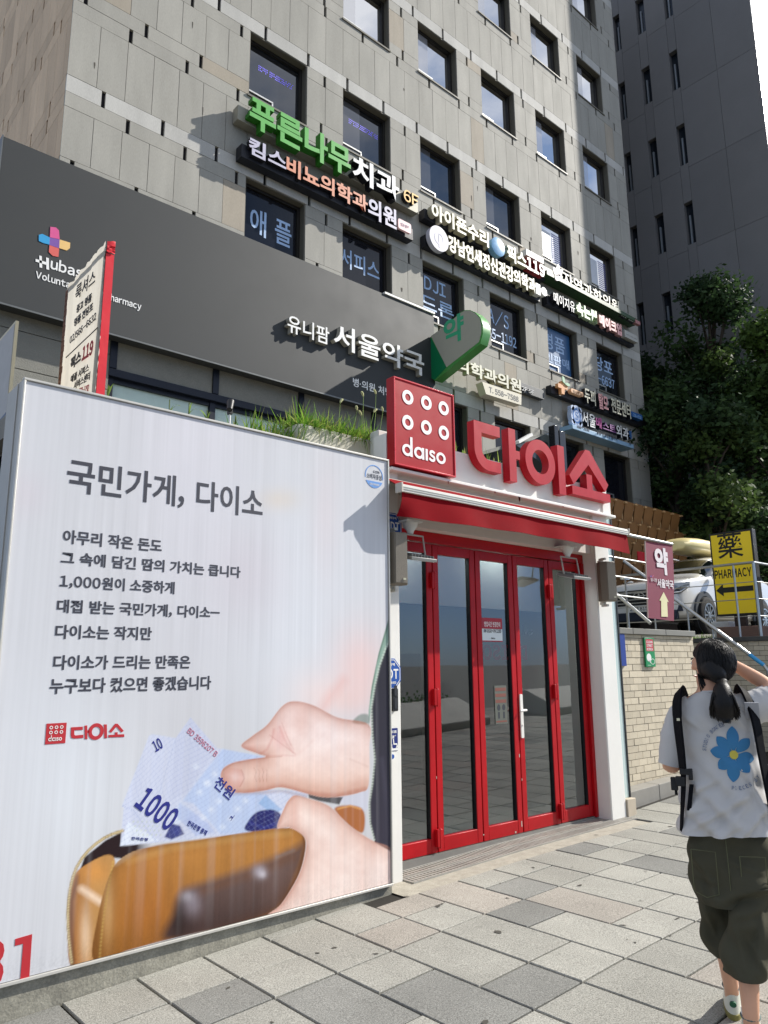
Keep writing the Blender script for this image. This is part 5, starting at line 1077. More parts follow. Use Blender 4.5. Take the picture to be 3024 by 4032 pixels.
for i,(u,v_,lab) in enumerate(((1042,440,'foxtail stalk standing alone, left of the taller roof stalks'),(1258,380,'tallest upright foxtail stalk on the roof'),(1375,360,'foxtail stalk with nodding head closest to the red box top'),(1200,510,'short foxtail stalk leaning left on the roof'),(1240,560,'shortest foxtail stalk in the planter grass'),(1355,530,'mid height foxtail stalk right of the tallest one'),(1440,520,'foxtail stalk arching against the red box'))):
    foxtail(u,v_,None,5.2,3.5,lab)
def sprout(px_,py_,K,y,label,n=3,L=.12):
    p=ony(*K(px_,py_),y); m=MB()
    for i in range(n): blade(m,p,(random.uniform(-.6,.6),random.uniform(-.2,.2),1),L*random.uniform(.7,1.2),.012,.5,tone((.2,.3,.06),random.uniform(.8,1.3)))
    m.tube([p,p+Z*L*.5],.004,5,(.2,.25,.08)); solo('weed_sprout',m,GRS_,label,'weed','weeds on the roof edge',smooth=False)
sprout(440,790,K3,4.9,'pale leafy weed at the foot of the red banner box',3,.17); sprout(690,855,K3,5.0,'thin weed stalk on the roof edge left of the roof lamp',2,.2); sprout(770,862,K3,4.95,'curling green weed nearest the left of the roof lamp',2,.18); sprout(845,885,K3,4.95,'broad leafed weed touching the roof lamp on its left',3,.15); sprout(960,905,K3,4.95,'drooping weed right of the roof lamp',3,.15)
p=ony(*K3(937,905),5.0); t_=thing('roof_lamp',(p.x,5.0,3.15),'small black spotlight on a white stake at the roof edge','lamp'); m=MB(); m.tube([(p.x,5,3.15),(p.x,5,p.z+.11)],.008); obj('stake',m,WHITE,t_)
m=MB(); m.tube([(p.x-.02,4.97,p.z+.11),(p.x+.015,5.02,p.z+.2)],[.022,.03],10); m.box(p.x-.015,p.x+.015,4.98,5.02,p.z+.085,p.z+.12); obj('lamp_head',m,BLACK,t_,bevel=.002)
# glass lean-to and posts behind the letters
p=ony(*KR(645,585),8.5); q=ony(*KR(755,520),8.5)
ca=thing('entrance_canopy',(13,9,4),'small dark entrance canopy with black posts behind the big letters','canopy')
yc=9.0; a=ony(*KR(650,580),yc); b=ony(*KR(755,520),yc); c=ony(*KR(905,490),yc)
m=MB(); m.prism([(a.x,a.z-.03),(c.x,a.z-.35),(c.x,c.z),(b.x+.1,b.z-.06)],(0,yc+2,0),X,Z,NY,2); obj('glass_roof',m,mat('smoked_glass','#3a4246',.1,spec=.8),ca)
m=MB(); m.obox((a+b)/2+Vector((0,-.02,.02)),b-a,Y,(b-a).cross(Y),(b-a).length/2,.05,.03); obj('roof_edge',m,mat('white_flashing','#eceae4'),ca)
m=MB()
for u0,u1,vt in ((895,925,447),(935,980,488)):
    e=ony(*KR(u0,vt),yc-.1); f=ony(*KR(u1,vt),yc-.1); m.box(e.x,f.x,yc-.25,yc-.1,2,e.z); 
obj('post',m,mat('black_gloss_post','#17181c',.2,spec=.7),ca,bevel=.01)
# ================================================================ terrace, walls, rails
def tz(x): return float(np.interp(x,[7,9.9,12.5,15,18,60],[1.72,1.8,1.93,2.12,2.2,2.6]))
TERR=mat('terrace_concrete','#7d7a72',.9,var=.2,vs=2,grain=.25,gs=90)
m=MB(); txs=[12.55,13.5,15,18,60]
for a,b in zip(txs,txs[1:]): m.face([(a,3.5,tz(a)),(b,3.5,tz(b)),(b,60,tz(b)),(a,60,tz(a))])
m.face([(7.6,5.2,1.7),(9.96,5.2,1.7),(9.96,11.8,1.7),(7.6,11.8,1.7)]); struct('terrace',m,TERR,smooth=False)
BRK=mat('cream_wall_brick',(.45,.4,.31),.8,var=.14,vs=9,attr='Col',bump=.2,bs=90,grain=.25,gs=160)
CAP=mat('grey_cap_stone','#7d7d78',.75,var=.12,grain=.2)
def brickwall(name,label,p0,u,n,length,z0,z1,cap,inner):
    """bricks along u from p0; n = outward normal"""
    t_=thing(name,p0+u*length/2,label,'wall'); m=MB(); c=0
    bw,bh,g=.172,.078,.006; z=z0
    while z<z1-.01:
        h=min(bh,z1-z); s=-((c%2)*bw/2)
        while s<length-.01:
            a=max(s,0); b=min(s+bw,length)
            if b-a>.02:
                k=random.uniform(.86,1.1); C=tone((.58,.51,.385),k); o=random.uniform(-.003,.003)
                m.obox(p0+u*(a+b)/2+n*(-.05+o)+Z*(z+h/2),u,n,Z,(b-a)/2-g/2,.05,h/2-g/2,C)
            s+=bw
        z+=bh; c+=1
    obj('bricks',m,BRK,t_,smooth=False)
    m=MB(); m.obox(p0+u*length/2+n*(-.06)+Z*((z0+z1)/2-.1),u,n,Z,length/2-.002,.05,(z1-z0)/2+.1); obj('mortar',m,mat('brown_mortar','#5c5446',.95,var=.2),t_,smooth=False)
    m=MB(); nn=3
    for i in range(nn): m.obox(p0+u*(length*(i+.5)/nn)+n*(-.11)+Z*(z1+.037),u,n,Z,length/nn/2-.003,.15,.036)
    obj('cap_stone',m,cap,t_,bevel=.006); return t_
brickwall('retaining_wall','sunlit cream brick retaining wall between the shop and the stairs',Vector((7.55,5.0,0)),X,NY,2.33,.14,1.90,CAP,0)
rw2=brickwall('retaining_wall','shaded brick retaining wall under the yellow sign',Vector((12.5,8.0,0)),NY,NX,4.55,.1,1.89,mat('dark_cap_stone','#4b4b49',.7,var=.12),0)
m=MB(); m.box(12.52,20,3.46,3.6,0,1.95); obj('return_wall',m,mat('brown_mortar','#5c5446'),rw2)
m=MB()
for i in range(9): m.box(9.96,12.38,5.55+.31*i,8.6,.02+.19*i+.13*(i==0)*0,.02+.19*(i+1))
solo('stone_steps',m,mat('kerb_granite','#8d8a83'),'grey stone steps climbing between the two brick walls','steps',smooth=False,bevel=.008)
KG_=mat('kerb_granite','#8d8a83'); 
m=MB(); xx=[7.55,8.35,9.15,9.88]
for a,b in zip(xx,xx[1:]): m.mesh([(x,y,z) for x in (a+.003,b-.003) for y in (4.79,4.985) for z in (zg(x)-.06,.165+.03*(x-7.55))],[(0,1,3,2),(4,6,7,5),(0,4,5,1),(2,3,7,6),(0,2,6,4),(1,5,7,3)])
struct('granite_kerb',m,KG_,smooth=False,bevel=.008)
rl=thing('terrace_railing',(12.63,5.3,1.95),'stainless steel terrace railing with a corner in front of the yellow sign','railing')
m=MB(); m.tube([(12.63,12,3.166),(12.63,5.25,3.166)],.023); m.tube([(12.63,5.25,3.166),(17,5.25,3.2)],.023); obj('top_rail',m,STEEL,rl)
m=MB()
for z in (2.85,2.573,2.295): m.tube([(12.63,12,z),(12.63,5.25,z)],.008,6); m.tube([(12.63,5.25,z),(17,5.25,z+.03)],.008,6)
obj('rail_bars',m,STEEL,rl)
for y in (5.25,5.58,7.07,8.7,10.3,12):
    m=MB(); m.tube([(12.63,y,1.92),(12.63,y,3.16)],.018 if y>5.3 else .027); m.tube([(12.63,y,1.92),(12.63,y,1.95)],.06,12); obj('post',m,STEEL,rl)
hb=thing('handrail',(12.12,5.6,.2),'long sloping steel handrail with blue tape at its low end','handrail','stair handrails')
p=Vector((12.12,7.3,3.366)); q=Vector((12.12,5.04,1.508)); m=MB(); m.tube([p,q,Vector((12.12,4.99,1.42)),Vector((12.12,4.99,.2))],.03,10); obj('rail',m,STEEL,hb)
m=MB(); m.tube([q.lerp(p,.0),q.lerp(p,.09)],.0318,10); obj('tape',m,mat('sky_blue_tape','#3f9fd8',.4),hb)
for y in (6.19,5.79): 
    m=MB(); z=1.508+(y-5.04)*.822; m.tube([(12.12,y,.15),(12.12,y,z)],.015,8); obj('post',m,STEEL,hb)
ha=thing('handrail',(8.7,5.3,1.9),'short sloping steel handrail ending on the sunlit wall cap behind the maroon flag','handrail','stair handrails')
p=onx(2420,2333,8.7); q=onx(2562,2455,8.7); m=MB(); m.tube([p,q],.022,10); obj('rail',m,STEEL,ha)
m=MB(); r_=p.lerp(q,.35); m.tube([r_,Vector((r_.x,r_.y,1.75))],.018,8); m.box(r_.x-.06,r_.x+.06,r_.y-.03,r_.y+.03,r_.z+.3,r_.z+.33); m.tube([r_,r_+Z*.3],.012,8); obj('post',m,STEEL,ha)
# flag on arms
fl=thing('banner_flag',(8.5,4.66,2.05),'maroon pharmacy banner with white syllable and upward arrow hung from steel arms','banner')
m=MB(); m.tube([(7.36,4.66,3.035),(8.88,4.66,3.02)],.02,10); obj('pole',m,STEEL,fl)
for z in (2.735,2.52,2.305): m=MB(); m.tube([(7.37,4.66,z+.005),(8.2,4.66,z-.005)],.009,8); obj('arm',m,STEEL,fl)
TLf=ony(*KC(553,528),4.66); TRf=ony(*KC(793,566),4.66); BLf=ony(*KC(580,1222),4.66); BRf=ony(*KC(818,1250),4.66)
def fpt(u,v,off=0):
    a=TLf.lerp(TRf,u); b=BLf.lerp(BRf,u); p=a.lerp(b,v); p=p.copy(); p.x+=.018*math.sin(v*4)*u; p.y=4.66+.003*math.sin(u*5+v*3)+off; return p
m=MB(); n=14;k_=20; V=[fpt(i/n,j/k_) for j in range(k_+1) for i in range(n+1)]
m.mesh(V,[(j*(n+1)+i,(j+1)*(n+1)+i,(j+1)*(n+1)+i+1,j*(n+1)+i+1) for j in range(k_) for i in range(n)]); obj('cloth',m,mat('maroon_cloth','#7c3347',.7,var=.1,vs=4,bump=.08,bs=60),fl)
m=MB(); m.tube([TLf+Vector((-.012,0,0)),BLf+Vector((-.012,0,0))],.009,6); obj('edge_rod',m,mat('pale_rod','#b9a49c'),fl)
def fpoly(m,pts):
    P=[(lambda p:(p.x,p.z))(ony(*KC(*q),4.654)) for q in pts]; m.prism(P,(0,4.654,0),X,Z,NY,.002)
FW=mat('white_flag_print','#ddd6d8',.6,var=.05)
m=MB(); fit(m,'약',KC,635,590,757,838,4.654,.002,.045); fit(m,'서울약국',KC,660,868,806,962,4.654,.002,.03); fit(m,'유니팜',KC,600,862,657,899,4.654,.002,.0); obj('flag_lettering',m,FW,fl)
m=MB(); fpoly(m,[(716,988),(762,1078),(748,1075),(754,1212),(696,1210),(694,1066),(678,1064)][::-1]); obj('arrow',m,mat('cream_flag_print','#d9d3a8',.6),fl)
m=MB()
for pts in ([(588,838),(600,845),(606,858)],[(602,832),(608,845),(608,856)]): fpoly(m,pts)
obj('petal_print',m,mat('violet_print','#6a62b8',.6),fl)
m=MB(); fpoly(m,[(622,830),(616,846),(612,858),(624,844)]); obj('petal_print',m,mat('rose_print','#c05a80',.6),fl)
# small wall signs
a=ony(*KC(530,1400),4.99); b=ony(*KC(636,1662),4.99)
cs=thing('street_sign',((a.x+b.x)/2,4.985,b.z),'small green upright plate reading CLEAN STREET KOREA on the cream brick wall','sign')
m=MB(); m.box(a.x,b.x,4.972,4.996,b.z,a.z); obj('plate',m,mat('clean_green','#1f8a55',.4,var=.06),cs,bevel=.003)
W_=b.x-a.x; H_=a.z-b.z
m=MB(); m.prism(rrect(a.x+W_*.12,a.z-H_*.46,b.x-W_*.1,a.z-H_*.05,.012),(0,4.972,0),X,Z,NY,.001); rp=obj('red_field',m,mat('clean_red','#c23a48',.45),cs)
m=MB()
for i,t in enumerate(('CLEAN','STREET','KOREA')): m.text(t,(a.x+W_*.18,4.9708,a.z-H_*(.19+.125*i)),X,Z,NY,W_*.62,H_*.09,.001,.03)
m.prism(circ(a.x+W_*.34,a.z-H_*.68,W_*.24,20,H_*.14),(0,4.972,0),X,Z,NY,.001); m.prism([(a.x+W_*.3,a.z-H_*.8),(a.x+W_*.44,a.z-H_*.78),(a.x+W_*.5,a.z-H_*.88)],(0,4.972,0),X,Z,NY,.001)
cx,cz=a.x+W_*.7,a.z-H_*.82; m.prism([circ(cx,cz,W_*.22,18,H_*.1),circ(cx,cz,W_*.19,18,H_*.085)],(0,4.972,0),X,Z,NY,.001); m.box(a.x+W_*.15,a.x+W_*.5,4.9705,4.9719,b.z+H_*.05,b.z+H_*.06); obj('sign_print',m,WHITE,cs)
a=ony(*KC(330,1310),4.985); b=ony(*KC(376,1655),4.985); m=MB(); m.box(a.x-.1,b.x,4.97,4.997,b.z,a.z); solo('wall_board',m,mat('royal_blue_board','#27408f',.4,var=.06),'narrow royal blue board on the brick wall next to the shop','board',bevel=.003)
# yellow pharmacy sign
YX=13.0
t_=thing('pharmacy_sign',(YX,5.74,1.95),'yellow light-box pharmacy sign with black character and left arrow on the terrace','sign')
y0,y1=5.37,6.115; z0,z1=2.339,3.79
m=MB(); m.box(YX,YX+.14,y0,y1,z0,z1); obj('case',m,mat('black_sign_case','#1a1a18',.5),t_,bevel=.004)
m=MB(); m.box(YX-.006,YX-.0005,y0+.03,y1-.03,z0+.035,z1-.035); yf_=obj('face',m,mat('yellow_sign_face','#e6c614',.4,var=.1,vs=3,emit=('#ffe020',.05)),t_)  # sign unlit by day; slight glow added to brighten its shaded face
BKP=mat('black_print','#17160f',.5,var=.05); yl2=YX-.0065
def yx(x,y): p=onx(*KC(x,y),YX); return p
m=MB(); a=yx(1215,690); b=yx(1425,500); m.text('藥',(yl2,a.y,min(a.z,b.z)-.005),-Y,Z,NX,a.y-b.y,.455,.002,.008)
a=yx(1182,860); b=yx(1515,835); m.text('PHARMACY',(yl2,a.y,(a.z+b.z)/2-.02),-Y,Z,NX,a.y-b.y,.155,.002,.03)
zc=yx(1350,965).z; a=yx(1193,975).y; b=yx(1530,965).y; m.prism([(-a,zc),(-a+.127,zc-.107),(-a+.127,zc-.045),(-b,zc-.045),(-b,zc+.045),(-a+.127,zc+.045),(-a+.127,zc+.107)],(yl2,0,0),-Y,Z,NX,.002); obj('sign_lettering',m,BKP,t_)
m=MB(); m.box(YX+.03,YX+.12,5.64,5.83,1.9,z0); m.box(YX+.02,YX+.1,5.39,5.44,1.95,z0); obj('post',m,mat('brown_post','#3a2a24',.6),t_)
m=MB(); m.box(YX-.15,YX+.6,5.36,6.08,1.9,2.15); solo('granite_block',m,mat('red_granite','#7b5f52',.6,var=.2,grain=.4,gs=120),'reddish granite base block under the yellow sign','block',bevel=.01)
a=onx(*KC(1230,1290),13.2); m=MB(); m.rings([[(13.3+dx,a.y-.02+dy,z) for dx,dy in ((-s,-s),(s,-s),(s,s),(-s,s))] for s,z in ((.12,1.95),(.15,2.2),(.16,2.22),(.16,2.26))]); solo('plastic_tub',m,mat('white_plastic','#dedfdf',.4),'white plastic tub beside the granite block','tub',bevel=.01)
m=MB(); GB_=[(.12,.24,.03),(.18,.3,.05),(.1,.2,.03)]
grass(m,12.65,13.9,6.1,7.3,1.93,700,.08,.2,.006,.6,GB_,.7); stuff('terrace_grass',m,GRS_,smooth=False)
# ================================================================ cars
CARW=mat('white_car_paint','#dcdcda',.22,var=.02,coat=1,spec=.6,rvar=.02); CARG=mat('car_glass','#0b0e12',.04,var=0,rvar=0,spec=1,coat=.5); CARB=mat('car_black_trim','#16181b',.55,var=.1); CHR=mat('chrome','#d6d8da',.15,1,var=0); TYR=mat('tyre_rubber','#18181a',.85,var=.1); LGT=mat('headlight_glass','#737b82',.08,.5,var=.4,vs=14,coat=1); NVB=mat('navy_bumper','#1c2436',.5)
def make_car(label):
    t=thing('parked_car',(0,0,0),label,'car')
    st=[(2.34,.62,.42,.78,0,.62),(2.31,.78,.30,.90,0,.76),(2.18,.87,.26,.99,0,.84),(1.75,.92,.25,1.06,0,.88),(1.1,.93,.25,1.13,0,.88),(.30,.93,.25,1.15,1.64,.70),(-.5,.935,.25,1.15,1.70,.71),(-1.5,.93,.25,1.17,1.66,.69),(-2.0,.91,.27,1.17,1.50,.66),(-2.25,.87,.30,1.12,1.14,.78),(-2.31,.80,.36,1.0,0,.74)]
    rings=[]
    for x,w_,zb,zs,zr,wr in st:
        if zr==0: tp=[(w_*.97,zs-.10),(w_*.93,zs-.02),(wr*.85,zs+.01),(wr*.4,zs+.03)]
        else: tp=[(w_*.97,zs-.08),(w_*.955,zs),(wr,zr-.07),(wr*.6,zr)]
        half=[(w_*.80,zb),(w_*.98,zb+.10),(w_,zb+.30)]+tp
        rings.append([(x,a,b) for a,b in half]+[(x,-a,b) for a,b in half[::-1]])
    m=MB(); n=14; V=[p for r_ in rings for p in r_]; F=[];MI=[]
    for i in range(len(rings)-1):
        for k in range(n):
            k2=(k+1)%n; f=(i*n+k,i*n+k2,(i+1)*n+k2,(i+1)*n+k); g=0
            cab=st[i][4]>0 and st[i+1][4]>0
            if (cab and k in (4,8)) : g=1
            if i==4 and 4<=k<=8: g=1
            if i==8 and 4<=k<=8: g=1
            F.append(f); MI.append(g)
    F+=[tuple(range(n))[::-1],tuple((len(rings)-1)*n+k for k in range(n))]; MI+=[0,0]
    m.mesh(V,[f[::-1] for f in F]); m.mi=MI
    bd=obj('body',m,[CARW,CARG],t); s=bd.modifiers.new('sub','SUBSURF'); s.levels=2; s.render_levels=2
    for sx in (1.38,-1.35):
        for sy in (1,-1):
            yy=sy*.90; m=MB(); N=28
            prof=[(.20,.10),(.30,.11),(.345,.09),(.355,.04),(.355,-.06),(.345,-.1),(.2,-.1)]
            m.rings([[(sx+r_*math.cos(2*math.pi*k/N),yy+sy*o,.355+r_*math.sin(2*math.pi*k/N)) for k in range(N)] for r_,o in prof]); wh=obj('wheel',m,TYR,t)
            m=MB()
            m.prism([circ(sx,.355,.235,28),circ(sx,.355,.205,28)],(0,yy+sy*.085,0),X if sy<0 else X,Z,NY if sy<0 else Y,.03)
            for q in range(10):
                a=2*math.pi*q/10; d=Vector((math.cos(a),0,math.sin(a))); m.obox(Vector((sx,yy+sy*.095,.355))+d*.12,d,d.cross(Y),Y,.105,.016,.014)
            m.tube([(sx,yy+sy*.06,.355),(sx,yy+sy*.115,.355)],.05,14); obj('rim',m,STEEL,wh)
            m=MB(); m.prism([circ(sx,.355,.46,24,a0=R(-5),a1=R(185))+circ(sx,.355,.37,24,a0=R(-5),a1=R(185))[::-1]],(0,sy*.905,0),X,Z,NY if sy<0 else Y,.045); m.prism(circ(sx,.36,.372,28),(0,sy*.905,0),X,Z,NY if sy<0 else Y,.012); obj('arch_trim',m,mat('dark_arch_trim','#3a4048',.6),t)
    m=MB(); m.box(2.26,2.345,-.60,.60,.56,.86); gr=obj('grille',m,CARB,t,bevel=.02)
    m=MB()
    for q in range(4): m.box(2.34,2.365,-.58+.03*abs(q-1.5),.58-.03*abs(q-1.5),.60+.065*q,.622+.065*q)
    obj('grille_bar',m,CHR,gr,bevel=.004)
    m=MB(); m.prism([circ(0,.74,.13,24,.075),circ(0,.74,.108,24,.055)],(2.366,0,0),Y,Z,X,.012); m.box(2.366,2.374,-.02,.02,.69,.79); obj('emblem',m,CHR,gr)
    for sy in (1,-1):
        m=MB(); P=[(2.305,sy*.58,.80),(2.25,sy*.70,.93),(1.93,sy*.925,.97),(1.97,sy*.935,.87),(2.2,sy*.85,.74),(2.31,sy*.62,.72)]
        ctr=Vector((2.2,sy*.80,.85)); V=[Vector(p)+Vector((.04,sy*.015,0)) for p in P]; m.mesh(V+[ctr+Vector((.08,sy*.05,.0))],[((i,(i+1)%6,6) if sy>0 else ((i+1)%6,i,6)) for i in range(6)]); 
        hd=obj('headlight',m,LGT,t,smooth=False)
        m=MB(); m.ell((2.24,sy*.72,.84),.04,.05,.05,12,8); m.tube([(2.36,sy*.60,.75),(2.25,sy*.86,.77),(2.08,sy*.955,.87)],.012,6); obj('lamp_ring',m,CHR,hd)
        m=MB(); m.prism([(-.1,0),(.12,.02),(.10,.13),(-.1,.11)],(2.22,sy*.74,.40),(-.45*1,sy*.89,0),Z,(.89,sy*.45,0),.06); fg=obj('fog_lamp',m,NVB,t)
        m=MB(); m.ell((.95,sy*1.02,1.12),.07,.11,.075,12,8); obj('mirror',m,CARW,t)
        m=MB(); m.prism([(.04,.68),(.24,.70),(.24,1.06),(.12,1.10),(.0,.95)],(-2.28,sy*.60,0),(0,sy*1,0),Z,(-1,0,0),.05); obj('tail_light',m,mat('red_tail_light','#8c1018',.2,var=.1,coat=.6),t)
    m=MB(); m.box(2.20,2.345,-.78,.78,.26,.44); m.box(-2.33,-2.2,-.75,.75,.28,.46); obj('lower_bumper',m,NVB,t,bevel=.03)
    m=MB(); m.box(2.345,2.36,-.26,.26,.44,.555); pl=obj('number_plate',m,mat('plate_white','#d9dad6',.4,var=.03),t,bevel=.004)
    m=MB(); m.text('22구 8153',(2.3605,-.235,.458),Y,Z,X,.47,.08,.002,.02); obj('plate_lettering',m,mat('dark_print','#30343c'),pl)
    m=MB()
    for sy in (1,-1): m.tube([(.2,sy*.70,1.70),(-.5,sy*.72,1.755),(-1.6,sy*.70,1.70)],.018,6)
    obj('roof_rail',m,STEEL,t)
    return t
car=make_car('white parked car with cream roof box on the terrace behind the maroon flag')
car2=dup(car,(16.9,4.9,tz(15.0)),0,'second white car showing only a sliver right of the yellow sign')
CX,CY,CA=16.83,8.42,math.pi
car.scale=(1,1,1.1); car2.scale=(1,1,1.1); car.location=(CX,CY,tz(15.4)); car.rotation_euler=(0,0,CA)
m=MB(); n=22; R_=[]
for x,w_,h in ((1.0,.15,.03),(.94,.27,.10),(.72,.34,.20),(.2,.37,.24),(-.6,.37,.24),(-1.0,.34,.2),(-1.15,.22,.08)):
    R_.append([(x,w_*1.15*math.cos(a)*(abs(math.cos(a))**-.3 if abs(math.cos(a))>.05 else 1),(h*math.sin(a)*(abs(math.sin(a))**-.3 if abs(math.sin(a))>.05 else 1) if math.sin(a)>0 else .12*math.sin(a))) for a in [2*math.pi*k/n for k in range(n)]])
M=Matrix.Translation((CX+.15,CY,tz(15.4)+2.03))@Matrix.Rotation(CA,4,'Z')
m.rings([[M@Vector(p) for p in r_][::-1] for r_ in R_]); rbx=solo('roof_box',m,mat('cream_roof_box','#ecd999',.35,var=.04,coat=.3),'cream yellow roof box strapped on top of the white car','roof box')
# ================================================================ timber screen
yb2=10.5; ts=thing('timber_screen',(18,10.5,2.2),'brown timber screen of tilted boards in rows behind the white car','screen')
TIM=mat('brown_timber_board','#8a6238',.7,var=.16,vs=3,grain=.1); TIB=mat('tan_bracket','#bf9a6c',.6,var=.1)
for rr_ in range(5):
    zt=5.76-.53*rr_; m2=MB()
    for i in range(10):
        x=15.6+.487*i+(.12*rr_ if rr_<3 else .2)
        m=MB(); m.mesh([(x,yb2,zt-.52),(x+.36,yb2,zt-.52),(x+.46,yb2-.12,zt-.02),(x-.01,yb2-.12,zt)]+[(x,yb2+.025,zt-.52),(x+.36,yb2+.025,zt-.52),(x+.46,yb2-.095,zt-.02),(x-.01,yb2-.095,zt)],[(0,1,2,3),(7,6,5,4),(0,4,5,1),(1,5,6,2),(2,6,7,3),(3,7,4,0)])
        obj('board',m,TIM,ts,smooth=False)
        m2.box(x+.385,x+.41,yb2-.04,yb2+.0,zt-.5,zt-.05); m2.box(x+.37,x+.47,yb2-.17,yb2-.02,zt-.075,zt-.035)
    obj('bracket',m2,TIB,ts,smooth=False)
m=MB(); m.box(15.4,20.6,yb2+.06,yb2+.12,2.0,5.6); obj('backing',m,mat('dark_brown_backing','#30241a',.9),ts)
a=ony(*KC(478,618),8.5); b=ony(*KC(552,716),8.5); m=MB(); n=6; V=[(a.x+(b.x-a.x)*i/n,8.5+.03*math.sin(i*1.7),z) for z in (b.z,a.z) for i in range(n+1)]; m.mesh(V,[(i,i+1,n+2+i,n+1+i) for i in range(n)]); m.mesh([(p[0],p[1]+.01,p[2]) for p in V],[(i,n+1+i,n+2+i,i+1) for i in range(n)]); solo('red_cloth',m,mat('red_cloth','#b01824',.7),'small red cloth hanging behind the maroon flag','cloth')
# ================================================================ trees
LEAF=leaf_mat('tree_leaves'); BARK=mat('grey_bark','#4a4036',.9,var=.3,vs=9,bump=.5)
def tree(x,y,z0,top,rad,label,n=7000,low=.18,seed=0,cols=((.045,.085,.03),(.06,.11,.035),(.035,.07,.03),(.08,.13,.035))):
    rs=random.Random(seed); t=thing('leafy_tree',(x,y,z0),label,'tree','trees in front of the tower')
    H=top-z0; m=MB(); m.tube([(x,y,z0),(x+.1,y,z0+H*.3),(x-.05,y+.1,z0+H*.6),(x,y,z0+H*.88)],[.2,.16,.1,.03],8)
    lobes=[]
    for i in range(36):
        h=low+(.97-low)*rs.random()**.8; rr=rad*(1-.7*max(0,(h-.4)/.6)**1.1)*rs.uniform(.2,1.05); a=rs.uniform(0,6.283)
        c=Vector((x+rr*math.cos(a),y+rr*math.sin(a),z0+H*h)); lobes.append((c,rs.uniform(.5,1.0)*rad*.36))
        b=Vector((x,y,z0+H*max(.12,h-.2))); m.tube([b,b.lerp(c,.5)+Z*.15,c],[.06,.04,.015],5)
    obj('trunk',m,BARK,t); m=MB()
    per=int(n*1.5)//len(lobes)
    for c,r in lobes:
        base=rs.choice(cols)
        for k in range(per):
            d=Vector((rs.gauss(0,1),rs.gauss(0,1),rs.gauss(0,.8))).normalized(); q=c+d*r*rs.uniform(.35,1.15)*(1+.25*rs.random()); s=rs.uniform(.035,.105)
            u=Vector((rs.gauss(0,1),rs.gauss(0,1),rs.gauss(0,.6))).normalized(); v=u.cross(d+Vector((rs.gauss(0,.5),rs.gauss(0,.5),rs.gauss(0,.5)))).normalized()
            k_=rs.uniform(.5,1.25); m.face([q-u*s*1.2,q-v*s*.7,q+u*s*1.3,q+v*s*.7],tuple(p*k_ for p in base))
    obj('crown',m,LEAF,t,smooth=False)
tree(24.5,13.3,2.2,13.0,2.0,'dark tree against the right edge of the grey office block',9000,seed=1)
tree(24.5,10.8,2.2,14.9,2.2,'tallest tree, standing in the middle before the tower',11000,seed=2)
tree(24,8.7,2.2,12.6,1.9,'sunlit tree at the right edge of the photo',10000,seed=3,cols=((.08,.14,.03),(.11,.17,.04),(.06,.11,.03)))  # lighter leaf colours paint sunlight into this crown
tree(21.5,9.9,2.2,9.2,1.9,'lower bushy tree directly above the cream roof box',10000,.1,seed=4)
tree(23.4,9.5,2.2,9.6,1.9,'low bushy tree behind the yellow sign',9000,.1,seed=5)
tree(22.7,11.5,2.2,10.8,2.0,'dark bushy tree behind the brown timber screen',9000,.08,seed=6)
# ================================================================ across the pavement (seen only as reflections)
for xa_,xb_,lab in ((7.2,13.1,'long low sloped pale concrete planter kerb across the pavement'),(15.6,19.5,'shorter sloped pale concrete planter kerb farther down the pavement')):
    m=MB(); m.mesh([(x,y,z+zg(x)) for x in (xa_,xb_) for y,z in ((-1.8,-.1),(-1.8,.16),(-2.75,.56),(-2.95,.56),(-2.95,-.1))],[(0,1,2,3,4),(9,8,7,6,5),(0,5,6,1),(1,6,7,2),(2,7,8,3),(3,8,9,4)])
    solo('street_planter',m,mat('pale_concrete','#c2c0b8',.8,var=.12,grain=.2),lab,'planter','planter kerbs by the road',bevel=.03)
m=MB()
for i in range(5200):
    q=Vector((random.uniform(7.6,13.0),random.uniform(-3.6,-2.8),.4+abs(random.gauss(0,.2)))); u=Vector((random.gauss(0,1),random.gauss(0,1),random.gauss(0,1))).normalized(); v=u.orthogonal().normalized(); s=random.uniform(.025,.05); m.face([q-u*s,q-v*s*.6,q+u*s,q+v*s*.6],tone((.06,.13,.03),random.uniform(.6,1.5)))
stuff('hedge',m,LEAF,smooth=False)
# ================================================================ woman seen from behind
A_=R(26); fw=Vector((math.cos(A_),math.sin(A_),0)); rt=Vector((math.sin(A_),-math.cos(A_),0))
C0=Vector((3.835,1.91,0))-fw*.15; C0.z=0
Wp=lambda r,f,z:C0+rt*r+fw*f+Z*z
GZ0=zg(3.7)
pr=thing('person',(C0.x,C0.y,GZ0),'woman seen from behind in white flower T-shirt and olive shorts, one arm raised','person')
SKIN=mat('skin','#d3a183',.5,var=.08,vs=9,spec=.4,bump=.05,bs=120)
# --- body: one continuous skin-modifier surface
nodes=[];edges=[];rad=[]
def nd(p,r,par=None):
    nodes.append(p); rad.append(r if isinstance(r,tuple) else (r,r)); i=len(nodes)-1
    if par is not None: edges.append((par,i))
    return i
pel=nd(Wp(.045,0,.86),(.11,.07)); sp=nd(Wp(.047,0,1.02),(.11,.07),pel); chs=nd(Wp(.045,0.01,1.22),(.11,.06),sp); uc=nd(Wp(.043,.005,1.33),(.08,.05),chs)
nk=nd(Wp(.043,.01,1.41),.05,uc); hb_=nd(Wp(.035,.04,1.475),.062,nk); hm=nd(Wp(.045,.045,1.545),.082,hb_); ht=nd(Wp(.053,.04,1.61),.06,hm)
fd=Vector((-math.sin(R(50)),math.cos(R(50)))) # face direction in (r,f)
def hp(fwd,side,z): # head frame: forward, right
    return Wp(.05+fd.x*fwd+fd.y*side,.04+fd.y*fwd-fd.x*side*1.0,z)
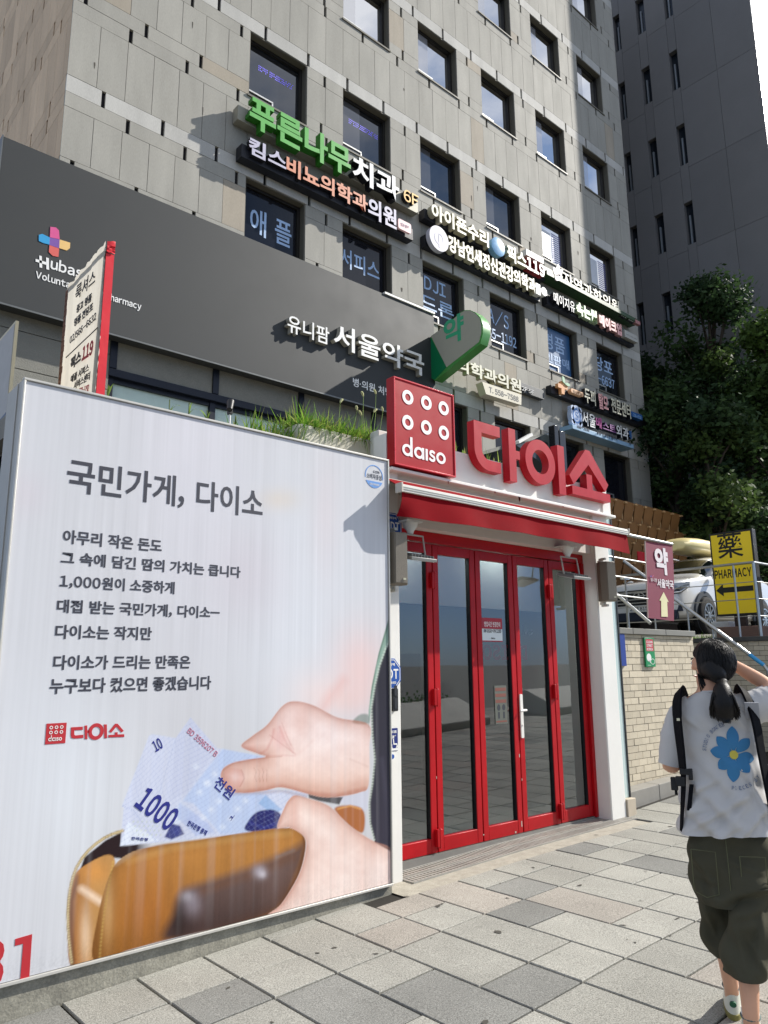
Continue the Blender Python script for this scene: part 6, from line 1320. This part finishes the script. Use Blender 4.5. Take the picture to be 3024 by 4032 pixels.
jw=nd(hp(.06,0,1.465),.042,hb_); ns=nd(hp(.105,0,1.53),.018,hm); ns2=nd(hp(.126,0,1.522),.009,ns)
# left arm
ls=nd(Wp(-.10,0,1.335),.055,uc); le=nd(Wp(-.188,.0,1.035),.045,ls); lw=nd(Wp(-.11,.21,1.13),.026,le)
# right arm raised
rs_=nd(Wp(.18,0,1.34),.055,uc); re_=nd(Wp(.318,.05,1.425),.043,rs_); rw=nd(Wp(.125,.20,1.56),.027,re_)
def hand(w_,pd,fdir,spread,thumb,curl):
    pm=nd(w_+fdir*.05,(.030,.016),w_i)
    out=[]
    for k,(L,o) in enumerate(((.062,.027),(.072,.009),(.068,-.009),(.052,-.026))):
        b=w_+fdir*.085+spread*o; i0=nd(b,.0095,pm); i1=nd(b+fdir*L*.5+spread*o*.12+curl*.004*(k+1),.0085,i0); nd(b+fdir*L+spread*o*.2+curl*(.014+.005*k),.007,i1)
    t0=nd(w_+fdir*.04+thumb*.032,.011,pm); nd(w_+fdir*.07+thumb*.05+curl*.01,.0085,t0)
w_i=rw; hdir=(Wp(-.10,.235,1.565)-Wp(.125,.20,1.56)).normalized(); hand(nodes[rw],None,hdir,fw*.85+Z*.3,(fw*-.2-Z).normalized(),-Z)
w_i=lw; hd2=(fw*.8+rt*.5+Z*.15).normalized(); hand(nodes[lw],None,hd2,Z,(rt*.5+Z*.8).normalized(),rt)
# legs
lh=nd(Wp(-.03,.02,.76),.045,pel); lk=nd(Wp(-.03,.08,.45),.045,lh); lc=nd(Wp(-.012,.085,.30),.053,lk); la=nd(Wp(.004,.12,.03),.034,lc); lf=nd(Wp(.0,.20,GZ0+.045),.035,la); nd(Wp(-.005,.29,GZ0+.035),.03,lf)
rh=nd(Wp(.12,0,.74),.045,pel); rk=nd(Wp(.092,-.10,.45),.045,rh); rc=nd(Wp(.082,-.13,.28),.054,rk); ra=nd(Wp(.072,-.20,.035),.035,rc); rf=nd(Wp(.07,-.12,GZ0+.045),.035,ra); nd(Wp(.068,-.04,GZ0+.035),.03,rf)
me=bpy.data.meshes.new('b'); me.from_pydata(nodes,edges,[]); tmp=bpy.data.objects.new('b',me); COL.objects.link(tmp)
tmp.modifiers.new('skin','SKIN').use_smooth_shade=True
for i,r_ in enumerate(rad): me.skin_vertices[0].data[i].radius=r_; me.skin_vertices[0].data[i].use_root=(i==0)
ss=tmp.modifiers.new('s','SUBSURF'); ss.levels=2; ss.render_levels=2
bpy.context.view_layer.update(); mm=bpy.data.meshes.new_from_object(tmp.evaluated_get(bpy.context.evaluated_depsgraph_get()))
m=MB(); m.mesh([tuple(v.co) for v in mm.vertices],[tuple(p.vertices) for p in mm.polygons]); bpy.data.objects.remove(tmp)
obj('body',m,SKIN,pr,ang=180)
def ring_(cr,cf,z,a,b,n=40,p=2.4,tilt=0,fn=None):
    out=[]
    for k in range(n):
        t=2*math.pi*k/n; c,s=math.cos(t),math.sin(t); r=(abs(c)**p+abs(s)**p)**(-1/p)
        rr=a*r*c; ff=b*r*s; zz=z+tilt*rr
        if fn: rr,ff,zz=fn(rr,ff,zz,t,cr)
        out.append(Wp(cr+rr,cf+ff,zz))
    return out
def interp_rings(keys,steps,fn=None,n=48,p=2.4):
    keys=np.array(keys,float); ts=np.linspace(0,len(keys)-1,steps); out=[]
    for t in ts:
        i=min(int(t),len(keys)-2); u=t-i; p0=keys[max(i-1,0)];p1=keys[i];p2=keys[i+1];p3=keys[min(i+2,len(keys)-1)]
        v=.5*((2*p1)+(-p0+p2)*u+(2*p0-5*p1+4*p2-p3)*u*u+(-p0+3*p1-3*p2+p3)*u**3); out.append(ring_(v[0],v[1],v[2],v[3],v[4],n,p,v[5] if len(v)>5 else 0,fn))
    return out
SHIRT=mat('white_cotton','#c3c1bf',.9,var=.03,vs=5,bump=.08,bs=300,spec=.1)
def crease(r,z,lines):
    h=0
    for (a,b,c,d,w_,k) in lines:
        ex,ez=c-a,d-b; L2=ex*ex+ez*ez; u=max(0,min(1,((r-a)*ex+(z-b)*ez)/L2)); dd=((r-a-u*ex)*-ez+(z-b-u*ez)*ex)/math.sqrt(L2); d2=math.hypot(r-a-u*ex,z-b-u*ez)
        fade=math.sin(math.pi*(.12+.76*u))
        h+=k*fade*(math.exp(-(d2/w_)**2)-.7*math.exp(-((d2-1.6*w_)/w_)**2)*(1 if dd<0 else .0))
    return h
SHC=[(-.12,.93,.035,1.02,.013,.013),(-.13,.775,.15,.955,.016,.017),(-.06,.765,.06,.87,.013,.012),(.05,.86,.12,.95,.012,.010),(.165,1.10,.175,.97,.012,.014),(.18,.99,.225,.81,.013,.015),(.12,1.075,.175,1.0,.010,.010),(.09,1.335,.18,1.245,.013,.010),(-.125,1.10,-.095,1.0,.010,.009),(.0,.745,.11,.83,.013,.012),(.13,.80,.21,.90,.012,.013),(-.10,1.30,-.03,1.24,.012,.007),(.15,.76,.19,.84,.010,.010),(-.09,.86,.02,.90,.012,.008)]
STC=[(-.11,.68,-.01,.45,.016,.014),(.0,.50,.21,.58,.022,.02),(.02,.44,.21,.50,.018,.013),(.17,.46,.12,.24,.016,.015),(.03,.42,.065,.25,.014,.012),(-.09,.50,-.05,.30,.014,.012),(.05,.66,.19,.62,.015,.010),(-.12,.58,-.02,.56,.014,.009),(.10,.36,.16,.22,.013,.012)]
def wr(r,f,z,t,cr=0):
    if f<.02: f-=crease(r+cr,z,SHC)
    # soft folds running diagonally across the back
    d=.015*abs(math.sin(.5*(r*1.3+z*1.5)*30))*max(0,min(1,(1.2-z)*3))*(.4+abs(r)*5)+.009*math.sin((r*1.3+z*1.5)*30+math.sin(r*17)*1.2)*max(0,min(1,(1.2-z)*3))+.007*math.sin((z*1.1-r*1.9)*36+1+math.sin(z*23))*max(0,min(1,(1.1-z)*4))+.004*math.sin(z*52+r*26+math.sin(r*31))
    if z<.84: d+=.006*math.sin(t*7)*(.84-z)/.07
    k=1+d/max(.05,math.hypot(r,f)); return r*k,f*k,z
m=MB(); m.rings(interp_rings([(.043,.0,.768,.198,.158,.06),(.045,0,.88,.187,.138,.02),(.047,0,1.05,.172,.114,0),(.046,0,1.2,.174,.112,0),(.045,0,1.30,.176,.105,0),(.043,0,1.355,.155,.085,0),(.043,.0,1.392,.10,.068,0),(.043,.005,1.412,.062,.055,0)],120,wr,n=110),caps=False)
sh=obj('shirt',m,SHIRT,pr,ang=180)
shv=[Vector(v) for v in m.v]; bvh=BVHTree.FromPolygons(shv,[tuple(f) for f in m.f])
def sleeve(pts,rs,label=None):
    m=MB(); P=[Vector(p) for p in pts]; rr=[]; N=24
    fine=[];fr=[]
    for i in range(len(P)-1):
        for k in range(5): fine.append(P[i].lerp(P[i+1],k/5)); fr.append(rs[i]+(rs[i+1]-rs[i])*k/5)
    fine.append(P[-1]); fr.append(rs[-1]); fr=[r_*(1+.03*math.sin(i*2.1)) for i,r_ in enumerate(fr)]
    m.tube(fine,fr,N,caps=False); m.tube(fine[::-1],[r_-.004 for r_ in fr[::-1]],N,caps=False); return obj('sleeve',m,SHIRT,sh,ang=180)
sleeve([Wp(-.045,0,1.34),Wp(-.11,0,1.29),Wp(-.155,.0,1.19),Wp(-.187,.005,1.06)],[.065,.070,.064,.052])
sleeve([Wp(.12,0,1.33),Wp(.19,.0,1.33),Wp(.25,.02,1.35),Wp(.30,.045,1.375)],[.07,.08,.08,.075])
m=MB(); m.tube([Wp(.043+.062*math.cos(a),.005+.056*math.sin(a),1.413+.004*math.cos(a)) for a in [2*math.pi*k/28 for k in range(29)]],.008,6); obj('collar',m,SHIRT,sh,ang=180)
# printed flower and words follow the cloth
def onshirt(r,z,off=.003):
    o=Wp(r,-.6,z); h=bvh.ray_cast(o,fw,2)
    p=h[0] if h[0] is not None else Wp(r,-.1,z); return p-fw*off
fc=(.108,1.128)
m=MB()
for ang,L,wd in ((88,.128,.030),(42,.108,.027),(-12,.095,.028),(-50,.10,.029),(-97,.122,.031),(-140,.10,.029),(172,.11,.030),(132,.108,.028)):
    a=R(ang); d=(math.cos(a)*.92,math.sin(a)); s=(-d[1],d[0]*1); V=[];n=9
    for i in range(n+1):
        t=i/n; ww=wd*math.sin(math.pi*min(1,(t*.93+.06))**1.35)**.75
        for k in (-1,-.5,0,.5,1): V.append(onshirt(fc[0]+d[0]*(.016+(L-.016)*t)+s[0]*ww*k*.9,fc[1]+d[1]*(.016+(L-.016)*t)+s[1]*ww*k,.0025))
    m.mesh(V,[(i*5+k,i*5+k+1,(i+1)*5+k+1,(i+1)*5+k) for i in range(n) for k in range(4)])
obj('flower_petals',m,mat('blue_shirt_print','#3a7aa8',.8,var=.06),sh,ang=180)
m=MB(); V=[onshirt(*fc,.006)]+[onshirt(fc[0]+.019*math.cos(a),fc[1]+.02*math.sin(a),.005) for a in [2*math.pi*k/20 for k in range(20)]]; m.mesh(V,[(0,1+k,1+(k+1)%20) for k in range(20)]); obj('flower_centre',m,mat('yellow_shirt_print','#c9bb50',.8),sh)
m=MB()
def arc(t,c,rad_,a0,a1,h,inward):
    n=len(t)
    for i,chh in enumerate(t):
        if chh==' ': continue
        a=R(a0+(a1-a0)*i/(n-1)); q=(c[0]+rad_[0]*math.cos(a),c[1]+rad_[1]*math.sin(a)); sg=-1 if not inward else 1
        tx,tz_=math.sin(a)*-sg*-1,math.cos(a)*sg*-1
        tx,tz_=(math.sin(a),-math.cos(a)) if not inward else (-math.sin(a),math.cos(a))
        p=onshirt(*q,.008); u=(rt*tx+Z*tz_).normalized(); v=(rt*-tz_+Z*tx).normalized(); w_=h*.62
        m.text(chh,p-u*w_/2-v*h/2,u,v,-fw,w_*(.35 if chh=='I' else 1),h,.0006,.03)
arc('STUDIO BONIEE',fc,(.127,.142),172,106,.017,False)
arc('PIECES BY',fc,(.125,.146),-98,-42,.017,True)
obj('shirt_lettering',m,mat('slate_print','#6f7a90',.8),sh)
# shorts
OLV=mat('olive_twill','#4a483b',.9,var=.16,vs=5,bump=.25,bs=220,spec=.15)
def wr2(r,f,z,t,cr=0):
    if f<.03: f-=crease(r+cr,z,STC)
    d=.010*math.sin(z*34+r*22+math.sin(t*2))+.012*math.sin(z*19-t*3)-.010*abs(math.sin(z*13+t*1.5)); k=1+d/max(.05,math.hypot(r,f)); return r*k,f*k,z
m=MB(); m.rings(interp_rings([(.043,0,.83,.165,.112),(.045,0,.74,.180,.124),(.048,-.01,.62,.184,.135),(.046,-.02,.50,.168,.135),(.046,-.02,.46,.15,.12)],60,wr2,n=90))
st_=obj('shorts',m,OLV,pr,ang=180)
m=MB(); m.rings(interp_rings([(-.035,.01,.56,.098,.11),(-.036,.05,.42,.084,.095),(-.034,.075,.30,.072,.088),(-.026,.085,.205,.062,.078)],50,wr2,n=60,p=2.1)); obj('short_leg',m,OLV,st_,ang=180)
m=MB(); m.rings(interp_rings([(.135,-.03,.56,.108,.12),(.108,-.08,.42,.108,.105),(.085,-.12,.30,.104,.10),(.070,-.14,.20,.100,.095)],50,wr2,n=60,p=2.1)); obj('short_leg',m,OLV,st_,ang=180)
def patch(m,r0,r1,z0,z1,f0):
    P=[(r0,z1),(r1,z1),(r1,z0+.02),((r0+r1)/2,z0),(r0,z0+.02)]
    m.tube([Wp(a,f0+.25*(a-.045)**2*4,b) for a,b in P+[P[0]]],.0022,4)
m=MB(); patch(m,-.115,-.01,.50,.70,-.150); patch(m,.09,.195,.52,.69,-.150); m.tube([Wp(.038,-.13,.77),Wp(.04,-.147,.62),Wp(.04,-.15,.5)],.002,4); obj('seam',m,mat('pale_olive_thread','#5a5b42',.9),st_)
# shoes
SHO=mat('white_leather','#cfd0c2',.5,var=.08); SOL=mat('olive_sole','#7d7742',.7,var=.1); SGR=mat('shoe_green','#1f5a3c',.5)
def shoe(r,f,lift):
    m=MB(); g=GZ0
    m.rings([[Wp(r+a*c_,f+ff+b*s_,g+z_+lift*max(0,1-(ff+b*s_+.05)/.2)) for c_,s_ in [(math.cos(2*math.pi*k/20),math.sin(2*math.pi*k/20)) for k in range(20)]] for a,b,ff,z_ in ((.042,.135,.10,.0),(.044,.14,.10,.03))]); so=obj('shoe',m,SOL,pr,bevel=.004)
    m=MB(); m.rings([[Wp(r+a*c_,f+ff+b*s_,g+z_+lift*max(0,1-(ff+b*s_+.05)/.2)) for c_,s_ in [(math.cos(2*math.pi*k/20),math.sin(2*math.pi*k/20)) for k in range(20)]] for a,b,ff,z_ in ((.041,.134,.10,.03),(.042,.13,.098,.055),(.038,.10,.07,.085),(.036,.058,.028,.12),(.035,.05,.022,.135))]); obj('upper',m,SHO,so,ang=60)
    m=MB(); c=Wp(r,f-.036,g+.075+lift); m.rings([[c+rt*rr*math.cos(q)+Z*rr*.8*math.sin(q)-fw*d for q in [2*math.pi*k/16 for k in range(16)]] for rr,d in ((.015,-.01),(.015,.006))]); obj('heel_dot',m,SGR,so)
    m=MB(); m.tube([Wp(r+.037*math.cos(q),f+.024+.052*math.sin(q),g+.135+lift*.8) for q in [2*math.pi*k/20 for k in range(21)]],.006,6); obj('ankle_collar',m,mat('grey_collar','#5d6b68',.7),so)
    m=MB(); m.rings([[Wp(r+.037*math.cos(q),f+.028+.045*math.sin(q),g+z_+lift*.8) for q in [2*math.pi*k/16 for k in range(16)]] for z_ in (.13,.165)]); obj('sock',m,WHITE,so)
shoe(.004,.125,0); shoe(.072,-.19,0)
# hair
HAIR=mat('black_hair','#080606',.42,var=.4,vs=14,bump=.2,bs=50,stretch=(14,14,1.5),spec=.35)
m=MB(); N=40; 
def hr(t_,ph):
    d=(math.cos(ph),math.sin(ph)); return d
V=[];F=[];MM=22
for i in range(MM+1):
    th=math.pi*.98*i/MM
    for k in range(N):
        ph=2*math.pi*k/N; x,y,z=math.sin(th)*math.cos(ph),math.sin(th)*math.sin(ph),math.cos(th)
        # x along right(head), y forward(head)
        fr=max(0,y); rr=.100*(1+.012*math.sin(ph*13+th*2)); zz=1.548+.123*z
        Lx,Ly=rr*x,(.112 if y<0 else .098)*y
        if y>.15 and z<.35: # hairline: pull the shell back from the face
            k_=min(1,(y-.15)/.3)*min(1,(.35-z)/.25); Ly*=1-.62*k_; Lx*=1-.10*k_
        if z<-.45: # gather at the nape
            q=min(1,(-.45-z)/.5); Lx*=1-.35*q; zz+=.02*q
        V.append(Wp(.055+fd.y*.72*Lx*1.0+fd.x*.72*Ly+Lx*.28*0,.025+fd.y*Ly*.9-fd.x*Lx*.9*1.0,zz) if False else Wp(.055+fd.y*Lx+fd.x*Ly,.02+fd.y*Ly-fd.x*Lx,zz))
for i in range(MM):
    for k in range(N): F.append((i*N+k,(i+1)*N+k,(i+1)*N+(k+1)%N,i*N+(k+1)%N))
m.mesh(V,F)
ha_=obj('hair',m,HAIR,pr,ang=180)
tie=Wp(.088,-.098,1.462)
m=MB(); m.ell(tie,.026,.026,.018,14,8); obj('hair_tie',m,mat('black_band','#101012',.6),ha_)
m=MB(); rs2=random.Random(5)
m.tube([Wp(.053,-.02,1.535),Wp(.062,-.048,1.512),Wp(.074,-.074,1.488),tie],[.074,.060,.042,.02],18)
m.tube([tie,Wp(.085,-.135,1.43),Wp(.084,-.145,1.37),Wp(.086,-.14,1.31),Wp(.088,-.135,1.275)],[.02,.04,.056,.05,.012],16)
for i in range(260):
    a=rs2.uniform(-1,1); b=rs2.uniform(-1,1); L=rs2.uniform(.75,1.06)
    e=Wp(.087+a*.068,-.14+b*.02,1.455-.185*L+abs(a)*.035); m.tube([tie+rt*a*.012,Wp(.085+a*.045,-.145+b*.035,1.40),Wp(.086+a*.062,-.145+b*.028,1.34),e],[.004,.006,.005,.001],4)
for i in range(30):
    a=rs2.uniform(0,1); m.tube([Wp(-.02+a*.02,-.02,1.50),Wp(-.018+a*.03,-.03,1.45),Wp(-.01+a*.05,-.035,1.40+rs2.uniform(-.02,.02))],[.0015,.0015,.0008],4)
for i in range(420):
    ph=rs2.uniform(math.pi*.95,2.05*math.pi); th=rs2.uniform(.15,1.0); pts=[]
    for q in range(6):
        t=th+(2.35-th)*q/5; x,y,z=math.sin(t)*math.cos(ph+.12*math.sin(t*3+i)),math.sin(t)*math.sin(ph),math.cos(t); p=Wp(.055+fd.y*.1015*x+fd.x*.113*y,.02+fd.y*.113*y-fd.x*.1015*x,1.548+.1245*z); pts.append(p.lerp(tie,.55*(q/5)**3))
    m.tube(pts,[.0007,.0013,.0017,.0017,.0014,.0008],4)
obj('ponytail',m,HAIR,ha_,ang=180)
m=MB(); e=hp(-.01,-.078,1.515); m.ell(e,.012,.018,.03,12,8,M=Matrix.Rotation(A_+R(50),3,'Z')); obj('ear',m,SKIN,pr,ang=180)
for s_ in (-1,1):
    m=MB(); m.ell(hp(.088,s_*.03,1.55),.011,.011,.011,10,8); obj('eye',m,mat('eye_white','#d8d4cc',.2),pr)
    m=MB(); m.tube([hp(.088,s_*.018,1.572),hp(.09,s_*.035,1.576),hp(.08,s_*.05,1.57)],.004,5); obj('eyebrow',m,HAIR,pr)
m=MB(); m.tube([hp(.098,-.02,1.487),hp(.106,0,1.486),hp(.098,.02,1.487)],[.003,.006,.003],6); obj('mouth',m,mat('lips','#a85a52',.5),pr)
# --- backpack worn on the chest: straps cross the shoulders
bp_=thing('backpack',Wp(.045,.2,.9),'black backpack worn on her front with straps over both shoulders','backpack')
NYL=mat('navy_black_nylon','#0b0c12',.75,var=.15,vs=12,bump=.15,bs=150,spec=.15)
m=MB(); m.rings(interp_rings([(.045,.22,.88,.10,.05),(.045,.22,.93,.135,.085),(.045,.22,1.1,.14,.09),(.045,.21,1.24,.12,.075),(.045,.2,1.30,.07,.04)],14,None,24,3)); obj('pack',m,NYL,bp_,ang=60)
def strap(pts,ws,th=.008):
    m=MB(); P=[Vector(p) for p in pts]; fine=[];fwid=[]
    for i in range(len(P)-1):
        p0=P[max(i-1,0)];p1=P[i];p2=P[i+1];p3=P[min(i+2,len(P)-1)]
        for k in range(6):
            u=k/6; fine.append(.5*((2*p1)+(-p0+p2)*u+(2*p0-5*p1+4*p2-p3)*u*u+(-p0+3*p1-3*p2+p3)*u**3)); fwid.append(ws[i]+(ws[i+1]-ws[i])*u)
    fine.append(P[-1]); fwid.append(ws[-1]); R__=[]; ax=Wp(.045,0,0)
    for i,p in enumerate(fine):
        t=(fine[min(i+1,len(fine)-1)]-fine[max(i-1,0)]).normalized(); c=Wp(.045,.03,0); nrm=Vector((p.x-c.x,p.y-c.y,.12 if p.z>1.3 else 0)).normalized(); s=t.cross(nrm).normalized(); nrm=s.cross(t).normalized()
        R__.append([p-s*fwid[i],p+s*fwid[i],p+s*fwid[i]+nrm*th,p-s*fwid[i]+nrm*th])
    m.rings(R__); return m
obj('strap',strap([Wp(-.085,.10,1.36),Wp(-.10,.0,1.418),Wp(-.118,-.075,1.365),Wp(-.122,-.108,1.27),Wp(-.118,-.118,1.14),Wp(-.116,-.116,1.05)],[.022,.026,.028,.026,.022,.018],.012),NYL,bp_,ang=60)
obj('strap',strap([Wp(-.116,-.118,1.07),Wp(-.122,-.12,.98),Wp(-.135,-.110,.88),Wp(-.150,-.085,.77)],[.016,.014,.012,.008],.006),NYL,bp_,ang=60)
obj('strap',strap([Wp(.15,.10,1.37),Wp(.165,.0,1.425),Wp(.195,-.075,1.37),Wp(.212,-.105,1.27),Wp(.222,-.105,1.12),Wp(.235,-.095,.98),Wp(.245,-.06,.84)],[.022,.026,.028,.025,.022,.024,.024],.012),NYL,bp_,ang=60)
m=MB(); m.obox(Wp(-.112,-.128,1.045),rt,fw,Z,.024,.010,.014); m.obox(Wp(-.088,-.13,1.035),rt,fw,Z,.010,.008,.026); m.obox(Wp(-.135,-.12,1.0),rt,fw,Z,.022,.014,.022); m.obox(Wp(-.165,-.10,.985),rt,fw,Z,.016,.012,.03); obj('buckle',m,BLACK,bp_,bevel=.004)
m=MB(); m.obox(Wp(-.16,-.1,.965),rt,fw,Z,.006,.006,.03); m.obox(Wp(-.098,-.125,.93),rt,fw,(Z+rt*.18).normalized(),.010,.003,.06); m.ell(Wp(.252,-.08,1.02),.022,.022,.06,10,8); obj('loose_webbing',m,NYL,bp_)
m=MB(); m.obox(Wp(.205,-.104,1.33),rt,(fw+Z*.4).normalized(),(Z-fw*.4).normalized(),.030,.003,.04); obj('reflective_patch',m,mat('grey_patch','#9a9ca2',.5),bp_)
m=MB(); m.obox(Wp(-.122,-.134,1.285),rt,fw,Z,.007,.003,.006); obj('tiny_badge',m,mat('pale_badge','#d8d4b8'),bp_)
